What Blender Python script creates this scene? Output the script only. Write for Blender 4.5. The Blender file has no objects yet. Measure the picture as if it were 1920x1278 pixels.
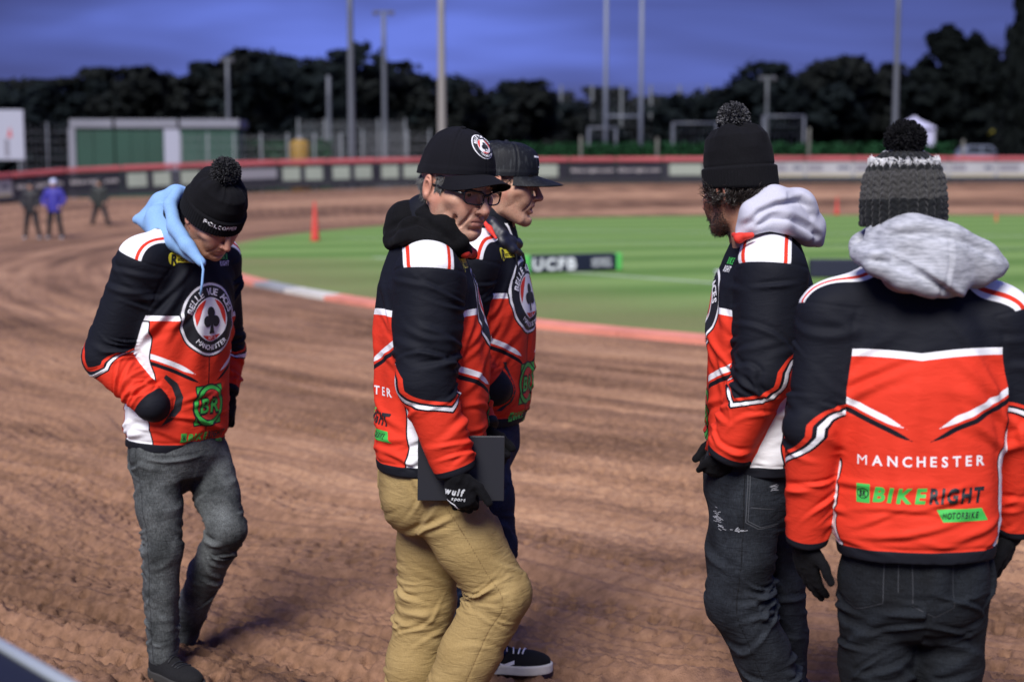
import bpy, bmesh, math, random
import numpy as np
from mathutils import Vector, Matrix
from mathutils.bvhtree import BVHTree

random.seed(7)
RNG = np.random.default_rng(11)
SC = bpy.context.scene
COL = SC.collection

# ------------------------------------------------------------------ camera
CAM_H = 1.70
FPX = 2667.0                      # 50 mm on a 36 mm wide sensor, 1920 px wide
PITCH = math.atan((639 - 330) / FPX)
cam_data = bpy.data.cameras.new('camera')
cam = bpy.data.objects.new('camera', cam_data)
COL.objects.link(cam)
cam.location = (0, 0, CAM_H)
cam.rotation_euler = (math.pi / 2 - PITCH, 0, 0)
cam_data.sensor_width = 36.0
cam_data.lens = 50.0
cam_data.clip_end = 2000
cam_data.dof.use_dof = True
cam_data.dof.focus_distance = 4.15
cam_data.dof.aperture_fstop = 2.2
SC.camera = cam

# ------------------------------------------------------------------ exposure
SC.view_settings.view_transform = 'Standard'
SC.view_settings.look = 'None'
SC.view_settings.exposure = 0.22
SC.view_settings.gamma = 1.0
SC.view_settings.use_curve_mapping = False
SC.render.engine = 'CYCLES'
try:
    SC.cycles.use_denoising = True
    SC.cycles.max_bounces = 6
    SC.cycles.transparent_max_bounces = 12
    SC.cycles.caustics_reflective = False
    SC.cycles.caustics_refractive = False
except Exception:
    pass

# ------------------------------------------------------------------ light: floodlit dusk
SUN_EL = math.radians(45)
SUN_DIR = Vector((0.32, 0.95, 0)).normalized()       # the way shadows fall on the ground
sun_data = bpy.data.lights.new('sun', 'SUN')
sun = bpy.data.objects.new('sun', sun_data)
COL.objects.link(sun)
sun_data.energy = 4.6
sun_data.angle = math.radians(28.0)
sun_data.color = (1.0, 0.965, 0.93)
_ld = Vector((SUN_DIR.x * math.cos(SUN_EL), SUN_DIR.y * math.cos(SUN_EL), -math.sin(SUN_EL)))
sun.rotation_euler = _ld.to_track_quat('-Z', 'Y').to_euler()
sun.location = (-20, -35, 40)

world = bpy.data.worlds.new('World')
SC.world = world
world.use_nodes = True
wn = world.node_tree
for n in list(wn.nodes):
    wn.nodes.remove(n)
def _wn(t, **k):
    n = wn.nodes.new(t)
    for a, b in k.items():
        setattr(n, a, b)
    return n
w_out = _wn('ShaderNodeOutputWorld')
w_bg1 = _wn('ShaderNodeBackground')
w_bg2 = _wn('ShaderNodeBackground')
w_add = _wn('ShaderNodeAddShader')
w_sky = _wn('ShaderNodeTexSky', sky_type='NISHITA', sun_disc=False)
w_sky.sun_elevation = SUN_EL
w_sky.sun_rotation = math.atan2(-SUN_DIR.x, -SUN_DIR.y)
w_bg1.inputs['Strength'].default_value = 0.004
wn.links.new(w_sky.outputs[0], w_bg1.inputs['Color'])
w_tc = _wn('ShaderNodeTexCoord')
w_map = _wn('ShaderNodeMapping')
w_map.inputs['Scale'].default_value = (1.2, 1.2, 5.5)
w_map.inputs['Rotation'].default_value = (0.0, 0.10, 0.3)
w_noise = _wn('ShaderNodeTexNoise')
w_noise.inputs['Scale'].default_value = 1.9
w_noise.inputs['Detail'].default_value = 3.5
w_noise.inputs['Roughness'].default_value = 0.5
w_noise.inputs['Distortion'].default_value = 0.4
w_ramp = _wn('ShaderNodeValToRGB')
cr = w_ramp.color_ramp
cr.elements[0].position = 0.36
cr.elements[0].color = (0.030, 0.031, 0.140, 1)
cr.elements[1].position = 0.61
cr.elements[1].color = (0.122, 0.178, 0.68, 1)
e = cr.elements.new(0.50)
e.color = (0.070, 0.095, 0.37, 1)
wn.links.new(w_tc.outputs['Generated'], w_map.inputs['Vector'])
wn.links.new(w_map.outputs[0], w_noise.inputs['Vector'])
wn.links.new(w_noise.outputs[0], w_ramp.inputs[0])
wn.links.new(w_ramp.outputs[0], w_bg2.inputs['Color'])
w_bg2.inputs['Strength'].default_value = 0.92
wn.links.new(w_bg1.outputs[0], w_add.inputs[0])
wn.links.new(w_bg2.outputs[0], w_add.inputs[1])
wn.links.new(w_add.outputs[0], w_out.inputs[0])

# ------------------------------------------------------------------ helpers
_cp, _sp = math.cos(PITCH), math.sin(PITCH)
def W(px, py, Y):
    """World point on the plane y = Y that the photograph shows at pixel (px, py)."""
    dx = (px - 960) / FPX
    dz = (639 - py) / FPX
    d = np.array([dx, _cp + dz * _sp, -_sp + dz * _cp])
    return np.array([0, 0, CAM_H]) + d * (Y / d[1])
def G(px, py, z=0.0):
    """World point at height z seen at pixel (px, py)."""
    dx = (px - 960) / FPX
    dz = (639 - py) / FPX
    d = np.array([dx, _cp + dz * _sp, -_sp + dz * _cp])
    return np.array([0, 0, CAM_H]) + d * ((z - CAM_H) / d[2])
def V(*a):
    return np.array(a, dtype=np.float64)
def unit(v):
    v = np.asarray(v, dtype=np.float64)
    return v / max(np.linalg.norm(v), 1e-9)

def tag(o, label=None, cat=None, group=None, kind=None):
    if label: o['label'] = label
    if cat: o['category'] = cat
    if group: o['group'] = group
    if kind: o['kind'] = kind
    return o
def empty(name, loc=(0, 0, 0)):
    o = bpy.data.objects.new(name, None)
    o.location = tuple(float(v) for v in loc)
    o.empty_display_size = 0.2
    COL.objects.link(o)
    return o
def mesh_from(name, verts, faces, mat=None, parent=None, smooth=True, attrs=None):
    """verts n x 3 in world space; faces: n x 4 / n x 3 arrays or a list of them."""
    me = bpy.data.meshes.new(name)
    verts = np.ascontiguousarray(verts, dtype=np.float32)
    if not isinstance(faces, list):
        faces = [faces]
    faces = [np.asarray(f, dtype=np.int32) for f in faces if len(f)]
    me.vertices.add(len(verts))
    me.vertices.foreach_set('co', verts.ravel())
    nl = sum(f.size for f in faces)
    npoly = sum(len(f) for f in faces)
    me.loops.add(nl)
    me.loops.foreach_set('vertex_index', np.concatenate([f.ravel() for f in faces]))
    me.polygons.add(npoly)
    tot = np.concatenate([np.full(len(f), f.shape[1], dtype=np.int32) for f in faces])
    start = np.concatenate([[0], np.cumsum(tot)[:-1]]).astype(np.int32)
    me.polygons.foreach_set('loop_start', start)
    me.polygons.foreach_set('loop_total', tot)
    me.polygons.foreach_set('use_smooth', np.full(npoly, smooth, dtype=bool))
    me.update(calc_edges=True)
    me.validate()
    if attrs:
        for k, a in attrs.items():
            a = np.ascontiguousarray(a, dtype=np.float32)
            at = me.attributes.new(k, 'FLOAT', 'POINT')
            at.data.foreach_set('value', a)
    o = bpy.data.objects.new(name, me)
    COL.objects.link(o)
    mats = mat if isinstance(mat, (list, tuple)) else [mat]
    for m in mats:
        if m: me.materials.append(m)
    if parent is not None:
        o.parent = parent
        o.matrix_parent_inverse = Matrix.Translation(-parent.location) if parent.type == 'EMPTY' else Matrix.Identity(4)
    return o
def child(o, parent):
    o.parent = parent
    o.matrix_parent_inverse = Matrix.Translation(-parent.location) if parent.type == 'EMPTY' else Matrix.Identity(4)
    return o

def bev(o, w, seg=2):
    md = o.modifiers.new('bevel', 'BEVEL'); md.width = w; md.segments = seg; md.limit_method = 'ANGLE'
    return o
class MB:
    """Collects boxes, tubes and prisms into one mesh."""
    def __init__(s):
        s.v, s.q, s.t, s.n = [], [], [], 0
    def add(s, v, q=None, t=None):
        v = np.asarray(v, dtype=np.float64)
        s.v.append(v)
        if q is not None and len(q): s.q.append(np.asarray(q, dtype=np.int32) + s.n)
        if t is not None and len(t): s.t.append(np.asarray(t, dtype=np.int32) + s.n)
        s.n += len(v)
    def box(s, c, size, R=None):
        c = np.asarray(c, float); h = np.asarray(size, float) / 2
        k = np.array([[x, y, z] for x in (-1, 1) for y in (-1, 1) for z in (-1, 1)], float) * h
        if R is not None: k = k @ np.asarray(R).T
        s.add(k + c, [[0, 1, 3, 2], [4, 6, 7, 5], [0, 4, 5, 1], [2, 3, 7, 6], [0, 2, 6, 4], [1, 5, 7, 3]])
    def tube(s, pts, r, n=8, cap=True):
        pts = np.asarray(pts, float)
        m = len(pts)
        r = np.full(m, r, float) if np.isscalar(r) else np.asarray(r, float)
        tan = np.gradient(pts, axis=0)
        tan /= np.maximum(np.linalg.norm(tan, axis=1, keepdims=True), 1e-9)
        ref = np.array([0, 0, 1.0]) if abs(tan[0, 2]) < 0.9 else np.array([1.0, 0, 0])
        rows = []
        a = np.arange(n) * 2 * math.pi / n
        for i in range(m):
            u = np.cross(tan[i], ref); u /= max(np.linalg.norm(u), 1e-9)
            w = np.cross(u, tan[i]); ref = w
            rows.append(pts[i] + r[i] * (np.cos(a)[:, None] * u + np.sin(a)[:, None] * w))
        v = np.concatenate(rows)
        q = []
        for i in range(m - 1):
            for j in range(n):
                k = (j + 1) % n
                q.append([i * n + j, i * n + k, (i + 1) * n + k, (i + 1) * n + j])
        t = []
        if cap:
            v = np.concatenate([v, pts[:1], pts[-1:]])
            for j in range(n):
                k = (j + 1) % n
                t.append([m * n, k, j]); t.append([m * n + 1, (m - 1) * n + j, (m - 1) * n + k])
        s.add(v, q, t)
    def build(s, name, mat, parent=None, smooth=False, attrs=None):
        f = []
        if s.q: f.append(np.concatenate(s.q))
        if s.t: f.append(np.concatenate(s.t))
        return mesh_from(name, np.concatenate(s.v), f, mat, parent, smooth, attrs)
def rotz(a):
    c, s = math.cos(a), math.sin(a)
    return np.array([[c, -s, 0], [s, c, 0], [0, 0, 1.0]])

# ------------------------------------------------------------------ noise
_perm = np.random.default_rng(5).permutation(512).astype(np.int64)
_perm = np.concatenate([_perm, _perm, _perm])
_grad = np.random.default_rng(6).normal(size=(512, 3))
_grad /= np.linalg.norm(_grad, axis=1, keepdims=True)
_grad = _grad.astype(np.float32)
def pnoise(p):
    p = np.asarray(p, dtype=np.float32)
    i = np.floor(p).astype(np.int64)
    f = p - i
    i &= 511
    u = f * f * f * (f * (f * 6 - 15) + 10)
    out = 0
    for dx in (0, 1):
        for dy in (0, 1):
            for dz in (0, 1):
                h = _perm[_perm[_perm[i[:, 0] + dx] + i[:, 1] + dy] % 512 + i[:, 2] + dz] % 512
                g = _grad[h]
                d = g[:, 0] * (f[:, 0] - dx) + g[:, 1] * (f[:, 1] - dy) + g[:, 2] * (f[:, 2] - dz)
                w = (u[:, 0] if dx else 1 - u[:, 0]) * (u[:, 1] if dy else 1 - u[:, 1]) * (u[:, 2] if dz else 1 - u[:, 2])
                out = out + d * w
    return out * 1.6
def fbm(p, oct=3, gain=0.5):
    o, a = 0, 1.0
    for k in range(oct):
        o = o + a * pnoise(p * (2.03 ** k) + 17.3 * k)
        a *= gain
    return o
def ridge(n):
    return 1 - 2.2 * np.abs(n)
def sstep(a, b, x):
    t = np.clip((x - a) / (b - a), 0, 1)
    return t * t * (3 - 2 * t)

# ------------------------------------------------------------------ signed distance shapes
def rcone(p, a, b, ra, rb):
    a = np.asarray(a, np.float32); b = np.asarray(b, np.float32)
    ab = b - a
    t = np.clip(((p - a) @ ab) / max(float(ab @ ab), 1e-9), 0, 1)
    return np.linalg.norm(p - a - t[:, None] * ab, axis=1) - (ra + (rb - ra) * t)
def chain_d(p, pts, rad, k=0.0):
    d = None
    for i in range(len(pts) - 1):
        e = rcone(p, pts[i], pts[i + 1], rad[i], rad[i + 1])
        d = e if d is None else (smin(d, e, k) if k else np.minimum(d, e))
    return d
def ell(p, c, r, R=None):
    q = p - np.asarray(c, np.float32)
    if R is not None: q = q @ np.asarray(R, np.float32)      # columns of R are the ellipsoid's axes
    r = np.asarray(r, np.float32)
    k0 = np.linalg.norm(q / r, axis=1); k1 = np.linalg.norm(q / (r * r), axis=1)
    return k0 * (k0 - 1) / np.maximum(k1, 1e-6)
def smin(a, b, k):
    h = np.clip(0.5 + 0.5 * (b - a) / k, 0, 1)
    return b + (a - b) * h - k * h * (1 - h)
def smax(a, b, k):
    return -smin(-a, -b, k)
def loft(p, knots, ex, ey, A, B, n=2.3):
    """Superelliptic tube about a nearly straight spine; ex, ey are the cross-section's axes."""
    knots = [np.asarray(q, np.float32) for q in knots]
    ax = unit(knots[-1] - knots[0]).astype(np.float32)
    s = np.array([float((q - knots[0]) @ ax) for q in knots])
    t = (p - knots[0]) @ ax
    tc = np.clip(t, s[0], s[-1])
    c = np.stack([np.interp(tc, s, [q[i] for q in knots]) for i in range(3)], axis=1)
    a = np.interp(tc, s, A); b = np.interp(tc, s, B)
    q = p - c
    u = np.abs(q @ np.asarray(ex, np.float32)) / a; v = np.abs(q @ np.asarray(ey, np.float32)) / b
    rr = (u ** n + v ** n) ** (1.0 / n)
    d = (rr - 1) * np.minimum(a, b)
    return np.maximum(d, np.maximum(s[0] - t, t - s[-1]))

def surface_nets(F, lo, h):
    s = F < 0
    nx, ny, nz = F.shape
    c = None
    for dx in (0, 1):
        for dy in (0, 1):
            for dz in (0, 1):
                e = s[dx:nx - 1 + dx, dy:ny - 1 + dy, dz:nz - 1 + dz].astype(np.int8)
                c = e if c is None else c + e
    m = (c > 0) & (c < 8)
    I, J, K = np.nonzero(m)
    idx = np.full(m.shape, -1, np.int32)
    idx[I, J, K] = np.arange(len(I))
    acc = np.zeros((len(I), 3)); cnt = np.zeros(len(I))
    corners = [(a, b, d) for a in (0, 1) for b in (0, 1) for d in (0, 1)]
    for i, ca in enumerate(corners):
        for cb in corners[i + 1:]:
            if sum(abs(ca[q] - cb[q]) for q in range(3)) != 1: continue
            fa = F[I + ca[0], J + ca[1], K + ca[2]]; fb = F[I + cb[0], J + cb[1], K + cb[2]]
            x = (fa < 0) != (fb < 0)
            t = np.where(x, fa / np.where(np.abs(fa - fb) < 1e-12, 1, fa - fb), 0)
            for q in range(3):
                acc[:, q] += np.where(x, ca[q] + t * (cb[q] - ca[q]), 0)
            cnt += x
    v = (np.stack([I, J, K], 1) + acc / np.maximum(cnt, 1)[:, None]) * h + np.asarray(lo)
    quads = []
    for ax in range(3):
        sa = [slice(None)] * 3; sb = [slice(None)] * 3
        sa[ax] = slice(0, -1); sb[ax] = slice(1, None)
        x = s[tuple(sa)] != s[tuple(sb)]
        i = np.stack(np.nonzero(x), 1)
        o1, o2 = [q for q in range(3) if q != ax]
        i = i[(i[:, o1] > 0) & (i[:, o2] > 0) & (i[:, o1] < F.shape[o1] - 1) & (i[:, o2] < F.shape[o2] - 1)]
        if not len(i): continue
        inside_first = s[i[:, 0], i[:, 1], i[:, 2]]
        def at(d1, d2):
            j = i.copy(); j[:, o1] += d1; j[:, o2] += d2
            return idx[j[:, 0], j[:, 1], j[:, 2]]
        q = np.stack([at(-1, -1), at(0, -1), at(0, 0), at(-1, 0)], 1)
        flip = inside_first if ax != 1 else ~inside_first
        q[~flip] = q[~flip][:, ::-1]
        quads.append(q)
    return v, np.concatenate(quads)
def mesh_sdf(f, lo, hi, h, B=8):
    lo = np.asarray(lo, float); hi = np.asarray(hi, float)
    nb = np.maximum(1, np.ceil((hi - lo) / (h * B)).astype(int))
    bc = np.stack(np.meshgrid(*[np.arange(n) for n in nb], indexing='ij'), -1).reshape(-1, 3)
    cen = (lo + (bc * B + (B - 1) / 2) * h).astype(np.float32)
    D = f(cen)
    act = np.abs(D) < 0.87 * B * h * 1.5 + 0.012
    F = np.repeat(np.repeat(np.repeat(np.where(D < 0, -1.0, 1.0).reshape(nb), B, 0), B, 1), B, 2).astype(np.float32)
    off = np.stack(np.meshgrid(*[np.arange(B)] * 3, indexing='ij'), -1).reshape(-1, 3)
    ids = np.nonzero(act)[0]
    step = max(1, 400000 // (B ** 3))
    for k in range(0, len(ids), step):
        b = bc[ids[k:k + step]]
        g = (b[:, None, :] * B + off[None]).reshape(-1, 3)
        F[g[:, 0], g[:, 1], g[:, 2]] = f((lo + g * h).astype(np.float32))
    return surface_nets(F, lo, h)
def grad_n(f, p, e=0.003):
    p = p.astype(np.float32)
    g = np.stack([f(p + np.float32([e, 0, 0])) - f(p - np.float32([e, 0, 0])),
                  f(p + np.float32([0, e, 0])) - f(p - np.float32([0, e, 0])),
                  f(p + np.float32([0, 0, e])) - f(p - np.float32([0, 0, e]))], 1)
    return g / np.maximum(np.linalg.norm(g, axis=1, keepdims=True), 1e-9)
def bounds(pts, pad):
    p = np.asarray(pts)
    return p.min(0) - pad, p.max(0) + pad
def smooth_mesh(v, q, it=2, lam=0.5):
    e = np.concatenate([q[:, [0, 1]], q[:, [1, 2]], q[:, [2, 3]], q[:, [3, 0]]])
    e = np.concatenate([e, e[:, ::-1]])
    n = np.bincount(e[:, 0], minlength=len(v)).astype(float)
    for _ in range(it):
        a = np.stack([np.bincount(e[:, 0], weights=v[e[:, 1], i], minlength=len(v)) for i in range(3)], 1)
        v = v + lam * (a / np.maximum(n, 1)[:, None] - v)
    return v
def vert_normals(v, q):
    a, b, c, d = v[q[:, 0]], v[q[:, 1]], v[q[:, 2]], v[q[:, -1]]
    fn = np.cross(c - a, d - b) if q.shape[1] == 4 else np.cross(b - a, c - a)
    n = np.zeros_like(v)
    for k in range(q.shape[1]):
        for i in range(3):
            n[:, i] += np.bincount(q[:, k], weights=fn[:, i], minlength=len(v))
    return n / np.maximum(np.linalg.norm(n, axis=1, keepdims=True), 1e-12)

# ------------------------------------------------------------------ materials
def new_mat(name):
    m = bpy.data.materials.new(name)
    m.use_nodes = True
    nt = m.node_tree
    b = nt.nodes.get('Principled BSDF')
    return m, nt, b
def nd(nt, t, **k):
    n = nt.nodes.new(t)
    for a, v in k.items():
        setattr(n, a, v)
    return n
def bump_noise(nt, b, scale, strength, dist=0.002, detail=3, coord='Object', stretch=None):
    tc = nd(nt, 'ShaderNodeTexCoord')
    no = nd(nt, 'ShaderNodeTexNoise')
    no.inputs['Scale'].default_value = scale
    no.inputs['Detail'].default_value = detail
    src = tc.outputs[coord]
    if stretch:
        mp = nd(nt, 'ShaderNodeMapping'); mp.inputs['Scale'].default_value = stretch
        nt.links.new(src, mp.inputs[0]); src = mp.outputs[0]
    nt.links.new(src, no.inputs['Vector'])
    bp = nd(nt, 'ShaderNodeBump')
    bp.inputs['Strength'].default_value = strength
    bp.inputs['Distance'].default_value = dist
    nt.links.new(no.outputs[0], bp.inputs['Height'])
    nt.links.new(bp.outputs[0], b.inputs['Normal'])
    return no, bp
def simple(name, col, rough=0.6, metal=0.0, noise=None, var=0.0, bump=0.0, spec=0.5, sheen=0.0, dist=0.002):
    m, nt, b = new_mat(name)
    b.inputs['Base Color'].default_value = (*col, 1)
    b.inputs['Roughness'].default_value = rough
    b.inputs['Metallic'].default_value = metal
    b.inputs['Specular IOR Level'].default_value = spec
    if sheen:
        b.inputs['Sheen Weight'].default_value = sheen
        b.inputs['Sheen Roughness'].default_value = 0.5
    if noise:
        no, bp = bump_noise(nt, b, noise, bump if bump else 0.0001, dist)
        if var:
            tc = nd(nt, 'ShaderNodeTexCoord')
            n2 = nd(nt, 'ShaderNodeTexNoise'); n2.inputs['Scale'].default_value = noise * 0.13; n2.inputs['Detail'].default_value = 6
            nt.links.new(tc.outputs['Object'], n2.inputs['Vector'])
            mr = nd(nt, 'ShaderNodeMapRange')
            mr.inputs['From Min'].default_value = 0.3; mr.inputs['From Max'].default_value = 0.7
            mr.inputs['To Min'].default_value = 1 - var; mr.inputs['To Max'].default_value = 1 + var
            nt.links.new(n2.outputs[0], mr.inputs['Value'])
            vm = nd(nt, 'ShaderNodeVectorMath', operation='SCALE')
            vm.inputs[0].default_value = col
            nt.links.new(mr.outputs[0], vm.inputs['Scale'])
            nt.links.new(vm.outputs[0], b.inputs['Base Color'])
    return m

# ================================================================== people: materials
def jacket_material():
    m, nt, b = new_mat('team_jacket')
    L = nt.links
    K, R, Wh = (0.0075, 0.0085, 0.0135, 1), (0.66, 0.040, 0.018, 1), (0.80, 0.80, 0.82, 1)
    def att(n):
        a = nd(nt, 'ShaderNodeAttribute'); a.attribute_name = n
        return a.outputs['Fac']
    def step(src, edge=0.0, soft=0.0007):                # 1 where src < edge
        r = nd(nt, 'ShaderNodeMapRange')
        r.inputs['From Min'].default_value = edge - soft; r.inputs['From Max'].default_value = edge + soft
        r.inputs['To Min'].default_value = 1; r.inputs['To Max'].default_value = 0
        L.new(src, r.inputs['Value'])
        return r.outputs[0]
    def over(base, fac, col):
        x = nd(nt, 'ShaderNodeMix', data_type='RGBA')
        L.new(fac, x.inputs[0])
        if hasattr(base, 'is_linked'): L.new(base, x.inputs[6])
        else: x.inputs[6].default_value = base
        if hasattr(col, 'is_linked'): L.new(col, x.inputs[7])
        else: x.inputs[7].default_value = col
        return x.outputs[2]
    def bands(src, stops, scale):                        # constant colour bands along an attribute
        r = nd(nt, 'ShaderNodeMapRange')
        r.inputs['From Min'].default_value = -scale; r.inputs['From Max'].default_value = scale
        L.new(src, r.inputs['Value'])
        c = nd(nt, 'ShaderNodeValToRGB'); c.color_ramp.interpolation = 'CONSTANT'
        el = c.color_ramp.elements
        el[0].position = 0; el[0].color = stops[0][1]
        el[1].position = (stops[1][0] + scale) / (2 * scale); el[1].color = stops[1][1]
        for pos, col in stops[2:]:
            e = el.new((pos + scale) / (2 * scale)); e.color = col
        L.new(r.outputs[0], c.inputs[0])
        return c.outputs[0]
    # torso, from the chest line down
    t = bands(att('zt'), [(-1, R), (-0.009, Wh), (0.009, K)], 0.2)
    t = over(t, step(att('diag_dark')), K)
    t = over(t, step(att('diag_pale')), Wh)
    t = over(t, step(att('side'), 0.005), K)
    t = over(t, step(att('side')), Wh)
    y = bands(att('yoke_y'), [(-1, Wh), (0.050, R), (0.058, Wh), (0.068, K)], 0.2)
    t = over(t, step(att('yoke')), y)
    t = over(t, step(att('zip'), 0.0024), (0.008, 0.008, 0.01, 1))
    s = bands(att('chev'), [(-1, K), (0.0, R), (0.010, K), (0.018, Wh), (0.030, K), (0.036, R)], 0.2)
    c = over(t, step(att('arm'), 0.0, 0.0007), t)
    inv = nd(nt, 'ShaderNodeMath', operation='SUBTRACT'); inv.inputs[0].default_value = 1
    L.new(step(att('arm')), inv.inputs[1])
    c = over(t, inv.outputs[0], s)
    c = over(c, step(att('hem')), (0.010, 0.011, 0.016, 1))
    L.new(c, b.inputs['Base Color'])
    b.inputs['Roughness'].default_value = 0.72
    b.inputs['Specular IOR Level'].default_value = 0.14
    b.inputs['Sheen Weight'].default_value = 0.0
    no, bp = bump_noise(nt, b, 900, 0.16, 0.0008, 2)
    n2 = nd(nt, 'ShaderNodeTexNoise'); n2.inputs['Scale'].default_value = 1; n2.inputs['Detail'].default_value = 4; n2.inputs['Distortion'].default_value = 0.6
    tc = nd(nt, 'ShaderNodeTexCoord')
    mp2 = nd(nt, 'ShaderNodeMapping'); mp2.inputs['Scale'].default_value = (20, 20, 48); mp2.inputs['Rotation'].default_value = (0.3, -0.3, 0)
    L.new(tc.outputs['Object'], mp2.inputs[0]); L.new(mp2.outputs[0], n2.inputs['Vector'])
    b2 = nd(nt, 'ShaderNodeBump'); b2.inputs['Strength'].default_value = 0.45; b2.inputs['Distance'].default_value = 0.005
    L.new(n2.outputs[0], b2.inputs['Height']); L.new(bp.outputs[0], b2.inputs['Normal'])
    L.new(b2.outputs[0], b.inputs['Normal'])
    return m
def denim_material(name, col, fade, seam_col, weave=0.5, fade_amt=0.8, rough=0.85):
    m, nt, b = new_mat(name)
    L = nt.links
    tc = nd(nt, 'ShaderNodeTexCoord')
    n1 = nd(nt, 'ShaderNodeTexNoise'); n1.inputs['Scale'].default_value = 9; n1.inputs['Detail'].default_value = 6; n1.inputs['Roughness'].default_value = 0.62
    L.new(tc.outputs['Object'], n1.inputs['Vector'])
    mp = nd(nt, 'ShaderNodeMapping'); mp.inputs['Scale'].default_value = (420, 420, 90)
    L.new(tc.outputs['Object'], mp.inputs[0])
    n2 = nd(nt, 'ShaderNodeTexNoise'); n2.inputs['Scale'].default_value = 1; n2.inputs['Detail'].default_value = 2
    L.new(mp.outputs[0], n2.inputs['Vector'])
    r = nd(nt, 'ShaderNodeMapRange'); r.inputs['From Min'].default_value = 0.38; r.inputs['From Max'].default_value = 0.68
    r.inputs['To Max'].default_value = fade_amt
    L.new(n1.outputs[0], r.inputs['Value'])
    x = nd(nt, 'ShaderNodeMix', data_type='RGBA'); x.inputs[6].default_value = (*col, 1); x.inputs[7].default_value = (*fade, 1)
    L.new(r.outputs[0], x.inputs[0])
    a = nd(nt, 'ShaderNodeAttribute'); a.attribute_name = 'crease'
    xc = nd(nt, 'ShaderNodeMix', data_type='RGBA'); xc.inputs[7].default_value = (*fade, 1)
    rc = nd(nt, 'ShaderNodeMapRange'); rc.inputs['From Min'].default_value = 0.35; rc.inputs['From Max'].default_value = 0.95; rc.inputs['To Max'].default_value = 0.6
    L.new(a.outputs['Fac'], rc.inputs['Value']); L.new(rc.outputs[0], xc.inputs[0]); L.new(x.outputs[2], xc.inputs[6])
    y = nd(nt, 'ShaderNodeMix', data_type='RGBA', blend_type='MULTIPLY')
    r2 = nd(nt, 'ShaderNodeMapRange'); r2.inputs['From Min'].default_value = 0.3; r2.inputs['From Max'].default_value = 0.7
    r2.inputs['To Min'].default_value = 1 - weave; r2.inputs['To Max'].default_value = 1 + weave * 0.6
    L.new(n2.outputs[0], r2.inputs['Value'])
    y.inputs[0].default_value = 1
    L.new(xc.outputs[2], y.inputs[6]); L.new(r2.outputs[0], y.inputs[7])
    s = nd(nt, 'ShaderNodeAttribute'); s.attribute_name = 'seam'
    sm = nd(nt, 'ShaderNodeMapRange'); sm.inputs['From Min'].default_value = 0.0012; sm.inputs['From Max'].default_value = 0.0026
    sm.inputs['To Min'].default_value = 0.85; sm.inputs['To Max'].default_value = 0
    L.new(s.outputs['Fac'], sm.inputs['Value'])
    z = nd(nt, 'ShaderNodeMix', data_type='RGBA'); z.inputs[7].default_value = (*seam_col, 1)
    L.new(sm.outputs[0], z.inputs[0]); L.new(y.outputs[2], z.inputs[6])
    L.new(z.outputs[2], b.inputs['Base Color'])
    b.inputs['Roughness'].default_value = rough
    b.inputs['Specular IOR Level'].default_value = 0.2
    bp = nd(nt, 'ShaderNodeBump'); bp.inputs['Strength'].default_value = 0.3; bp.inputs['Distance'].default_value = 0.0008
    L.new(n2.outputs[0], bp.inputs['Height'])
    n3 = nd(nt, 'ShaderNodeTexNoise'); n3.inputs['Scale'].default_value = 1; n3.inputs['Detail'].default_value = 5; n3.inputs['Distortion'].default_value = 0.8
    mp3 = nd(nt, 'ShaderNodeMapping'); mp3.inputs['Scale'].default_value = (20, 20, 66); mp3.inputs['Rotation'].default_value = (0.25, 0.3, 0)
    L.new(tc.outputs['Object'], mp3.inputs[0]); L.new(mp3.outputs[0], n3.inputs['Vector'])
    b3 = nd(nt, 'ShaderNodeBump'); b3.inputs['Strength'].default_value = 0.6; b3.inputs['Distance'].default_value = 0.006
    L.new(n3.outputs[0], b3.inputs['Height']); L.new(bp.outputs[0], b3.inputs['Normal']); L.new(b3.outputs[0], b.inputs['Normal'])
    return m
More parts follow.
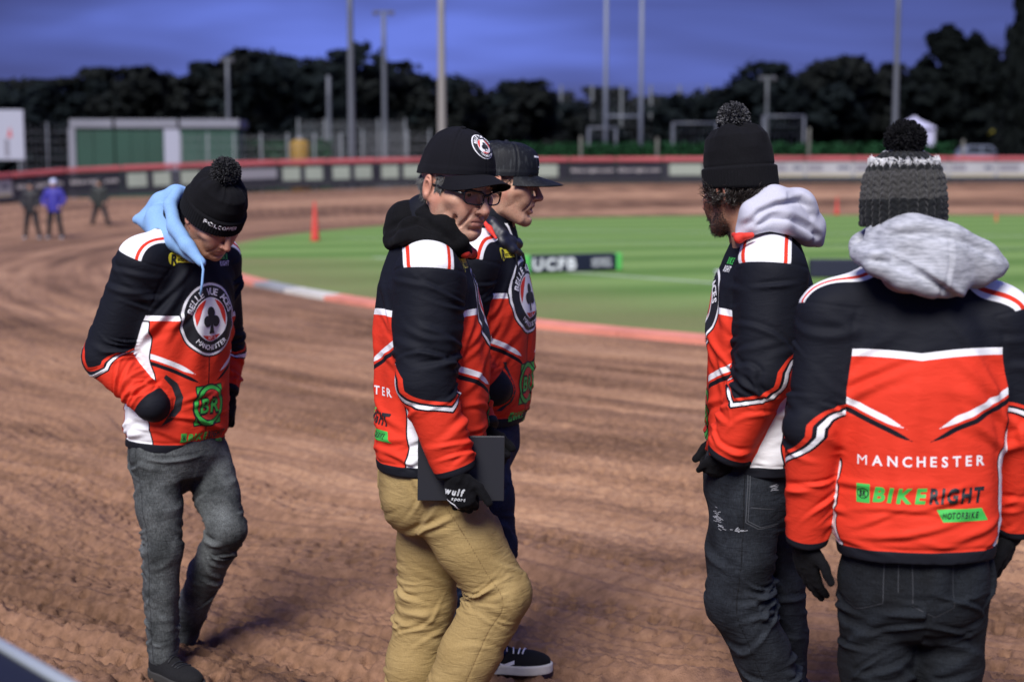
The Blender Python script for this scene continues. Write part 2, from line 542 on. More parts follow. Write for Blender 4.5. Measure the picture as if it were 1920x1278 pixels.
def skin_material(name, col, stub=(0.12, 0.075, 0.06), stub_amt=0.5):
    m, nt, b = new_mat(name)
    L = nt.links
    tc = nd(nt, 'ShaderNodeTexCoord')
    n1 = nd(nt, 'ShaderNodeTexNoise'); n1.inputs['Scale'].default_value = 34; n1.inputs['Detail'].default_value = 5; n1.inputs['Roughness'].default_value = 0.65
    L.new(tc.outputs['Object'], n1.inputs['Vector'])
    r1 = nd(nt, 'ShaderNodeMapRange'); r1.inputs['From Min'].default_value = 0.35; r1.inputs['From Max'].default_value = 0.7; r1.inputs['To Max'].default_value = 0.75
    L.new(n1.outputs[0], r1.inputs['Value'])
    x = nd(nt, 'ShaderNodeMix', data_type='RGBA'); x.inputs[6].default_value = (*col, 1)
    x.inputs[7].default_value = (col[0] * 0.74, col[1] * 0.54, col[2] * 0.48, 1)
    L.new(r1.outputs[0], x.inputs[0])
    def layer(prev, attr, colr, amt, noisy):
        a = nd(nt, 'ShaderNodeAttribute'); a.attribute_name = attr
        f = a.outputs['Fac']
        mu = nd(nt, 'ShaderNodeMath', operation='MULTIPLY'); mu.inputs[1].default_value = amt
        L.new(f, mu.inputs[0])
        f = mu.outputs[0]
        if noisy:
            n2 = nd(nt, 'ShaderNodeTexNoise'); n2.inputs['Scale'].default_value = 420; n2.inputs['Detail'].default_value = 2
            L.new(tc.outputs['Object'], n2.inputs['Vector'])
            r2 = nd(nt, 'ShaderNodeMapRange'); r2.inputs['From Min'].default_value = 0.35; r2.inputs['From Max'].default_value = 0.62
            L.new(n2.outputs[0], r2.inputs['Value'])
            m2 = nd(nt, 'ShaderNodeMath', operation='MULTIPLY'); L.new(f, m2.inputs[0]); L.new(r2.outputs[0], m2.inputs[1]); f = m2.outputs[0]
        y = nd(nt, 'ShaderNodeMix', data_type='RGBA'); y.inputs[7].default_value = (*colr, 1)
        L.new(f, y.inputs[0]); L.new(prev, y.inputs[6])
        return y.outputs[2]
    c = layer(x.outputs[2], 'flush', (0.52, 0.17, 0.12), 0.42, False)
    c = layer(c, 'stubble', stub, stub_amt, True)
    c = layer(c, 'lip', (0.42, 0.17, 0.14), 0.75, False)
    L.new(c, b.inputs['Base Color'])
    b.inputs['Roughness'].default_value = 0.52
    b.inputs['Specular IOR Level'].default_value = 0.4
    b.inputs['Subsurface Weight'].default_value = 0.06
    b.inputs['Subsurface Radius'].default_value = (0.010, 0.004, 0.002)
    b.inputs['Subsurface Scale'].default_value = 0.4
    n3 = nd(nt, 'ShaderNodeTexNoise'); n3.inputs['Scale'].default_value = 260; n3.inputs['Detail'].default_value = 3
    L.new(tc.outputs['Object'], n3.inputs['Vector'])
    bp = nd(nt, 'ShaderNodeBump'); bp.inputs['Strength'].default_value = 0.7; bp.inputs['Distance'].default_value = 0.0014
    L.new(n3.outputs[0], bp.inputs['Height']); L.new(bp.outputs[0], b.inputs['Normal'])
    return m
def knit_material(name, col, rough=0.9, scale=520, pale=None):
    m, nt, b = new_mat(name)
    L = nt.links
    tc = nd(nt, 'ShaderNodeTexCoord')
    n1 = nd(nt, 'ShaderNodeTexNoise'); n1.inputs['Scale'].default_value = scale; n1.inputs['Detail'].default_value = 2
    L.new(tc.outputs['Object'], n1.inputs['Vector'])
    r = nd(nt, 'ShaderNodeMapRange'); r.inputs['From Min'].default_value = 0.4; r.inputs['From Max'].default_value = 0.72
    L.new(n1.outputs[0], r.inputs['Value'])
    x = nd(nt, 'ShaderNodeMix', data_type='RGBA'); x.inputs[6].default_value = (*col, 1)
    x.inputs[7].default_value = (*(pale or tuple(c * 1.9 + 0.001 for c in col)), 1)
    L.new(r.outputs[0], x.inputs[0]); L.new(x.outputs[2], b.inputs['Base Color'])
    b.inputs['Roughness'].default_value = rough
    b.inputs['Specular IOR Level'].default_value = 0.08
    b.inputs['Sheen Weight'].default_value = 0.02
    bp = nd(nt, 'ShaderNodeBump'); bp.inputs['Strength'].default_value = 0.5; bp.inputs['Distance'].default_value = 0.001
    L.new(n1.outputs[0], bp.inputs['Height']); L.new(bp.outputs[0], b.inputs['Normal'])
    return m
M = {}
M['jacket'] = jacket_material()
M['black_cloth'] = knit_material('black_cloth', (0.0048, 0.0048, 0.0060))
M['black_fleece'] = knit_material('black_fleece', (0.0042, 0.0042, 0.0050), scale=380)
M['blue_fleece'] = knit_material('blue_fleece', (0.20, 0.36, 0.62), scale=420, pale=(0.27, 0.44, 0.70))
M['white_fleece'] = knit_material('white_fleece', (0.46, 0.46, 0.54), scale=420, pale=(0.54, 0.54, 0.61))
M['navy_quilt'] = simple('navy_quilt', (0.008, 0.009, 0.018), 0.5, noise=60, bump=0.3, var=0.2)
M['red_collar'] = simple('red_collar', (0.66, 0.035, 0.02), 0.7, noise=500, bump=0.15, dist=0.001)
M['glove'] = knit_material('glove_fabric', (0.0045, 0.0045, 0.0055), scale=700)
M['print_white'] = simple('print_white', (0.80, 0.80, 0.82), 0.6)
M['print_black'] = simple('print_black', (0.010, 0.011, 0.014), 0.6)
M['print_red'] = simple('print_red', (0.64, 0.035, 0.02), 0.65)
M['print_green'] = simple('print_green', (0.05, 0.46, 0.07), 0.6)
M['print_yellow'] = simple('print_yellow', (0.78, 0.70, 0.05), 0.6)
M['print_grey'] = simple('print_grey', (0.55, 0.57, 0.58), 0.35)
M['cap_cloth'] = knit_material('cap_cloth', (0.0058, 0.0058, 0.0080), scale=900)
M['dark_hair'] = simple('dark_hair', (0.020, 0.013, 0.009), 0.38, spec=0.6)
M['grey_hair'] = simple('grey_hair', (0.13, 0.13, 0.125), 0.4, spec=0.6)
M['eye_white'] = simple('eye_white', (0.55, 0.52, 0.50), 0.15)
M['iris'] = simple('iris', (0.030, 0.022, 0.016), 0.1)
M['rubber_white'] = simple('rubber_white', (0.55, 0.53, 0.48), 0.7, noise=80, var=0.25, bump=0.2)
M['shoe_black'] = knit_material('shoe_canvas', (0.010, 0.010, 0.011), scale=500)
M['frame_plastic'] = simple('frame_plastic', (0.008, 0.008, 0.010), 0.22)
def glass_mat(name):
    m, nt, b = new_mat(name)
    for n in list(nt.nodes):
        if n.type != 'OUTPUT_MATERIAL': nt.nodes.remove(n)
    t = nd(nt, 'ShaderNodeBsdfTransparent'); t.inputs[0].default_value = (0.98, 0.985, 0.985, 1)
    g = nd(nt, 'ShaderNodeBsdfGlossy'); g.inputs['Roughness'].default_value = 0.03
    f = nd(nt, 'ShaderNodeFresnel'); f.inputs[0].default_value = 1.22
    x = nd(nt, 'ShaderNodeMixShader')
    nt.links.new(f.outputs[0], x.inputs[0]); nt.links.new(t.outputs[0], x.inputs[1]); nt.links.new(g.outputs[0], x.inputs[2])
    nt.links.new(x.outputs[0], nt.nodes['Material Output'].inputs[0])
    return m
M['lens'] = glass_mat('lens_glass')
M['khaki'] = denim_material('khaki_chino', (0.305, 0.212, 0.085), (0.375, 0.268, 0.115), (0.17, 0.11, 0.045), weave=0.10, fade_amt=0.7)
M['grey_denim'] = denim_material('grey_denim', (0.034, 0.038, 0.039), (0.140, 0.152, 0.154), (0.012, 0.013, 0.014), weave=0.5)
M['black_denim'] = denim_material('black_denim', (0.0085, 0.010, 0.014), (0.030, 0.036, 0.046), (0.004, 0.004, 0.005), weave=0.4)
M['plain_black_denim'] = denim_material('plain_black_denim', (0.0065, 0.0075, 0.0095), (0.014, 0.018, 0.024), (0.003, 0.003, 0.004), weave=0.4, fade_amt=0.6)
M['blue_denim'] = denim_material('blue_denim', (0.008, 0.013, 0.035), (0.018, 0.030, 0.070), (0.008, 0.012, 0.03), weave=0.35)

# ================================================================== flat print laid on cloth
_glyphs = {}
def glyph(ch, bold=0.0, shear=0.0):
    key = (ch, bold, shear)
    if key not in _glyphs:
        cu = bpy.data.curves.new('glyph', 'FONT')
        cu.body = ch; cu.size = 1.0; cu.offset = bold; cu.shear = shear; cu.resolution_u = 3
        o = bpy.data.objects.new('glyph', cu)
        COL.objects.link(o)
        dg = bpy.context.evaluated_depsgraph_get()
        me = bpy.data.meshes.new_from_object(o.evaluated_get(dg))
        v = np.array([q.co[:2] for q in me.vertices]).reshape(-1, 2)
        me.calc_loop_triangles()
        t = np.array([q.vertices[:] for q in me.loop_triangles]).reshape(-1, 3)
        bpy.data.objects.remove(o); bpy.data.curves.remove(cu); bpy.data.meshes.remove(me)
        _glyphs[key] = (v, t)
    return _glyphs[key]
def text2d(s, size, bold=0.02, shear=0.0, space=0.10, width=None, squeeze=1.0):
    """A line of lettering centred on the origin: list of (verts, tris)."""
    out, x = [], 0.0
    for ch in s:
        if ch == ' ':
            x += 0.32; continue
        v, t = glyph(ch, 0.0 if ch in 'MW' else bold, shear)
        if not len(v): continue
        out.append((v + [x - v[:, 0].min(), 0], t))
        x += v[:, 0].max() - v[:, 0].min() + space
    tot = x - space
    k = size if width is None else width / tot
    return [((v - [tot / 2, 0.36]) * [k * squeeze, size if width is not None else k], t) for v, t in out]
def arc_text(s, size, radius, a_mid, a_step, inward=False, bold=0.03):
    out = []
    n = len(s)
    for i, ch in enumerate(s):
        if ch == ' ': continue
        v, t = glyph(ch, 0.0 if ch in 'MW' else bold)
        v = (v - [(v[:, 0].max() + v[:, 0].min()) / 2, 0.36]) * size
        a = a_mid + (i - (n - 1) / 2) * a_step * (1 if inward else -1)
        if inward: c, s_ = math.cos(a + math.pi / 2), math.sin(a + math.pi / 2)
        else: c, s_ = math.cos(a - math.pi / 2), math.sin(a - math.pi / 2)
        out.append((v @ np.array([[c, s_], [-s_, c]]) + [radius * math.cos(a), radius * math.sin(a)], t))
    return out
def poly2d(pts):
    bm = bmesh.new()
    f = bm.faces.new([bm.verts.new((x, y, 0)) for x, y in pts])
    bmesh.ops.triangulate(bm, faces=[f])
    v = np.array([q.co[:2] for q in bm.verts]); bm.verts.index_update()
    t = np.array([[q.index for q in f.verts] for f in bm.faces])
    bm.free()
    return [(v, t)]
def disc2d(r, c=(0, 0), n=40, sx=1.0):
    return poly2d([(c[0] + r * sx * math.cos(2 * math.pi * i / n), c[1] + r * math.sin(2 * math.pi * i / n)) for i in range(n)])
def rect2d(w, h, c=(0, 0), shear=0.0):
    return poly2d([(c[0] - w / 2 - shear * h, c[1] - h / 2), (c[0] + w / 2 - shear * h, c[1] - h / 2), (c[0] + w / 2, c[1] + h / 2), (c[0] - w / 2, c[1] + h / 2)])
def move2d(sh, dx, dy, k=1.0):
    return [(v * k + [dx, dy], t) for v, t in sh]
def fine2d(sh, size):
    """Split long edges so that the print can follow folds."""
    out = []
    for v, t in sh:
        v = [tuple(q) for q in v]; t = [tuple(q) for q in t]
        for _ in range(9):
            mid, nt, again = {}, [], False
            def m(a, b):
                k = (min(a, b), max(a, b))
                if k not in mid:
                    mid[k] = len(v); v.append(((v[a][0] + v[b][0]) / 2, (v[a][1] + v[b][1]) / 2))
                return mid[k]
            L = lambda a, b: math.hypot(v[a][0] - v[b][0], v[a][1] - v[b][1])
            for a, b, c in t:
                e = [(a, b), (b, c), (c, a)]
                s = [L(*q) > size for q in e]
                if not any(s):
                    nt.append((a, b, c)); continue
                again = True
                mm = [m(*q) if k else None for q, k in zip(e, s)]
                n = sum(s)
                if n == 3:
                    x, y, z = mm; nt += [(a, x, z), (x, b, y), (z, y, c), (x, y, z)]
                elif n == 1:
                    if s[0]: nt += [(a, mm[0], c), (mm[0], b, c)]
                    elif s[1]: nt += [(b, mm[1], a), (mm[1], c, a)]
                    else: nt += [(c, mm[2], b), (mm[2], a, b)]
                else:
                    if not s[0]: nt += [(c, mm[2], mm[1]), (a, b, mm[1]), (a, mm[1], mm[2])]
                    elif not s[1]: nt += [(a, mm[0], mm[2]), (b, c, mm[2]), (b, mm[2], mm[0])]
                    else: nt += [(b, mm[1], mm[0]), (c, a, mm[0]), (c, mm[0], mm[1])]
            t = nt
            if not again: break
        out.append((np.array(v), np.array(t)))
    return out
def decal(name, layers, o, ex, ey, ez, bvh, parent, size=0.007, lift=0.0007, reach=0.6, off0=0.0006, maxd=None):
    """layers: [(shapes2d, material)], laid along -ez on to the cloth at origin o; x runs along ex, y along ey."""
    V_, T_, MI, mats, n = [], [], [], [], 0
    o = np.asarray(o, float)
    for li, (sh, mat) in enumerate(layers):
        if mat not in mats: mats.append(mat)
        for v, t in fine2d(sh, size):
            pos = np.zeros((len(v), 3)); ok = np.zeros(len(v), bool)
            for i, (x, y) in enumerate(v):
                p = o + ex * x + ey * y + ez * reach
                hit, nor, _, dist = bvh.ray_cast(Vector(p), Vector(-ez), (reach * 2 if maxd is None else reach + maxd))
                if hit is None: continue
                nor = np.array(nor)
                if nor @ ez < 0: nor = -nor
                pos[i] = np.array(hit) + nor * (off0 + lift * li); ok[i] = True
            t = t[ok[t].all(1)]
            if not len(t): continue
            e = np.max(np.linalg.norm(pos[t] - pos[t[:, [1, 2, 0]]], axis=2), axis=1)
            t = t[e < size * 5]
            if not len(t): continue
            a, b, c = v[t[:, 0]], v[t[:, 1]], v[t[:, 2]]
            V_.append(pos); T_.append(t + n); n += len(pos)
            MI.append(np.full(len(t), mats.index(mat), np.int32))
    if not V_: return None
    ob = mesh_from(name, np.concatenate(V_), np.concatenate(T_), mats, parent, smooth=False)
    mi = np.concatenate(MI)
    if len(mi) == len(ob.data.polygons): ob.data.polygons.foreach_set('material_index', mi)
    return ob
def club2d(k=1.0):
    return (disc2d(0.018 * k, (0, 0.022 * k), 20) + disc2d(0.018 * k, (-0.020 * k, -0.006 * k), 20) + disc2d(0.018 * k, (0.020 * k, -0.006 * k), 20)
            + poly2d([(-0.012 * k, 0.012 * k), (-0.010 * k, -0.010 * k), (-0.004 * k, -0.014 * k), (-0.013 * k, -0.045 * k), (0.013 * k, -0.045 * k), (0.004 * k, -0.014 * k), (0.010 * k, -0.010 * k), (0.012 * k, 0.012 * k)]))
def badge_layers(r=0.118, text=True):
    k = r / 0.118
    L = [(disc2d(r, n=56), M['print_black']), (disc2d(r * 0.965, n=56), M['print_white']), (disc2d(r * 0.90, n=56), M['print_black']),
         (disc2d(r * 0.585, n=44), M['print_white'])]
    red = []
    for sgn in (-1, 1):
        red += poly2d([(sgn * q[0] * k, q[1] * k) for q in [(0.058, 0.034), (0.064, 0.010), (0.062, -0.020), (0.050, 0.004), (0.040, 0.028), (0.027, 0.050), (0.020, 0.062), (0.034, 0.057), (0.048, 0.047)][::sgn]])
    red += poly2d([(x * k, y * k) for x, y in [(-0.042, -0.048), (0, -0.052), (0.042, -0.048), (0.030, -0.058), (0.016, -0.0645), (0, -0.066), (-0.016, -0.0645), (-0.030, -0.058)]])
    L.append((red, M['print_red']))
    L.append((club2d(k * 0.98), M['print_black']))
    if text:
        L[-1] = (L[-1][0] , M['print_black'])
        L.append((arc_text('BELLE VUE ACES', 0.030 * k, r * 0.742, math.pi / 2, 0.192), M['print_white']))
        L.append((arc_text('MANCHESTER', 0.021 * k, r * 0.742, -math.pi / 2, 0.155, inward=True), M['print_white']))
        L.append((move2d(text2d('EST. 28', 0.011 * k, 0.01), 0, -0.057 * k), M['print_white']))
    return L
def br_logo_layers(k=1.0):
    g, bk = M['print_green'], M['print_black']
    return [(rect2d(0.128 * k, 0.138 * k), bk), (rect2d(0.120 * k, 0.130 * k), g), (disc2d(0.073 * k, n=40), bk), (disc2d(0.067 * k, n=40), g),
            (disc2d(0.055 * k, n=40), bk), (disc2d(0.052 * k, n=40), M['print_red']),
            (move2d(text2d('BR', 0.075 * k, 0.07, 0.12, width=0.098 * k), 0, 0), bk), (move2d(text2d('BR', 0.066 * k, 0.02, 0.12, width=0.088 * k), 0, 0), g)]
def bikeright2d(w):
    """BIKERIGHT with MOTORBIKE in a tab below; w = overall width."""
    g, bk = M['print_green'], M['print_black']
    h = w * 0.165
    a = move2d(text2d('BIKE', h, 0.045, 0.18, 0.09, width=w * 0.42), -w * 0.17, 0)
    b = move2d(text2d('RIGHT', h, 0.045, 0.18, 0.09, width=w * 0.44), w * 0.27, 0)
    tab = rect2d(w * 0.36, h * 0.62, (w * 0.29, -h * 0.98), shear=-0.5)
    mb = move2d(text2d('MOTORBIKE', h * 0.42, 0.03, 0.2, 0.08, width=w * 0.29), w * 0.30, -h * 0.98)
    sq = rect2d(w * 0.10, h * 0.95, (-w * 0.45, 0))
    br = move2d(text2d('BR', h * 0.42, 0.05, 0.1, width=w * 0.046), -w * 0.45, 0)
    return [(a + tab + sq, g), (b + mb + disc2d(w * 0.044, (-w * 0.45, 0), 24), bk), (disc2d(w * 0.037, (-w * 0.45, 0), 24), g), (br, bk)]
def rentruck2d():
    return [(disc2d(0.021, (-0.026, 0), 28) + rect2d(0.066, 0.026, (0.012, 0.002)), M['print_yellow']),
            (move2d(text2d('R', 0.044, 0.05, 0.25), -0.024, -0.001) + move2d(text2d('entruck', 0.020, 0.02, 0.25, 0.06, width=0.046), 0.015, 0.0), M['print_black'])]

# ================================================================== people: builders
def axes(fwd, up):
    up = unit(up)
    r = unit(np.cross(fwd, up))
    f = np.cross(up, r)
    return r, f, up
def limb(p, pts):
    """Softly nearest point on a polyline: (distance along it, radial vector, distance, axis)."""
    pts = [np.asarray(q, np.float32) for q in pts]
    D, T, Qv, A = [], [], [], []
    acc = 0.0
    for a, b in zip(pts[:-1], pts[1:]):
        ab = b - a; l = float(np.linalg.norm(ab))
        tr = ((p - a) @ ab) / (l * l)
        t = np.clip(tr, 0, 1)
        q = p - a - t[:, None] * ab
        D.append(np.linalg.norm(q, axis=1)); T.append(acc + t * l); Qv.append(q); A.append(np.tile(ab / l, (len(p), 1)))
        acc += l
    D, T, Qv, A = np.stack(D), np.stack(T), np.stack(Qv), np.stack(A)
    w = np.exp(-(D - D.min(0)) / 0.014); w /= w.sum(0)
    ax = (A * w[..., None]).sum(0); ax /= np.maximum(np.linalg.norm(ax, axis=1, keepdims=True), 1e-6)
    return (T * w).sum(0), (Qv * w[..., None]).sum(0), D.min(0), ax
def ang_to(q, axis, ref):
    """Angle of radial vectors from a reference direction, 0..pi, and its signed version."""
    r = ref[None] - (axis @ ref)[:, None] * axis
    r /= np.maximum(np.linalg.norm(r, axis=1, keepdims=True), 1e-6)
    s = np.cross(axis, r)
    u = q / np.maximum(np.linalg.norm(q, axis=1, keepdims=True), 1e-6)
    return np.arctan2((u * s).sum(1), (u * r).sum(1))
def fold_field(u, v, folds, wrap):
    """Single creases of cloth, each a rounded crest with a tighter valley beside it."""
    out = np.zeros(len(u), np.float32); cr = np.zeros(len(u), np.float32)
    for u0, v0, th, ln, w, a, cv in folds:
        du = (u - u0 + wrap / 2) % wrap - wrap / 2
        dv = v - v0
        m = (np.abs(du) < 2.4 * ln + 4 * w) & (np.abs(dv) < 2.4 * ln + 4 * w)
        if not m.any(): continue
        du, dv = du[m], dv[m]
        c, s_ = math.cos(th), math.sin(th)
        x = du * c + dv * s_
        y = -du * s_ + dv * c - cv * x * x
        e = np.exp(-(x / ln) ** 2)
        k = np.exp(-(y / w) ** 2)
        out[m] += (a * e * (k - 0.60 * np.exp(-((y + 1.45 * w) / (0.85 * w)) ** 2))).astype(np.float32)
        cr[m] = np.maximum(cr[m], (e * k * min(1.0, a / 0.006)).astype(np.float32))
    return out, cr
def limb_folds(p, pts, joints, inner, seed, amp, r0=0.07, extra=16, diag=0.6):
    """Creases round a limb, bunched at the joints on the inner side: displacement and crest measure. joints: (t, spread, count)."""
    t, q, d, ax = limb(p, pts)
    phi = ang_to(q, ax, inner)
    u = (phi * r0).astype(np.float32); wrap = 2 * math.pi * r0
    rg = np.random.default_rng(int(seed * 10))
    L = float(sum(np.linalg.norm(np.asarray(b) - np.asarray(a)) for a, b in zip(pts[:-1], pts[1:])))
    F = []
    for tj, wj, n in joints:
        for _ in range(int(n)):
            F.append((rg.normal() * 0.33 * math.pi * r0, tj + rg.normal() * wj * 0.6, rg.normal() * 0.32, rg.uniform(0.030, 0.070), rg.uniform(0.0050, 0.0095), amp * rg.uniform(0.55, 1.25), rg.normal() * 3.0))
    for _ in range(extra):
        F.append((rg.uniform(-1, 1) * math.pi * r0, rg.uniform(0.05, 1) * L, rg.choice([-1, 1]) * rg.uniform(0.15, 1.1) * diag, rg.uniform(0.035, 0.09), rg.uniform(0.008, 0.015), amp * rg.uniform(0.35, 0.85), rg.normal() * 2.5))
    o, c = fold_field(u, t.astype(np.float32), F, wrap)
    n3 = pnoise(np.stack([t * 5.0 + seed, np.cos(phi) * 1.1, np.sin(phi) * 1.1 + 9], 1))
    return o + amp * 0.55 * n3, c

def make_jacket(root, hem, neck, fwd, sh, el, wr, tip, seed, shape=(1.0, 1.0), fold=1.0, arm_r=(0.088, 0.074, 0.056), chev=(0.36, 0.36), zc=0.66, h=0.0045, inner=None, cuff=(True, True), belly=0.0, slope=0.55, tuck=(None, None)):
    hem, neck = np.asarray(hem, float), np.asarray(neck, float)
    R, Fw, U = axes(fwd, neck - hem)
    H = float(np.linalg.norm(neck - hem))
    fr = np.array([0, 0.10, 0.32, 0.58, 0.78, 0.90, 1.0])
    A = np.array([0.190, 0.203, 0.200, 0.212, 0.196, 0.140, 0.080]) * shape[0]
    B = np.array([0.142, 0.152, 0.150, 0.152, 0.132, 0.105, 0.080]) * shape[1]
    kn = [hem + U * (H * f) + Fw * (belly * math.exp(-((f - 0.33) / 0.28) ** 2)) for f in fr]
    sh, el, wr = [[np.asarray(q, float) for q in k] for k in (sh, el, wr)]
    nk = neck - U * 0.035
    def f_torso(p):
        d = loft(p, kn, R, Fw, A, B)
        for s, sg in zip(sh, (1, -1)):
            d = smin(d, rcone(p, nk + R * (sg * 0.05), s - U * 0.004, 0.062, 0.074), 0.045)
        return smin(d, rcone(p, neck - U * 0.02 - Fw * 0.005, neck + U * 0.035 + Fw * 0.004, 0.080, 0.078), 0.015)
    def f_arm(p, i):
        up = rcone(p, sh[i], el[i], arm_r[0], arm_r[1])
        fo = rcone(p, el[i], wr[i], arm_r[1], arm_r[2])
        return up, fo
    def f(p):
        d = f_torso(p)
        for i in (0, 1):
            up, fo = f_arm(p, i)
            d = smin(d, up, 0.045)
            dr = unit(wr[i] - el[i]).astype(np.float32)
            cut = (p - wr[i].astype(np.float32)) @ dr
            if tuck[i] is None: fo = smax(fo, cut - 0.004, 0.01)
            else: fo = smin(fo, rcone(p, wr[i], tuck[i], arm_r[2], arm_r[2] * 0.8), 0.015)
            d = smin(d, fo, 0.014)
        return d
    lo, hi = bounds([hem, neck] + sh + el + wr, 0.24)
    lo = lo.copy(); 
    v, q = mesh_sdf(f, lo, hi, h)
    v = smooth_mesh(v, q, 1, 0.5)
    n = vert_normals(v, q)
    p = v.astype(np.float32)
    loc = np.stack([(p - hem) @ R, (p - hem) @ Fw, (p - hem) @ U], 1)
    dT = f_torso(p)
    dA = []
    for i in (0, 1):
        up, fo = f_arm(p, i); dA.append(np.minimum(up, fo))
    dA = np.stack(dA); ai = dA.argmin(0)
    arm = dT - dA.min(0) + 0.004
    for i in (0, 1):
        dr = unit(el[i] - sh[i])
        past = (p - sh[i]) @ dr + 0.018 + 0.10 * np.clip(-((p - sh[i]) @ U), -0.05, 0.2)
        arm = np.where(ai == i, np.minimum(arm, past), arm)
    # seams of the armhole stay near the shoulder point, not on the shoulder's top
    z = loc[:, 2]
    chv = np.zeros(len(p)); dsp = np.zeros(len(p)); cre = np.zeros(len(p)); endd = np.full(len(p), 9.0)
    for i in (0, 1):
        pts = [sh[i], el[i], wr[i]]
        t, qq, d, ax = limb(p, pts)
        l1 = np.linalg.norm(el[i] - sh[i]); l2 = np.linalg.norm(wr[i] - el[i])
        phi = np.abs(ang_to(qq, ax, unit(tip[i])))
        c = t - (l1 + chev[i] * 0.2) + slope * 0.062 * phi
        inn = unit(inner[i]) if inner is not None and inner[i] is not None else unit(unit(wr[i] - el[i]) - unit(el[i] - sh[i]) + 1e-3)
        dd, cc = limb_folds(p, pts, [(l1, 0.075, 20), (l1 + l2 * 0.75, 0.075, 16), (0.07, 0.09, 4)], inn, seed + 7.7 * i, 0.0082 * fold, r0=0.068, extra=18)
        m = ai == i
        chv = np.where(m, c, chv); dsp = np.where(m, dd, dsp); cre = np.where(m, cc, cre)
        endd = np.where(m, (l1 + l2) - t, endd)
    wa = sstep(-0.03, 0.02, arm)
    lx = loc / np.array([0.2, 0.15, 0.3])
    ang = np.arctan2(loc[:, 0] / 0.2, loc[:, 1] / 0.15)
    cA, sA = np.cos(ang), np.sin(ang)
    # torso: soft vertical drape with tension lines from the armpit and bunching above the hem
    zz = z / H
    rg = np.random.default_rng(int(seed * 10) + 1)
    FT = []
    for _ in range(30): FT.append((rg.uniform(-0.56, 0.56), rg.uniform(0.03, 0.20), rg.normal() * 0.30, rg.uniform(0.04, 0.11), rg.uniform(0.007, 0.013), 0.0060 * rg.uniform(0.5, 1.2), rg.normal() * 1.5))
    for sg in (-1, 1):
        for fb in (0, 1):
            for _ in range(7):                      # tension lines running in from the armpit
                u0 = sg * (0.28 + (0.11 if fb else -0.11) * rg.uniform(0.3, 1.5)); dirn = rg.uniform(0.45, 1.15) * (1 if (sg > 0) == (fb == 0) else -1)
                FT.append((u0, rg.uniform(0.40, 0.72) * H, -dirn, rg.uniform(0.06, 0.13), rg.uniform(0.010, 0.017), 0.0058 * rg.uniform(0.5, 1.2), rg.normal() * 1.0))
    for _ in range(10): FT.append((rg.uniform(-0.56, 0.56), rg.uniform(0.2, 0.6) * H, math.pi / 2 + rg.normal() * 0.25, rg.uniform(0.08, 0.16), rg.uniform(0.016, 0.026), 0.0060 * rg.uniform(0.5, 1.1), rg.normal()))
    ft, crt = fold_field((ang * 0.18).astype(np.float32), z.astype(np.float32), FT, 2 * math.pi * 0.18)
    n1 = pnoise(np.stack([cA * 2.2 + seed, sA * 2.2, zz * 2.4 + 0.6 * np.abs(sA)], 1))
    dt = 0.009 * n1 + ft
    dt = dt * fold * sstep(1.02, 0.85, zz)
    disp = dt * (1 - wa) + dsp * wa
    # a cuff and a hem band, a little tighter than the cloth above them
    band = z - 0.030
    seamline = np.exp(-((z - 0.034) / 0.006) ** 2)
    disp = disp - 0.005 * seamline * (1 - wa)
    disp = disp * np.where(wa > 0.5, sstep(0.0, 0.05, endd), sstep(0.0, 0.05, z))
    vv = v + n * disp[:, None]
    # armhole seam line
    vv = vv - n * (0.0022 * np.exp(-(arm / 0.004) ** 2) * sstep(0.55, 0.7, zz))[:, None]
    zt = z - zc * H - 0.010 * np.sin(np.abs(sA) * 2.4)
    wv = 0.012 * np.sin(zz * 23 + 0.5) + 0.008 * np.sin(zz * 41)
    half = np.interp(zz, [0.0, 0.10, 0.25, 0.42, 0.58, 0.66, 0.72], [0.066, 0.070, 0.076, 0.070, 0.058, 0.036, -0.05]) + wv * 0.5
    side = (np.pi / 2 - np.abs(np.abs(ang) - 0.0))
    side = np.abs(np.abs(ang) - np.pi / 2) * 0.165 - half
    side = np.maximum(side, zt + 0.012)
    sx = np.abs(loc[:, 0])
    front = loc[:, 1] > 0
    bx = np.where(front, 0.055, 0.034)
    line = z - (np.where(front, 0.375, 0.487) * H + (sx - 0.10) * 0.48)
    pale = np.maximum(np.abs(line - 0.010) - 0.0085 * sstep(bx - 0.006, bx + 0.05, sx), bx - sx)
    dark = np.maximum(np.abs(line + 0.012) - 0.0065 * sstep(bx - 0.03, bx + 0.03, sx), bx - 0.022 - sx)
    yk = np.abs(loc[:, 1] + 0.004)
    zsh = float(((sh[0] + sh[1]) / 2 - hem) @ U)
    yoke = np.maximum(np.maximum(np.maximum(yk - 0.068, zsh - 0.07 - z), 0.062 - sx), z - H + 0.002)
    yoke = np.maximum(yoke, arm)
    hemv = np.where(arm > 0, endd - 0.018, z - 0.030)
    at = dict(arm=arm, zt=zt, diag_dark=dark, diag_pale=pale, side=side, yoke=yoke, yoke_y=yk, chev=chv, hem=hemv,
              zip=np.where(front, sx, 1.0))
    o = mesh_from('jacket', vv, q, M['jacket'], root, attrs=at)
    tf = q[(arm[q] < 0.001).all(1)]
    bvh = BVHTree.FromPolygons([tuple(x) for x in vv.tolist()], tf.tolist(), all_triangles=False)
    full = BVHTree.FromPolygons([tuple(x) for x in vv.tolist()], q.tolist(), all_triangles=False)
    return dict(obj=o, hem=hem, neck=neck, R=R, F=Fw, U=U, H=H, bvh=bvh, full=full, zc=zc)

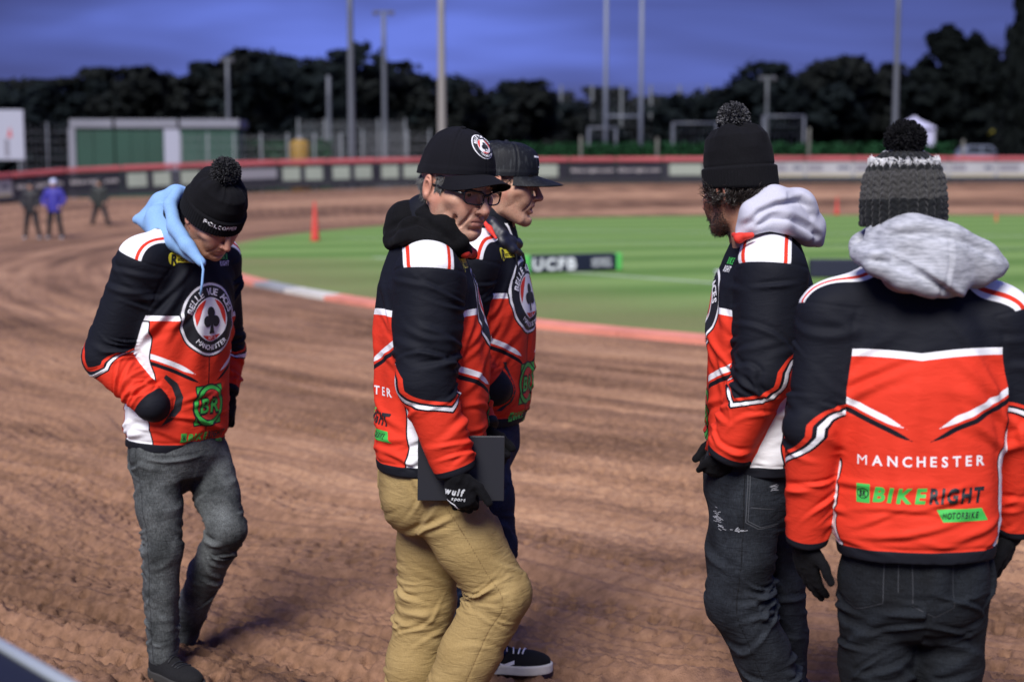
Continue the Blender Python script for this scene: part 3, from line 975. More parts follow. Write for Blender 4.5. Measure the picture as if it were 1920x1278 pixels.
def front_prints(J, root, badge_dx=0.0):
    o, R, Fw, U, H = J['hem'], J['R'], J['F'], J['U'], J['H']
    decal('club_badge', badge_layers(0.126), o + U * (J['zc'] * H + 0.004) + R * badge_dx, -R, U, Fw, J['bvh'], root, size=0.008)
    decal('logo_print', br_logo_layers(1.0), o + U * (0.215 * H) + R * badge_dx, -R, U, Fw, J['bvh'], root, size=0.008)
    decal('sponsor_print', bikeright2d(0.20), o + U * (0.215 * H - 0.105), -R, U, Fw, J['bvh'], root, size=0.006)
    decal('chest_print', rentruck2d(), o + U * (0.875 * H) + R * 0.102, -R, U, Fw, J['bvh'], root, size=0.006)
    decal('chest_print', [(move2d(text2d('BIKE', 0.024, 0.04, 0.15, width=0.05), 0, 0), M['print_green']), (move2d(text2d('RIGHT', 0.022, 0.04, 0.15, width=0.055), 0.0, -0.022), M['print_white'])],
          o + U * (0.88 * H) - R * 0.105, -R, U, Fw, J['bvh'], root, size=0.006)
def back_prints(J, root):
    o, R, Fw, U, H = J['hem'], J['R'], J['F'], J['U'], J['H']
    decal('back_lettering', [(text2d('MANCHESTER', 0.034, 0.022, 0, 0.34, width=0.290), M['print_white'])], o + U * (0.350 * H), R, U, -Fw, J['bvh'], root, size=0.007)
    decal('sponsor_print', bikeright2d(0.295), o + U * (0.236 * H), R, U, -Fw, J['bvh'], root, size=0.007)

def make_trousers(root, waist, fwd, hips, knees, ankles, rad, mat, seed, fold=1.0, h=0.005, pel=(0.165, 0.125), name='trousers', top=0.10, seat=0.02):
    waist = np.asarray(waist, float)
    hips, knees, ankles = [[np.asarray(q, float) for q in k] for k in (hips, knees, ankles)]
    hc = (hips[0] + hips[1]) / 2
    R, Fw, U = axes(fwd, waist - hc)
    kn = [hc - U * 0.09, hc - U * 0.02, hc + U * 0.05, waist]
    A = [pel[0] * 0.80, pel[0] * 1.03, pel[0] * 1.03, pel[0] * 0.97]; B = [pel[1] * 0.72, pel[1] * 1.0, pel[1] * 1.0, pel[1] * 0.92]
    def f_leg(p, i):
        mid = hips[i] * 0.45 + knees[i] * 0.55
        calf = knees[i] * 0.62 + ankles[i] * 0.38 - Fw * 0.012
        return chain_d(p, [hips[i], mid, knees[i], calf, ankles[i]], [rad[0], rad[0] * 0.55 + rad[1] * 0.47, rad[1], rad[1] * 0.55 + rad[2] * 0.5, rad[2]], 0.02)
    def f(p):
        d = loft(p, kn, R, Fw, A, B, n=2.4)
        d = smin(d, ell(p, hc - Fw * (seat + 0.035) - U * 0.035, (pel[0] * 0.86, 0.085, 0.105), np.stack([R, Fw, U], 1)), 0.03)
        l0, l1 = f_leg(p, 0), f_leg(p, 1)
        # the legs meet in a crease, not a web
        d = smin(smin(d, l0, 0.022), l1, 0.022)
        for i in (0, 1):
            dr = unit(ankles[i] - knees[i]).astype(np.float32)
            m = f_leg(p, i)
            cut = (p - ankles[i].astype(np.float32)) @ dr - 0.03
            near = m < 0.05
            d = np.where(near & (cut > -0.05), smax(d, np.where(near, cut, -1), 0.006), d)
        return d
    lo, hi = bounds([waist] + hips + knees + ankles, 0.20)
    v, q = mesh_sdf(f, lo, hi, h)
    v = smooth_mesh(v, q, 6, 0.6)
    n = vert_normals(v, q)
    p = v.astype(np.float32)
    d2 = np.stack([f_leg(p, 0), f_leg(p, 1)]); li = d2.argmin(0)
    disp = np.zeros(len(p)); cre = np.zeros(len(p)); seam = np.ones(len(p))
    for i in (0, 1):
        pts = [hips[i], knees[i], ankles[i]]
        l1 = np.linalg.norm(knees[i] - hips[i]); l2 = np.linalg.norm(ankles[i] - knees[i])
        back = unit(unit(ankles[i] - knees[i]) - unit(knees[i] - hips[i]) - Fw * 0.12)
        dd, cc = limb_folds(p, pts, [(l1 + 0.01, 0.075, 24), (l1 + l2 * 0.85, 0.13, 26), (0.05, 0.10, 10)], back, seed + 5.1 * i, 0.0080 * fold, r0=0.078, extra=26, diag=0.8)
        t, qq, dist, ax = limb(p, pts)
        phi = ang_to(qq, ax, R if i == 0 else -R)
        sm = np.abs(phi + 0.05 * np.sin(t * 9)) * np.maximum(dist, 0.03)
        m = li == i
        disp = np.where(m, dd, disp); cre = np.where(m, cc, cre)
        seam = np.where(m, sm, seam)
    # front creases from the crotch
    loc = np.stack([(p - hc) @ R, (p - hc) @ Fw, (p - hc) @ U], 1)
    n1 = pnoise(np.stack([loc[:, 0] * 6 + seed, loc[:, 1] * 6, loc[:, 2] * 11 - np.abs(loc[:, 0]) * 9], 1))
    wz = sstep(-0.28, -0.02, loc[:, 2])
    disp = disp + fold * wz * 0.0035 * n1
    disp -= 0.0016 * np.exp(-(seam / 0.003) ** 2)
    vv = v + n * disp[:, None]
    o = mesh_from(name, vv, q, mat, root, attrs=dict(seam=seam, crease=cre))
    bvh = BVHTree.FromPolygons([tuple(x) for x in vv.tolist()], q.tolist(), all_triangles=False)
    return dict(obj=o, R=R, F=Fw, U=U, hc=hc, bvh=bvh)

# ---------------------------------------------------------------- head
def head_sdf(prm):
    jw = prm.get('jaw', 1.0); nose = prm.get('nose', 1.0); mo = prm.get('mouth', 0.0); age = prm.get('age', 0.0)
    eyes = prm.get('eyes', True)
    jd = -0.010 * mo                                     # jaw drop
    def f(p):
        ax = np.abs(p[:, 0]); s = np.stack([ax, p[:, 1], p[:, 2]], 1).astype(np.float32)
        d = ell(s, (0, -0.008, 0.042), (0.0755, 0.099, 0.086))
        d = smin(d, ell(s, (0, 0.034, -0.012), (0.060, 0.061, 0.080)), 0.03)
        d = smin(d, chain_d(s, [V(0.054 * jw, 0.008, -0.030), V(0.050 * jw, 0.012, -0.066 + jd), V(0.026, 0.066, -0.092 + jd * 1.6), V(0.0, 0.079, -0.095 + jd * 1.8)], [0.018, 0.0165, 0.0175, 0.019]), 0.045)
        d = smin(d, ell(s, (0, 0.083, -0.093 + jd * 1.8), (0.019, 0.0155, 0.0135)), 0.014)
        d = smin(d, ell(s, (0.048, 0.060, -0.012), (0.022, 0.024, 0.017)), 0.022)          # cheekbone
        d = smin(d, ell(s, (0.030, 0.076, -0.038), (0.020, 0.018, 0.022)), 0.025)          # cheek
        d = smin(d, rcone(s, V(0.0, 0.094, 0.036), V(0.042, 0.078, 0.034), 0.0125, 0.011), 0.016)  # brow
        # muzzle about the mouth
        d = smin(d, ell(s, (0, 0.081, -0.056), (0.030, 0.021, 0.022)), 0.018)
        # eye sockets
        d = smax(d, -ell(s, (0.032, 0.103, 0.012), (0.020, 0.0175, 0.0135)), 0.012)
        # nose
        d = smin(d, chain_d(s, [V(0, 0.094, 0.026), V(0, 0.1075 + 0.002 * nose, -0.004), V(0, 0.117 * 0.35 + 0.65 * (0.119 + 0.003 * nose), -0.027)], [0.0085, 0.0090, 0.0118 * (0.9 + 0.1 * nose)]), 0.010)
        d = smin(d, ell(s, (0.0125, 0.1045, -0.0310), (0.0085, 0.0115, 0.0080)), 0.006)
        d = smin(d, rcone(s, V(0, 0.117, -0.031), V(0, 0.098, -0.044), 0.0055, 0.006), 0.007)
        d = smax(d, -ell(s, (0.0068, 0.1085, -0.0395), (0.0034, 0.0062, 0.0040)), 0.004)
        # eyelids
        if eyes:
            d = smin(d, ell(s, (0.032, 0.0805, 0.0115), (0.0150, 0.0132, 0.0118)), 0.004)
            lid = prm.get('lid', 0.0)
            d = smax(d, -ell(s, (0.0325, 0.0945, 0.0105 - lid), (0.0128, 0.0085, 0.0036)), 0.002)
            d = smax(d, -rcone(s, V(0.020, 0.0945, 0.0205), V(0.044, 0.089, 0.0205), 0.0014, 0.0012), 0.004)
        # lips
        zu, zl = -0.0545, -0.0675 + jd * 1.5
        d = smin(d, chain_d(s, [V(0, 0.1000, zu), V(0.010, 0.0990, zu + 0.0008), V(0.023, 0.0895, zu - 0.0048 + jd * 0.6)], [0.0058, 0.0056, 0.0030]), 0.006)
        d = smin(d, chain_d(s, [V(0, 0.0985 - 0.003 * mo, zl), V(0.011, 0.0965 - 0.003 * mo, zl + 0.0005), V(0.024, 0.0875, zl + 0.005 - jd * 0.6)], [0.0064, 0.0060, 0.0030]), 0.006)
        zm = (zu + zl) / 2 + 0.0005
        if mo > 0.2:
            d = smax(d, -ell(s, (0, 0.0975, zm), (0.0195, 0.020, 0.0075 * mo)), 0.004)
        else:
            d = smax(d, -chain_d(s, [V(0, 0.1065, zm), V(0.012, 0.1035, zm + 0.001), V(0.0235, 0.0925, zm - 0.0005)], [0.0016, 0.0014, 0.0010]), 0.0035)
        # crease under the lower lip
        d = smax(d, -rcone(s, V(0, 0.0990, -0.0795 + jd * 1.6), V(0.014, 0.094, -0.0800 + jd * 1.6), 0.0028, 0.002), 0.010)
        # nasolabial folds
        g = 0.0016 + 0.0022 * age
        d = smax(d, -chain_d(s, [V(0.0175, 0.1030, -0.0290), V(0.0270, 0.0965, -0.0440), V(0.0335, 0.0865, -0.0600), V(0.0350, 0.0790, -0.0740)], [g, g * 1.15, g, g * 0.4]), 0.008)
        if age > 0.4:
            d = smax(d, -chain_d(s, [V(0.016, 0.0990, -0.0010), V(0.028, 0.0955, -0.0068), V(0.042, 0.0850, -0.0050)], [0.0016, 0.0018, 0.0008]), 0.006)
            d = smax(d, -chain_d(s, [V(0.040, 0.0800, -0.0300), V(0.045, 0.0700, -0.0520), V(0.044, 0.0600, -0.0720)], [0.0008, 0.0026, 0.0010]), 0.014)
            d = smax(d, -rcone(s, V(0.0045, 0.1075, 0.030), V(0.0055, 0.105, 0.044), 0.0012, 0.0008), 0.004)
        # neck
        d = smin(d, rcone(s, V(0, -0.020, -0.035), V(0, -0.034, -0.155), 0.054, 0.056), 0.022)
        d = smin(d, rcone(p, V(0, 0.038, -0.118), V(0, 0.036, -0.135), 0.008, 0.010), 0.018)   # larynx
        # ears
        e = ell(s, (0.0800, -0.015, 0.002), (0.0090, 0.0205, 0.0345), np.array([[0.90, 0.30, 0.0], [-0.30, 0.90, 0.24], [-0.05, -0.24, 0.97]], float))
        e = smin(e, ell(s, (0.0745, -0.003, -0.0235), (0.0070, 0.0095, 0.0110)), 0.006)
        e = smax(e, -ell(s, (0.0900, -0.009, 0.001), (0.0085, 0.0105, 0.0175)), 0.004)
        e = smax(e, -chain_d(s, [V(0.0880, -0.004, 0.024), V(0.0900, -0.018, 0.026), V(0.0910, -0.027, 0.012), V(0.0900, -0.026, -0.008)], [0.0022, 0.0028, 0.0028, 0.0018]), 0.003)
        e = smin(e, rcone(s, V(0.0760, 0.000, 0.006), V(0.0765, 0.003, -0.012), 0.0045, 0.0040), 0.004)
        d = smin(d, e, 0.006)
        return d
    return f
def make_head(root, c, fwd, up, prm, mat, body_pts, h=0.0021, name='body'):
    """Head and neck at fine resolution with the coarse body below the collar, one mesh."""
    R, Fw, U = axes(fwd, up)
    Q = np.stack([R, Fw, U], 1)
    k = prm.get('scale', 1.0)
    f0 = head_sdf(prm)
    lo, hi = np.array([-0.10, -0.125, -0.20]), np.array([0.10, 0.14, 0.14])
    v, q = mesh_sdf(f0, lo, hi, h)
    sx = np.abs(v[:, 0])
    x, y, z = v[:, 0], v[:, 1], v[:, 2]
    jd = -0.010 * prm.get('mouth', 0.0)
    lipd = np.minimum(chain_d(np.stack([sx, y, z], 1).astype(np.float32), [V(0, 0.104, -0.055), V(0.012, 0.102, -0.0545), V(0.024, 0.092, -0.060)], [0.004, 0.004, 0.002]),
                      chain_d(np.stack([sx, y, z], 1).astype(np.float32), [V(0, 0.102, -0.067 + jd * 1.5), V(0.012, 0.1, -0.066 + jd * 1.5), V(0.023, 0.091, -0.062 + jd)], [0.0045, 0.004, 0.002]))
    lip = sstep(0.004, -0.001, lipd)
    st = sstep(0.022, 0.040, sx * 0.6 + (-0.03 - z) * 0.9 + 0.010) * sstep(-0.12, -0.10, z) * sstep(-0.015, -0.045, z) * sstep(-0.03, 0.02, y)
    st = np.maximum(st, sstep(-0.040, -0.046, z) * sstep(0.034, 0.028, sx) * sstep(0.07, 0.08, y) * sstep(-0.125, -0.11, z)) * (1 - lip)
    if prm.get('beard', 0): st = np.clip(st * 1.0, 0, 1)
    flush = np.clip(np.exp(-(((sx - 0.038) / 0.020) ** 2 + ((z + 0.018) / 0.018) ** 2)) + np.exp(-((sx / 0.016) ** 2 + ((z + 0.026) / 0.016) ** 2)) + 0.8 * sstep(0.070, 0.076, sx), 0, 1) * sstep(-0.04, 0.0, y + 0.03)
    vw = (v * k) @ Q.T + c
    vs, qs = [vw], [q]
    at = dict(lip=[lip], stubble=[st], flush=[flush])
    # coarse body
    if body_pts is not None:
        def fb(p):
            d = None
            for a, b, ra, rb in body_pts:
                e = rcone(p, a, b, ra, rb); d = e if d is None else smin(d, e, 0.04)
            return d
        P = [a for a, *_ in body_pts] + [b for _, b, *_ in body_pts]
        lo2, hi2 = bounds(P, 0.2)
        v2, q2 = mesh_sdf(fb, lo2, hi2, 0.018)
        vs.append(v2); qs.append(q2 + len(vw))
        for kk in at: at[kk].append(np.zeros(len(v2)))
    o = mesh_from(name, np.concatenate(vs), np.concatenate(qs), mat, root, attrs={a: np.concatenate(b) for a, b in at.items()})
    fr = dict(c=np.asarray(c, float), R=R, F=Fw, U=U, Q=Q, k=k, obj=o, v=v, n=vert_normals(v, q))
    if prm.get('eyes', True):
        for sgn in (-1, 1):
            mb = MB(); sphere(mb, V(sgn * 0.032, 0.0795, 0.0110), 0.0122, 14, 10)
            mb.v = [hw(fr, a) for a in mb.v]
            e = mb.build('eye', M['eye_white'], root, smooth=True)
            mb = MB(); sphere(mb, V(sgn * 0.032, 0.0838, 0.0080), 0.0086, 12, 8)
            mb.v = [hw(fr, a) for a in mb.v]
            mb.build('iris', M['iris'], e_parent(e, root), smooth=True)
    return fr
def e_parent(e, root):
    return e
def hw(fr, v):
    """Head-frame points to world."""
    return (np.asarray(v, float) * fr['k']) @ fr['Q'].T + fr['c']
def sphere(mb, c, r, nu=12, nv=8, sc=(1, 1, 1)):
    v, q, t = [], [], []
    for j in range(1, nv):
        th = math.pi * j / nv
        for i in range(nu):
            a = 2 * math.pi * i / nu
            v.append(np.asarray(c) + r * np.array([math.sin(th) * math.cos(a) * sc[0], math.sin(th) * math.sin(a) * sc[1], math.cos(th) * sc[2]]))
    for j in range(nv - 2):
        for i in range(nu):
            k = (i + 1) % nu
            q.append([j * nu + i, (j + 1) * nu + i, (j + 1) * nu + k, j * nu + k])
    n = len(v)
    v.append(np.asarray(c) + np.array([0, 0, r * sc[2]])); v.append(np.asarray(c) - np.array([0, 0, r * sc[2]]))
    for i in range(nu):
        k = (i + 1) % nu
        t.append([n, i, k]); t.append([n + 1, (nv - 2) * nu + k, (nv - 2) * nu + i])
    mb.add(v, q, t)
def grid_faces(nu, nv, wrap=True):
    i, j = np.meshgrid(np.arange(nu if wrap else nu - 1), np.arange(nv - 1), indexing='ij')
    k = (i + 1) % nu
    return np.stack([j * nu + i, j * nu + k, (j + 1) * nu + k, (j + 1) * nu + i], -1).reshape(-1, 4)
def strands(base, dirs, length, r, curl, seed, nseg=4, droop=0.0, axis_up=V(0, 0, 1), taper=0.75):
    """Tapered three-sided strands: returns verts, quads."""
    rg = np.random.default_rng(seed)
    N = len(base)
    L = length if not np.isscalar(length) else np.full(N, length)
    t = np.linspace(0, 1, nseg + 1)
    d = dirs / np.linalg.norm(dirs, axis=1, keepdims=True)
    a = rg.normal(size=(N, 3)); a -= (a * d).sum(1, keepdims=True) * d; a /= np.linalg.norm(a, axis=1, keepdims=True)
    b = np.cross(d, a)
    ph = rg.uniform(0, 6.28, N); fq = rg.uniform(0.6, 1.4, N)
    P = []
    for s in t:
        off = curl * L * s
        w = ph + fq * s * 5.0
        P.append(base + d * (L * s)[:, None] + a * (off * np.cos(w))[:, None] + b * (off * np.sin(w))[:, None] - axis_up * (droop * L * s * s)[:, None])
    P = np.stack(P)                                        # seg x N x 3
    V_ = []
    for i, s in enumerate(t):
        rr = r * (1 - taper * s)
        for k in range(3):
            w = 2 * math.pi * k / 3
            V_.append(P[i] + rr * (math.cos(w) * a + math.sin(w) * b))
    V_ = np.stack(V_)                                      # (seg*3) x N x 3
    idx = np.arange(len(t) * 3 * N).reshape(len(t), 3, N)
    Q = []
    for i in range(nseg):
        for k in range(3):
            k2 = (k + 1) % 3
            Q.append(np.stack([idx[i, k], idx[i, k2], idx[i + 1, k2], idx[i + 1, k]], 1))
    return V_.reshape(-1, 3), np.concatenate(Q)
def make_pom(parent, c, r, mat, n, seed, thick=0.0028, squash=1.0):
    rg = np.random.default_rng(seed)
    k = np.arange(n) + 0.5
    th = np.arccos(1 - 2 * k / n); ph = np.pi * (1 + 5 ** 0.5) * k
    d = np.stack([np.sin(th) * np.cos(ph), np.sin(th) * np.sin(ph), np.cos(th)], 1) + rg.normal(size=(n, 3)) * 0.06
    d /= np.linalg.norm(d, axis=1, keepdims=True)
    lump = 1 + 0.10 * pnoise(d * 2.2 + seed)
    L = r * lump * rg.uniform(0.90, 1.04, n) - r * 0.45
    v, q = strands(np.tile(np.asarray(c, float), (n, 1)) + d * r * 0.45, d, L, thick, 0.16, seed, 3, taper=0.25)
    o = mesh_from('pom_pom', v, q, mat, parent, smooth=True)
    mb = MB(); sphere(mb, c, r * 0.80, 16, 12)
    mb.build('pom_core', mat, o, smooth=True)
    return o

def make_beanie(root, fr, mat, rim=(0.045, -0.012), top=0.185, a=0.087, b=0.107, cuff=0.055, seed=0, chunky=False, boxy=0.8, rows=64, nphi=240, lean=(0, 0), name='beanie', back=-0.006):
    """rim: height of the edge at the front and the back. Returns the crown point in the head frame."""
    phi = np.arange(nphi) * 2 * np.pi / nphi
    t = np.linspace(0, 1, rows)
    V_ = []; tt = []
    prof_t = np.array([0, 0.02, 0.30, 0.55, 0.75, 0.88, 0.96, 1.0])
    prof_r = np.array([0.985, 1.0, 1.0, 0.95 + 0.03 * boxy, 0.80 + 0.10 * boxy, 0.52 + 0.20 * boxy, 0.25 + 0.10 * boxy, 0.02])
    prof_z = np.array([0, 0.02, 0.32, 0.60, 0.82, 0.94, 0.99, 1.0])
    for s in t:
        r = np.interp(s, prof_t, prof_r); zf = np.interp(s, prof_t, prof_z)
        rimz = (rim[0] + rim[1]) / 2 + (rim[0] - rim[1]) / 2 * np.cos(phi)      # phi = 0 faces forward
        z = rimz + (top - rimz) * zf
        x = a * r * np.sin(phi); y = b * r * np.cos(phi) + back
        x = x + lean[0] * zf ** 2; y = y + lean[1] * zf ** 2
        V_.append(np.stack([x, y, z], 1)); tt.append(np.full(nphi, s))
    v = np.concatenate(V_); ts = np.concatenate(tt); ph = np.tile(phi, rows)
    q = grid_faces(nphi, rows)
    n = vert_normals(v, q)
    if (n * (v - [0, 0, 0.05])).sum() < 0:
        q = q[:, ::-1]; n = -n
    H = top - (rim[0] + rim[1]) / 2
    cf = cuff / H
    d = np.zeros(len(v))
    if cuff > 0:
        d += 0.0065 * sstep(cf + 0.02, cf - 0.005, ts) - 0.002 * np.exp(-((ts - cf - 0.02) / 0.015) ** 2)
        d += 0.0011 * np.cos(ph * 70) * sstep(cf + 0.01, cf - 0.02, ts)
        d += 0.003 * sstep(0.03, 0.0, ts) * -1
    g = sstep(0.55, 0.95, ts)
    if not chunky:
        d += g * 0.006 * np.cos(ph * 4 + 0.6) + 0.0035 * pnoise(np.stack([np.cos(ph) * 2 + seed, np.sin(ph) * 2, ts * 4], 1)) * sstep(0.1, 0.5, ts)
        d += 0.0045 * g * np.clip(ridge(pnoise(np.stack([np.cos(ph) * 2.5, np.sin(ph) * 2.5 + seed, ts * 2.2], 1))), -0.5, 1)
        d += 0.0004 * np.cos(ph * 110) * sstep(cf, cf + 0.05, ts) * (1 - g)
    else:
        nc = 26
        rowf = ts * H / 0.0125
        u = ph * nc / (2 * np.pi)
        fu = np.abs((u % 1) - 0.5) * 2
        st = np.abs(np.sin(np.pi * (rowf + 0.55 * fu + 0.15 * np.floor(u))))
        d += 0.0062 * (1 - fu ** 2.2) + 0.0034 * st * (1 - 0.5 * fu) - 0.003
        d += 0.0022 * pnoise(np.stack([np.cos(ph) * 9, np.sin(ph) * 9, ts * 16], 1))
        d *= (1 - 0.6 * g)
    v = v + n * d[:, None]
    o = mesh_from(name, hw(fr, v), q, mat, root, attrs=dict(height=ts))
    # turned-in lining so that the edge has depth
    inner = v[:nphi].copy()
    rim2 = inner * [0.93, 0.93, 1] ; deep = inner * [0.90, 0.90, 1] + [0, 0, 0.03]
    vl = np.concatenate([inner, rim2, deep])
    mesh_from('lining', hw(fr, vl), grid_faces(nphi, 3), mat, o)
    return o, V(lean[0], back + lean[1], top)

def make_cap(root, fr, seed, rim=(0.050, 0.004), top=0.142, a=0.0835, b=0.1035, brim_len=0.075, brim_w=0.092, droop=0.030, tilt=-0.010, boxy=0.0, mat=None, back=-0.006, name='cap'):
    mat = mat or M['cap_cloth']
    nphi, rows = 180, 40
    phi = np.arange(nphi) * 2 * np.pi / nphi
    V_ = []
    for s in np.linspace(0, 1, rows):
        rimz = (rim[0] + rim[1]) / 2 + (rim[0] - rim[1]) / 2 * np.cos(phi)
        th = s * np.pi / 2
        r = np.cos(th) ** 0.80; zf = np.sin(th) ** 0.95
        fb = 1 + boxy * np.clip(np.cos(phi), 0, 1) * 0.10 * np.sin(2 * th)
        rr = r if boxy == 0 else np.cos(th) ** 0.55
        x = a * rr * np.sin(phi); y = b * rr * fb * np.cos(phi) + back
        V_.append(np.stack([x, y, rimz + (top - rimz) * zf], 1))
    v = np.concatenate(V_); ph = np.tile(phi, rows); ts = np.repeat(np.linspace(0, 1, rows), nphi)
    q = grid_faces(nphi, rows)
    n = vert_normals(v, q)
    if (n * (v - [0, 0, 0.05])).sum() < 0: q = q[:, ::-1]; n = -n
    w = np.abs(((ph + np.pi / 6) % (np.pi / 3)) - np.pi / 6)   # distance to the nearest panel seam
    w = np.abs((ph % (np.pi / 3)) - 0.0); w = np.minimum(w, np.pi / 3 - w)
    sd = w * 0.09 * np.cos(ts * np.pi / 2)
    d = -0.0016 * np.exp(-(sd / 0.0016) ** 2) + 0.0011 * np.exp(-((sd - 0.0042) / 0.0018) ** 2)
    d += 0.0020 * pnoise(np.stack([np.cos(ph) * 2 + seed, np.sin(ph) * 2, ts * 3], 1))
    d += 0.0016 * sstep(0.10, 0.085, ts)
    v = v + n * d[:, None]
    crown = mesh_from(name, hw(fr, v), q, mat, root, attrs=dict(height=ts, round=np.cos(ph)))
    inner = v[:nphi]
    vl = np.concatenate([inner, inner * [0.95, 0.95, 1], inner * [0.93, 0.93, 1] + [0, 0, 0.03]])
    mesh_from('sweatband', hw(fr, vl), grid_faces(nphi, 3), mat, crown)
    mb = MB(); sphere(mb, V(0, back, top + 0.001), 0.0075, 12, 8, (1, 1, 0.55)); mb.v = [hw(fr, x) for x in mb.v]
    mb.build('button', mat, crown, smooth=True)
    # brim
    nu, nw = 61, 22
    us = np.linspace(-1, 1, nu); ws = np.linspace(0, 1, nw)
    top_, bot = [], []
    for wv in ws:
        th = us * 1.12
        rimz = (rim[0] + rim[1]) / 2 + (rim[0] - rim[1]) / 2 * np.cos(th)
        xi = a * np.sin(th) * 0.985; yi = b * np.cos(th) * 0.985 + back
        ext = np.clip(1 - np.abs(us) ** 2.6, 0, 1) ** 0.62
        xo = brim_w * np.sin(th * 0.98) / math.sin(1.12 * 0.98); yo = yi + brim_len * ext
        x = xi * (1 - wv) + xo * wv; y = yi * (1 - wv) + yo * wv
        z = rimz + 0.003 - droop * (np.abs(x) / brim_w) ** 2 * (0.35 + 0.65 * wv) + tilt * wv + 0.0 * wv
        P = np.stack([x, y, z], 1)
        top_.append(P)
    top_ = np.stack(top_)
    # five rows of stitching
    for k in (0.25, 0.45, 0.65, 0.83, 0.95):
        top_[:, :, 2] -= 0.0007 * np.exp(-((ws - k) / 0.02) ** 2)[:, None]
    edge = np.minimum(1, np.minimum((1 - ws)[:, None] / 0.05, 1.0)) * np.ones((nw, nu))
    bot = top_.copy(); bot[:, :, 2] -= 0.0030 * np.sqrt(np.clip(edge, 0.05, 1))
    vt = top_.reshape(-1, 3); vb = bot.reshape(-1, 3)
    i, j = np.meshgrid(np.arange(nu - 1), np.arange(nw - 1), indexing='ij')
    f1 = np.stack([j * nu + i, j * nu + i + 1, (j + 1) * nu + i + 1, (j + 1) * nu + i], -1).reshape(-1, 4)
    N = len(vt)
    f2 = f1[:, ::-1] + N
    k = np.arange(nu - 1); e0 = (nw - 1) * nu
    f3 = np.stack([e0 + k, e0 + k + 1, N + e0 + k + 1, N + e0 + k], -1)
    mesh_from('brim', hw(fr, np.concatenate([vt, vb])), np.concatenate([f1, f2, f3]), mat, crown)
    cb = BVHTree.FromPolygons([tuple(x) for x in hw(fr, v).tolist()], q.tolist())
    return crown, cb

def make_glove(root, wrist, d, nrm, curls, seed, side=1, spread=0.10, k=1.0, mat=None, thumb=(0.5, 0.25), h=0.0022, name='glove'):
    """wrist: where the cuff ends; d: towards the knuckles; nrm: out of the back of the hand; side: +1 when the thumb lies on d x nrm."""
    d = unit(d); nrm = unit(nrm - d * (d @ nrm)); s = np.cross(d, nrm) * side          # s: towards the thumb
    w = np.asarray(wrist, float)
    caps = [(w - d * 0.030 * k, w + d * 0.01 * k, 0.030 * k, 0.029 * k)]
    fing = []
    xs = [0.027, 0.009, -0.009, -0.026]; ln = [0.086, 0.094, 0.088, 0.070]; rr = [0.0108, 0.0112, 0.0108, 0.0096]
    for i in range(4):
        base = w + d * (0.088 - 0.004 * abs(i - 1)) * k + s * xs[i] * k
        a = 0.0; pts = [base - d * 0.035 * k, base]; rad = [rr[i] * 1.15 * k, rr[i] * 1.12 * k]
        dirv = unit(d + s * spread * (1.3 - i) * 0.55)
        cur = curls[i]
        for jn, (fr_, cc) in enumerate(((0.45, 0.85), (0.32, 1.1), (0.23, 0.8))):
            a += cur * cc
            dv = dirv * math.cos(a) - nrm * math.sin(a)
            pts.append(pts[-1] + dv * ln[i] * fr_ * k); rad.append(rr[i] * (1.0, 0.95, 0.80)[jn] * k)
        fing.append((pts, rad))
    tb = w + d * 0.030 * k + s * 0.026 * k
    t1 = unit(s * thumb[0] + d * 0.75 - nrm * thumb[1]); t2 = unit(s * thumb[0] * 0.4 + d * 0.9 - nrm * thumb[1] * 0.6)
    fing.append(([tb, tb + t1 * 0.036 * k, tb + t1 * 0.036 * k + t2 * 0.030 * k, tb + t1 * 0.036 * k + t2 * 0.052 * k], [0.017 * k, 0.0135 * k, 0.0120 * k, 0.0098 * k]))
    Q = np.stack([s, nrm, d], 1)
    def f(p):
        e = ell(p, w + d * 0.050 * k, (0.043 * k, 0.0185 * k, 0.052 * k), Q)
        for a, b, ra, rb in caps: e = smin(e, rcone(p, a, b, ra, rb), 0.022)
        for j, (pts, rad) in enumerate(fing):
            e = smin(e, chain_d(p, pts, rad), 0.007 if j < 4 else 0.012)
        return e
    allp = [w - d * 0.04] + [x for pts, _ in fing for x in pts]
    lo, hi = bounds(allp, 0.05)
    v, q = mesh_sdf(f, lo, hi, h)
    n = vert_normals(v, q)
    r_ = pnoise(v * 60 + seed) * 0.0012 + 0.0014 * np.clip(ridge(pnoise(v * np.array([38, 38, 38]) + seed * 3)), -0.4, 1)
    v = v + n * r_[:, None]
    o = mesh_from(name, v, q, mat or M['glove'], root)
    return o, BVHTree.FromPolygons([tuple(x) for x in v.tolist()], q.tolist())

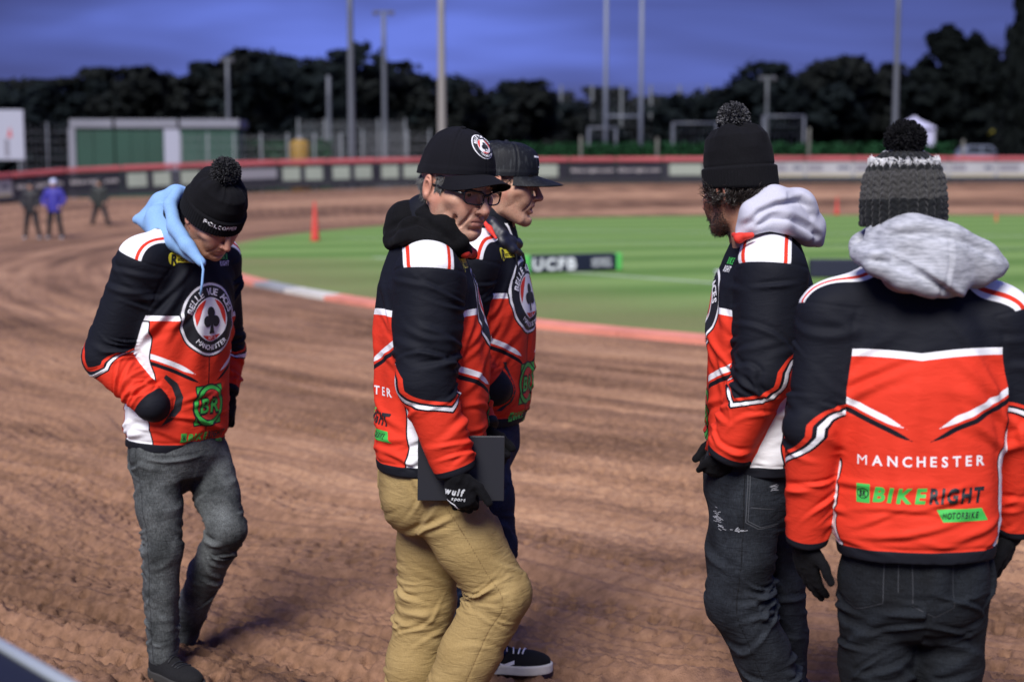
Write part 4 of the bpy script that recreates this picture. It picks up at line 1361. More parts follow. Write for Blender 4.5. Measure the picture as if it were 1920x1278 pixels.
def make_shoe(root, ankle, fwd, mat_up, k=1.0, skate=False, heel_up=0.0, seed=1, laces='white', sole=None):
    """Low shoe; ankle: the joint, fwd: towards the toes. heel_up lifts the heel (radians)."""
    fwd = unit(V(fwd[0], fwd[1], 0))
    fw = fwd * math.cos(heel_up) + V(0, 0, -1) * math.sin(heel_up)
    up = fwd * math.sin(heel_up) + V(0, 0, 1) * math.cos(heel_up)
    r = np.cross(fw, up)
    Q = np.stack([r, fw, up], 1)
    o = np.asarray(ankle, float) - up * 0.085 * k
    def F(p):
        p = (p - o.astype(np.float32)) @ Q.astype(np.float32) / k
        d = ell(p, (0, 0.005, 0.050), (0.040, 0.070, 0.055))
        d = smin(d, ell(p, (0, 0.110, 0.036), (0.047, 0.095, 0.036)), 0.03)
        d = smin(d, rcone(p, V(0, -0.018, 0.05), V(0, -0.016, 0.085), 0.040, 0.040), 0.02)
        return smax(d, 0.022 - p[:, 2], 0.004) * k
    def S(p):
        p = (p - o.astype(np.float32)) @ Q.astype(np.float32) / k
        a = ell(p * np.float32([1, 1, 0]), (0, 0.12, 0), (0.054, 0.092, 1.0)); b = ell(p * np.float32([1, 1, 0]), (0, -0.01, 0), (0.044, 0.066, 1.0))
        e = smin(a, b, 0.05)
        return smax(e, np.abs(p[:, 2] - 0.016) - 0.016, 0.004) * k
    lo, hi = bounds([o - fw * 0.13, o + fw * 0.27, o + up * 0.15], 0.09)
    v, q = mesh_sdf(F, lo, hi, 0.0035)
    sh = mesh_from('shoe', v, q, mat_up, root)
    v2, q2 = mesh_sdf(S, lo, hi, 0.0035)
    mesh_from('sole', v2, q2, sole or M['rubber_white'], sh)
    bv = BVHTree.FromPolygons([tuple(x) for x in v.tolist()], q.tolist())
    # laces
    mb = MB()
    for i in range(4):
        y = 0.055 + 0.020 * i
        pts = []
        for x in np.linspace(-0.026, 0.026, 9):
            p0 = o + Q @ V(x, y + 0.006 * math.sin(i + x * 30), 0.2) * k
            hit = bv.ray_cast(Vector(p0), Vector(-up))[0]
            if hit is not None: pts.append(np.array(hit) + up * 0.002)
        if len(pts) > 2: mb.tube(pts, 0.0028 * k, 5)
    if mb.n: mb.build('lace', M['print_white'] if laces == 'white' else M['print_black'], sh, smooth=True)
    if skate:
        for sg in (1, -1):
            pts = [(-0.06, 0.052), (0.0, 0.046), (0.05, 0.030), (0.085, 0.044)]
            w = 0.006
            pl = [(x, y + w) for x, y in pts] + [(x, y - w) for x, y in pts[::-1]]
            decal('side_stripe', [(poly2d(pl), M['print_white'])], o, fw * k, up * k, r * sg, bv, sh, size=0.008)
    return sh
def make_hood(root, f, lo, hi, mat, seed, amp=0.008, freq=9.0, stretch=V(1, 1, 1), h=0.0048, name='hood', ribs=0.0, soft=14, creases=()):
    v, q = mesh_sdf(f, lo, hi, h)
    v = smooth_mesh(v, q, soft, 0.6)
    n = vert_normals(v, q)
    p = v * freq * stretch + seed
    d = amp * (0.5 * (np.clip(2.4 * np.abs(pnoise(p)), 0, 1.2) - 0.6) + 0.6 * pnoise(p * 0.5 + 9) + 0.10 * np.clip(ridge(pnoise(p * 2.3 + 3)), -0.5, 1))
    for pts, w, a, lip in creases:                      # sewn and folded edges: a valley with a raised lip beside it
        pts = np.asarray(pts); best = np.full(len(v), 9.0); sgn = np.zeros(len(v)); tt = np.zeros(len(v)); L = 0.0
        tot = sum(np.linalg.norm((b - a_)[[0, 2]]) for a_, b in zip(pts[:-1], pts[1:]))
        for p0, p1 in zip(pts[:-1], pts[1:]):
            e = (p1 - p0)[[0, 2]]; l = np.linalg.norm(e); q2 = v[:, [0, 2]] - p0[[0, 2]]
            t = np.clip(q2 @ e / (l * l), 0, 1); r = q2 - t[:, None] * e; dd = np.linalg.norm(r, axis=1)
            m = dd < best
            best = np.where(m, dd, best); sgn = np.where(m, np.sign(e[0] * q2[:, 1] - e[1] * q2[:, 0]), sgn); tt = np.where(m, (L + t * l) / tot, tt); L += l
        k = sstep(0.15, -0.35, n[:, 1]) * sstep(0, 0.12, tt) * sstep(1.0, 0.85, tt)
        d = d + k * (-a * np.exp(-(best / w) ** 2) + lip * np.exp(-((best * sgn - 2.0 * w) / (1.5 * w)) ** 2))
    return mesh_from(name, v + n * d[:, None], q, mat, root)
def px_chain(pts, Y0):
    """[(px, py, dY, radius in m)] to points and radii."""
    return [W(a, b, Y0 + c) for a, b, c, _ in pts], [r for *_, r in pts]
def hair_on(fr, mask, n, length, dirf, mat, seed, root, r=0.0011, curl=0.12, nseg=4, lift=0.0, name='hair', droop=0.0):
    v, nn = fr['v'], fr['n']
    ids = np.nonzero(mask)[0]
    if not len(ids): return None
    rg = np.random.default_rng(seed)
    ids = rg.choice(ids, n)
    base = v[ids] + rg.normal(size=(n, 3)) * 0.002 + nn[ids] * lift
    d = dirf(v[ids], nn[ids]) + rg.normal(size=(n, 3)) * 0.22
    L = length * rg.uniform(0.6, 1.15, n)
    vv, qq = strands(base, d, L, r, curl, seed, nseg, droop)
    return mesh_from(name, hw(fr, vv), qq, mat, root, smooth=True)

# ================================================================== the stadium: ground
EC, EA, EB = (12.0, 36.0), 19.0, 25.3                # centre and half axes of the bend's inner edge
def rho(x, y):
    """Signed distance-like measure outwards from the inner edge of the track."""
    xx = np.minimum(x, EC[0]) - EC[0]
    e = np.sqrt((xx / EA) ** 2 + ((y - EC[1]) / EB) ** 2)
    return (e - 1) * 22.0
def base_z(x, y):
    """The lie of the land: flat near us, banked up to the fence on the far side."""
    zb = np.interp(x, [-30, -22, -12, 0, 12, 30], [0.30, 0.42, 0.80, 1.15, 1.25, 1.25])
    r = rho(x, y)
    far = sstep(1.0, 14.0, r) * sstep(36.0, 52.0, y)
    return zb * far
def track_detail(x, y):
    """Ruts, tyre tread and clods of the loose shale."""
    r = rho(x, y)
    s = x * 0.82 - y * 0.57
    p2 = np.stack([x, y, np.zeros_like(x)], 1)
    wob = pnoise(p2 * 0.55) * 0.25 + pnoise(p2 * 1.7 + 5) * 0.07
    c = r + wob
    fade = np.clip(14.0 / np.maximum(y, 1), 0, 1)
    z = 0.010 * pnoise(np.stack([c * 1.6, s * 0.10, np.zeros_like(x)], 1))
    n = pnoise(np.stack([c * 3.6 + 3, s * 0.16, np.zeros_like(x) + 4], 1))
    z += 0.015 * np.clip(ridge(n), -0.6, 1)
    n = pnoise(np.stack([c * 9 + 9, s * 0.45, np.zeros_like(x) + 8], 1))
    z += 0.0160 * np.clip(ridge(n), -0.5, 1)
    z += 0.0080 * np.clip(ridge(pnoise(np.stack([c * 21 + 1, s * 1.1, np.zeros_like(x) + 6], 1))), -0.5, 1)
    lump = fbm(p2 * 6.5, 4, 0.55)
    rough = sstep(-0.35, 0.5, pnoise(np.stack([c * 1.15 + 20, s * 0.18, np.zeros_like(x)], 1)))
    z += (0.002 + 0.006 * rough) * lump
    z += (0.0022 + 0.004 * rough) * pnoise(p2 * 38 + 11)
    cl = np.clip(pnoise(p2 * 21 + 2) - 0.22, 0, 1)
    z += 0.016 * rough * cl
    cr = np.clip(pnoise(p2 * 30 + 31) - 0.30, 0, 1)
    z += 0.012 * (0.25 + rough) * cr
    z -= 0.024 * (0.3 + rough) * np.clip(pnoise(p2 * np.array([13, 26, 1]) + 51) - 0.25, 0, 1)
    # tread bands: pairs of staggered pits left by tyres
    for c0, w, ph in ((8.95, 0.42, 0.0), (9.55, 0.30, 0.4), (7.75, 0.22, 0.2), (7.2, 0.16, 0.7), (5.9, 0.2, 0.3), (10.2, 0.45, 0.1)):
        u = (c - c0) / w
        band = sstep(1.0, 0.86, np.abs(u)) * sstep(-0.5, 0.05, pnoise(np.stack([s * 0.5 + ph * 7, c * 0.4, np.zeros_like(x)], 1)) + 0.25)
        row = np.floor(c / 0.070)
        q = (s + 0.052 * (row % 2) + 0.014 * pnoise(p2 * 5)) / 0.100
        fx = np.abs((q % 1) - 0.5) * 2; fy = np.abs((((c + 0.008 * pnoise(p2 * 9)) / 0.070) % 1) - 0.5) * 2
        pit = sstep(0.50, 0.32, fx) * sstep(0.70, 0.42, fy) * sstep(-0.45, 0.1, pnoise(p2 * 7 + 3))
        z += band * (-0.004 - 0.027 * pit + 0.003 * pnoise(p2 * 14)) * (1 - 0.3 * rough)
        z += 0.012 * np.exp(-((np.abs(u) - 1.05) / 0.12) ** 2) * band
    # a few footprints' worth of scuffs
    z -= 0.012 * np.clip(pnoise(p2 * 3.1 + 40) - 0.30, 0, 1)
    return 1.6 * z * fade * sstep(0.0, 0.8, r)
def dirt_material():
    m, nt, b = new_mat('shale')
    L = nt.links
    tc = nd(nt, 'ShaderNodeTexCoord')
    def noise(scale, det, stretch=None, rot=0.0):
        n = nd(nt, 'ShaderNodeTexNoise'); n.inputs['Scale'].default_value = scale; n.inputs['Detail'].default_value = det; n.inputs['Roughness'].default_value = 0.6
        if stretch:
            mp = nd(nt, 'ShaderNodeMapping'); mp.inputs['Scale'].default_value = stretch; mp.inputs['Rotation'].default_value = (0, 0, rot)
            L.new(tc.outputs['Object'], mp.inputs[0]); L.new(mp.outputs[0], n.inputs['Vector'])
        else: L.new(tc.outputs['Object'], n.inputs['Vector'])
        return n
    a = nd(nt, 'ShaderNodeAttribute'); a.attribute_name = 'damp'
    n1 = noise(0.5, 6); n2 = noise(22, 7); n3 = noise(160, 4)
    r = nd(nt, 'ShaderNodeValToRGB')
    el = r.color_ramp.elements
    el[0].position = 0.25; el[0].color = (0.105, 0.054, 0.031, 1)
    el[1].position = 0.75; el[1].color = (0.430, 0.252, 0.152, 1)
    e = el.new(0.5); e.color = (0.268, 0.146, 0.088, 1)
    mx = nd(nt, 'ShaderNodeMath', operation='MULTIPLY_ADD'); mx.inputs[1].default_value = 0.50; mx.inputs[2].default_value = -0.055
    L.new(n1.outputs[0], mx.inputs[0])
    m2 = nd(nt, 'ShaderNodeMath', operation='MULTIPLY_ADD'); m2.inputs[1].default_value = 0.54
    L.new(n2.outputs[0], m2.inputs[0]); L.new(mx.outputs[0], m2.inputs[2])
    m3 = nd(nt, 'ShaderNodeMath', operation='SUBTRACT'); L.new(m2.outputs[0], m3.inputs[0]); L.new(a.outputs['Fac'], m3.inputs[1])
    L.new(m3.outputs[0], r.inputs[0])
    L.new(r.outputs[0], b.inputs['Base Color'])
    b.inputs['Roughness'].default_value = 0.88
    b.inputs['Specular IOR Level'].default_value = 0.25
    ad = nd(nt, 'ShaderNodeMath', operation='ADD'); L.new(n2.outputs[0], ad.inputs[0])
    k = nd(nt, 'ShaderNodeMath', operation='MULTIPLY'); k.inputs[1].default_value = 0.6; L.new(n3.outputs[0], k.inputs[0]); L.new(k.outputs[0], ad.inputs[1])
    bp = nd(nt, 'ShaderNodeBump'); bp.inputs['Strength'].default_value = 0.6; bp.inputs['Distance'].default_value = 0.02
    L.new(ad.outputs[0], bp.inputs['Height']); L.new(bp.outputs[0], b.inputs['Normal'])
    return m
def build_track():
    mat = dirt_material()
    ys = [1.2]
    while ys[-1] < 4.6: ys.append(ys[-1] + 0.06)
    while ys[-1] < 7.6: ys.append(ys[-1] + 0.0088)
    while ys[-1] < 30: ys.append(ys[-1] + 0.0088 * (ys[-1] / 7.6) ** 2.3)
    while ys[-1] < 96: ys.append(ys[-1] + 0.6)
    ys = np.array(ys)
    nx = 660
    u = np.linspace(-1, 1, nx)
    u = np.where(np.abs(u) < 0.9, u / 0.9 * 0.82, np.sign(u) * (0.82 + (np.abs(u) - 0.9) / 0.1 * 0.6))
    X = u[None, :] * (0.46 * ys[:, None] + 0.4)
    Y = np.repeat(ys[:, None], nx, 1)
    x, y = X.ravel(), Y.ravel()
    z = base_z(x, y) + track_detail(x, y)
    i, j = np.meshgrid(np.arange(nx - 1), np.arange(len(ys) - 1), indexing='xy')
    q = np.stack([j * nx + i, j * nx + i + 1, (j + 1) * nx + i + 1, (j + 1) * nx + i], -1).reshape(-1, 4)
    r = rho(x, y)
    s = x * 0.82 - y * 0.57
    damp = 0.20 * np.clip(pnoise(np.stack([(r + 0.2 * pnoise(np.stack([x, y, x * 0], 1) * 0.6)) * 0.9, s * 0.09, x * 0 + 2], 1)) + 0.1, -0.3, 1)
    damp += 0.20 * pnoise(np.stack([r * 3.3, s * 0.25, x * 0 + 7], 1))
    damp += 0.13 * sstep(40, 58, y) * np.sin(r * 1.1 + 1.0)
    o = mesh_from('dirt_track', np.stack([x, y, z], 1), q, mat, attrs=dict(damp=damp))
    tag(o, kind='structure')
    # the same ground carried on beyond the fence and to the sides, a little lower
    mb = MB()
    xs = np.array([-400, -120, -60, -40, -30, -22, -12, 0, 12, 30, 60, 120, 400.0]); yy = np.array([-60, 0, 20, 36, 44, 52, 60, 75, 81.9, 82.1, 96, 140, 300, 900.0])
    Xg, Yg = np.meshgrid(xs, yy)
    zg = base_z(Xg.ravel(), Yg.ravel()) - np.where(Yg.ravel() < 82, 0.9, 0.14)
    n = len(xs)
    i, j = np.meshgrid(np.arange(n - 1), np.arange(len(yy) - 1), indexing='xy')
    q = np.stack([j * n + i, j * n + i + 1, (j + 1) * n + i + 1, (j + 1) * n + i], -1).reshape(-1, 4)
    o = mesh_from('ground', np.stack([Xg.ravel(), Yg.ravel(), zg], 1), q, simple('rough_ground', (0.030, 0.034, 0.016), 0.95, noise=3, var=0.3, bump=0.3, dist=0.05))
    tag(o, kind='structure')
def edge_curve(off=0.0, n=220, ang0=-92, ang1=272):
    """Points of the inner edge, offset outwards: straight, bend, straight."""
    a = np.radians(np.linspace(270, 90, n))
    x = EC[0] + (EA + off) * np.cos(a); y = EC[1] + (EB + off) * np.sin(a)
    st = np.linspace(60, EC[0], 60)[:-1]
    x = np.concatenate([st, x, st[::-1]]); y = np.concatenate([np.full(59, EC[1] - EB - off), y, np.full(59, EC[1] + EB + off)])
    return np.stack([x, y], 1)
def grass_material():
    m, nt, b = new_mat('pitch_grass')
    L = nt.links
    tc = nd(nt, 'ShaderNodeTexCoord')
    n1 = nd(nt, 'ShaderNodeTexNoise'); n1.inputs['Scale'].default_value = 0.35; n1.inputs['Detail'].default_value = 7; n1.inputs['Roughness'].default_value = 0.65
    n2 = nd(nt, 'ShaderNodeTexNoise'); n2.inputs['Scale'].default_value = 25; n2.inputs['Detail'].default_value = 4
    for n in (n1, n2): L.new(tc.outputs['Object'], n.inputs['Vector'])
    wv = nd(nt, 'ShaderNodeTexWave'); wv.inputs['Scale'].default_value = 0.085; wv.inputs['Distortion'].default_value = 0.4
    mp = nd(nt, 'ShaderNodeMapping'); mp.inputs['Rotation'].default_value = (0, 0, 1.2)
    L.new(tc.outputs['Object'], mp.inputs[0]); L.new(mp.outputs[0], wv.inputs['Vector'])
    a = nd(nt, 'ShaderNodeAttribute'); a.attribute_name = 'worn'
    g = nd(nt, 'ShaderNodeMix', data_type='RGBA'); g.inputs[6].default_value = (0.105, 0.200, 0.045, 1); g.inputs[7].default_value = (0.190, 0.300, 0.088, 1)
    L.new(wv.outputs['Fac'], g.inputs[0])
    h = nd(nt, 'ShaderNodeMix', data_type='RGBA'); h.inputs[7].default_value = (0.185, 0.195, 0.078, 1)
    ad = nd(nt, 'ShaderNodeMath', operation='MULTIPLY_ADD'); ad.inputs[1].default_value = 0.9; L.new(n1.outputs[0], ad.inputs[0]); L.new(a.outputs['Fac'], ad.inputs[2])
    r = nd(nt, 'ShaderNodeMapRange'); r.inputs['From Min'].default_value = 0.55; r.inputs['From Max'].default_value = 1.25; r.inputs['To Max'].default_value = 0.95
    L.new(ad.outputs[0], r.inputs['Value']); L.new(r.outputs[0], h.inputs[0]); L.new(g.outputs[2], h.inputs[6])
    x = nd(nt, 'ShaderNodeMix', data_type='RGBA', blend_type='MULTIPLY'); x.inputs[0].default_value = 1
    mr = nd(nt, 'ShaderNodeMapRange'); mr.inputs['To Min'].default_value = 0.6; mr.inputs['To Max'].default_value = 1.4
    L.new(n2.outputs[0], mr.inputs['Value']); L.new(h.outputs[2], x.inputs[6]); L.new(mr.outputs[0], x.inputs[7])
    L.new(x.outputs[2], b.inputs['Base Color'])
    b.inputs['Roughness'].default_value = 0.9; b.inputs['Specular IOR Level'].default_value = 0.15
    bp = nd(nt, 'ShaderNodeBump'); bp.inputs['Strength'].default_value = 0.6; bp.inputs['Distance'].default_value = 0.03
    L.new(n2.outputs[0], bp.inputs['Height']); L.new(bp.outputs[0], b.inputs['Normal'])
    return m
def build_infield():
    ring = edge_curve(-0.13)
    c = np.array([30.0, 36.0])
    ks = np.array([0, 0.15, 0.35, 0.55, 0.7, 0.8, 0.87, 0.92, 0.95, 0.975, 0.99, 1.0])
    V_ = []; worn = []
    for k in ks:
        p = c + (ring - c) * k
        r = rho(p[:, 0], p[:, 1])
        near = sstep(34, 24, p[:, 1])
        V_.append(np.column_stack([p, np.full(len(p), 0.045) - 0.02 * (k == 1.0)]))
        worn.append(np.where(near > 0.5, sstep(-6.0, -0.6, r) * 0.70, sstep(-1.5, -0.2, r) * 0.45))
    n = len(ring)
    i, j = np.meshgrid(np.arange(n - 1), np.arange(len(ks) - 1), indexing='xy')
    q = np.stack([j * n + i, (j + 1) * n + i, (j + 1) * n + i + 1, j * n + i + 1], -1).reshape(-1, 4)
    o = mesh_from('infield_grass', np.concatenate(V_), q[:, ::-1], grass_material(), attrs=dict(worn=np.concatenate(worn)))
    tag(o, kind='structure')
    # painted lines of the pitch
    ml = simple('line_paint', (0.42, 0.50, 0.36), 0.85, noise=30, var=0.25)
    mb = MB()
    def line(a, b, w=0.12):
        a, b = np.asarray(a[:2]), np.asarray(b[:2]); t = unit(b - a); nn = np.array([-t[1], t[0]]) * w / 2
        mb.add([[*(a - nn), 0.051], [*(b - nn), 0.051], [*(b + nn), 0.051], [*(a + nn), 0.051]], [[0, 1, 2, 3]])
    line(G(700, 487), G(2400, 618), 0.16)
    line(G(640, 449), G(2100, 474), 0.12)
    line(G(900, 432), G(2000, 447), 0.18)
    tag(mb.build('pitch_marking', ml), kind='structure')
def build_kerb():
    k = empty('kerb', (2, 14, 0)); tag(k, kind='structure')
    cur = edge_curve(0.0, 500)
    m = {'r': simple('kerb_red', (0.66, 0.24, 0.17), 0.75, noise=9, var=0.25, bump=0.2), 'w': simple('kerb_white', (0.62, 0.60, 0.54), 0.75, noise=9, var=0.2, bump=0.2),
         'g': simple('kerb_grey', (0.27, 0.28, 0.29), 0.8, noise=9, var=0.25, bump=0.2)}
    d = np.concatenate([[0], np.cumsum(np.linalg.norm(np.diff(cur, axis=0), axis=1))])
    # only the side towards us; arc length of what is in view
    tot = d[-1]
    def at(s): return np.array([np.interp(s, d, cur[:, 0]), np.interp(s, d, cur[:, 1])])
    s = 44.0; i = 0
    while s < 96:
        L = 1.45
        mid = at(s + L / 2)
        px = 960 + FPX * mid[0] / mid[1]
        if mid[1] > 34: break
        if px > 960: c = 'r'
        else:
            c = 'rwgr'[i % 4] if px < 760 else 'r'
            if px < 760: i += 1
        pts = [at(s + L * t) for t in (0.004, 0.33, 0.66, 0.996)]
        v, q = [], []
        for p in pts:
            g = np.array([EC[0] - p[0] if p[0] < EC[0] else 0, EC[1] - p[1]]); g = unit(np.array([g[0] / EA ** 2, g[1] / EB ** 2]))
            a, b = p + g * 0.14, p - g * 0.14
            v += [[*a, 0.075], [*b, 0.060], [*a, -0.06], [*b, -0.06]]
        for t in range(3):
            o = t * 4
            q += [[o, o + 4, o + 5, o + 1], [o + 1, o + 5, o + 7, o + 3], [o + 2, o + 6, o + 4, o]]
        q += [[0, 1, 3, 2], [12, 14, 15, 13]]
        mesh_from('kerb_block', v, np.array(q), m[c], k, smooth=False)
        s += L

# ================================================================== the stadium: fence, boards, marker cones
def build_barrier():
    pts = []
    for px, by, Y in ((-160, 398, 62), (0, 383, 66), (120, 371, 68), (300, 362, 70), (500, 353, 72.5), (750, 346, 75), (960, 345, 76.5), (1250, 343, 78), (1500, 342, 78), (1750, 342, 78), (2100, 342, 78)):
        p = W(px, by, Y); pts.append(p)
    pts = np.array(pts)
    xs = np.concatenate([np.arange(pts[0, 0], pts[-1, 0], 0.5)])
    yy = np.interp(xs, pts[:, 0], pts[:, 1]); zz = np.interp(xs, pts[:, 0], pts[:, 2])
    d = np.concatenate([[0], np.cumsum(np.hypot(np.diff(xs), np.diff(yy)))])
    def at(s): return np.array([np.interp(s, d, xs), np.interp(s, d, yy), np.interp(s, d, zz)])
    root = empty('perimeter_fence', at(d[-1] / 2)); tag(root, 'long safety fence of advertising boards with red padded top round the track', 'fence')
    m_dark = simple('board_dark', (0.012, 0.012, 0.020), 0.5, noise=4, var=0.3)
    m_pale = simple('board_pale', (0.34, 0.35, 0.37), 0.6, noise=3, var=0.12)
    m_green = simple('board_cream', (0.27, 0.31, 0.26), 0.6, noise=3, var=0.12)
    m_red = simple('pad_red', (0.36, 0.075, 0.085), 0.65, noise=2, var=0.25)
    m_kick = simple('kickboard', (0.016, 0.017, 0.024), 0.7)
    m_txt = simple('board_lettering', (0.42, 0.40, 0.40), 0.7)
    m_yel = simple('board_yellow', (0.36, 0.33, 0.20), 0.7)
    s, L, i = 0.0, 2.6, 0
    rg = np.random.default_rng(3)
    while s + L < d[-1]:
        a, b = at(s + 0.02), at(s + L - 0.02)
        t = unit(b - a); nrm = unit(np.cross(t, V(0, 0, 1))); 
        if nrm[1] > 0: nrm = -nrm
        R = np.stack([t, -nrm, np.cross(t, -nrm)], 1)
        c = (a + b) / 2
        w = np.linalg.norm(b - a)
        px = 960 + FPX * c[0] / c[1]
        pale = px > 1380 or px < 40
        mb = MB(); mb.box(c + V(0, 0, 0.14), (w, 0.10, 0.28), R); mb.build('kickboard', m_kick, root)
        mb = MB(); mb.box(c + V(0, 0, 0.70), (w, 0.06, 0.82), R); bd = mb.build('advert_board', m_pale if pale else m_dark, root)
        mb = MB(); 
        mb.box(c + V(0, 0, 1.28), (w, 0.26, 0.26), R); bev(mb.build('top_pad', m_red, root), 0.08, 3)
        f = c - R[:, 1] * 0.034
        def panel(x0, x1, z0, z1, m, nm='advert_panel'):
            mb = MB(); mb.box(f + t * (x0 + x1) / 2 + V(0, 0, (z0 + z1) / 2), (x1 - x0, 0.008, z1 - z0), R); return mb.build(nm, m, bd)
        if pale:
            panel(-1.2, 1.2, 0.34, 0.46, m_yel)
            panel(-1.15, -0.35 + 0.3 * (i % 3), 0.62, 0.96, simple_cached('board_mist', (0.20, 0.20, 0.23)))
            panel(0.45 + 0.2 * (i % 2), 1.1, 0.70, 0.88, simple_cached('board_slate', (0.09, 0.10, 0.14)))
        elif 1030 < px < 1300:
            if 1030 < px < 1105 or px > 1270: panel(-0.9, 0.9, 0.42, 1.02, m_green)
            txt = 'bike-right.com' 
            for v, tr in text2d(txt, 0.26, 0.03, 0, 0.1, width=2.3):
                v3 = (f - R[:, 1] * 0.006)[None] + v[:, :1] * t + v[:, 1:] * V(0, 0, 1) + V(0, 0, 0.72)
                if not (1030 < px < 1105 or px > 1270): mesh_from('board_lettering', v3, tr, m_txt, bd, smooth=False)
        elif 540 < px < 800:
            panel(-1.05, -0.15, 0.36, 1.02, m_green); panel(0.12, 1.02, 0.36, 1.02, m_green)
        elif 60 < px < 260:
            for v, tr in text2d('bike-right.com', 0.3, 0.03, 0, 0.1, width=2.2):
                v3 = (f - R[:, 1] * 0.006)[None] + v[:, :1] * t + v[:, 1:] * V(0, 0, 1) + V(0, 0, 0.74)
                mesh_from('board_lettering', v3, tr, m_txt, bd, smooth=False)
        elif 260 <= px <= 400:
            panel(-1.05, -0.1, 0.36, 1.02, m_green); panel(0.2, 1.05, 0.36, 1.02, m_green)
        elif 400 < px <= 540:
            panel(-1.25, 1.25, 0.50, 1.0, simple_cached('board_mist', (0.20, 0.20, 0.23)))
        else:
            if i % 3 != 1: panel(-0.5 + 0.3 * (i % 2), 0.7, 0.38, 1.02, m_green)
            else: panel(-1.2, 1.2, 0.45, 0.80, simple_cached('board_mist', (0.20, 0.20, 0.23)))
        s += L; i += 1
_mc = {}
def simple_cached(n, c, r=0.65):
    if n not in _mc: _mc[n] = simple(n, c, r)
    return _mc[n]
def cone(px, py, h, label, Y=None):
    g = G(px, py); 
    if g[1] > 44: z = float(base_z(np.array([g[0]]), np.array([g[1]]))[0]); g = G(px, py, z)
    g[2] = max(g[2], 0.0)
    o = empty('marker_cone', g); tag(o, label, 'cone', 'red cones on the track edge')
    m = simple_cached('cone_red', (0.55, 0.045, 0.03), 0.5)
    mb = MB(); a = 0.46 * h * 0.5
    mb.box(g + V(0, 0, 0.02), (a * 1.25, a * 1.25, 0.04)); bev(mb.build('base', m, o), 0.008)
    mb = MB(); mb.tube([g + V(0, 0, 0.04), g + V(0, 0, 0.1 * h), g + V(0, 0, 0.97 * h), g + V(0, 0, h)], [a * 0.52, a * 0.46, a * 0.12, a * 0.06], 16); mb.build('body', m, o, smooth=True)
def build_pitchside():
    cone(591, 455, 1.05, 'tall red cone on the track edge behind the bowed man and the man in glasses')
    cone(1569, 402, 0.80, 'red cone at the far track edge between the two bobble hats')
    cone(1868, 417, 0.42, 'small dark red cone on the far grass right of the grey-banded hat')
    # the low advertising board on the grass
    a, b = G(978, 512, 0.05), G(1160, 504, 0.05)
    b = V(b[0], a[1] + 0.9, 0.05)
    t = unit(b - a); w = np.linalg.norm(b - a); c = (a + b) / 2; ey = np.cross(V(0, 0, 1), t); R = np.stack([t, ey, V(0, 0, 1)], 1)
    o = empty('advertising_board', c); tag(o, 'low navy trackside board with white lettering and green ends on the grass', 'advertising board')
    h = 0.30
    mb = MB(); mb.box(c + V(0, 0, h / 2), (w * 0.88, 0.20, h), R); bev(mb.build('board_face', simple('board_navy', (0.010, 0.012, 0.032), 0.5), o), 0.02)
    for s in (-1, 1):
        mb = MB(); mb.box(c + t * s * w * 0.465 + V(0, 0, h / 2), (w * 0.065, 0.20, h), R); bev(mb.build('end_cap', simple_cached('board_green', (0.10, 0.50, 0.10)), o), 0.02)
    f = c - ey * 0.1015
    for txt, x, z, ww, hh in (('UCFB', -0.20, 0.15, 0.50, 0.20), ('UNIVERSITY', 0.28, 0.19, 0.20, 0.06), ('CAMPUS', 0.28, 0.11, 0.20, 0.06)):
        v_, t_, n = [], [], 0
        for v, tr in text2d(txt, hh * 1.35, 0.05, 0, 0.12, width=ww * w * 0.88 if txt == 'UCFB' else ww * w):
            v3 = f + t * (x * w) + v[:, :1] * t + v[:, 1:] * V(0, 0, 1) + V(0, 0, z)
            v_.append(v3); t_.append(tr + n); n += len(v3)
        mesh_from('lettering', np.concatenate(v_), np.concatenate(t_), M_print_white(), o, smooth=False)
    # white corner flag base and a second navy board, mostly hidden by the men on the right
    g = G(1352, 545, 0.05)
    o = empty('pitch_box', g); tag(o, 'small white box standing on the grass beside the white-hooded man', 'box')
    mb = MB(); mb.box(g + V(0, 0, 0.14), (0.16, 0.2, 0.28)); bev(mb.build('shell', simple_cached('box_white', (0.6, 0.62, 0.6)), o), 0.02)
    mb = MB(); mb.box(g + V(0, 0, 0.285), (0.18, 0.22, 0.02)); mb.build('lid', simple_cached('box_white', (0.6, 0.62, 0.6)), o)
    a = G(1540, 520, 0.05); o = empty('advertising_board', a); tag(o, 'short navy board on the grass glimpsed between the two men on the right', 'advertising board')
    mb = MB(); mb.box(a + V(0.35, 0, 0.15), (1.1, 0.2, 0.30)); bev(mb.build('board_face', simple_cached('board_navy2', (0.010, 0.012, 0.032)), o), 0.02)
    mb = MB(); mb.box(a + V(0.96, 0, 0.15), (0.10, 0.2, 0.30)); mb.build('end_cap', simple_cached('board_green', (0.10, 0.50, 0.10)), o)
def M_print_white(): return simple_cached('board_white_print', (0.7, 0.72, 0.75))

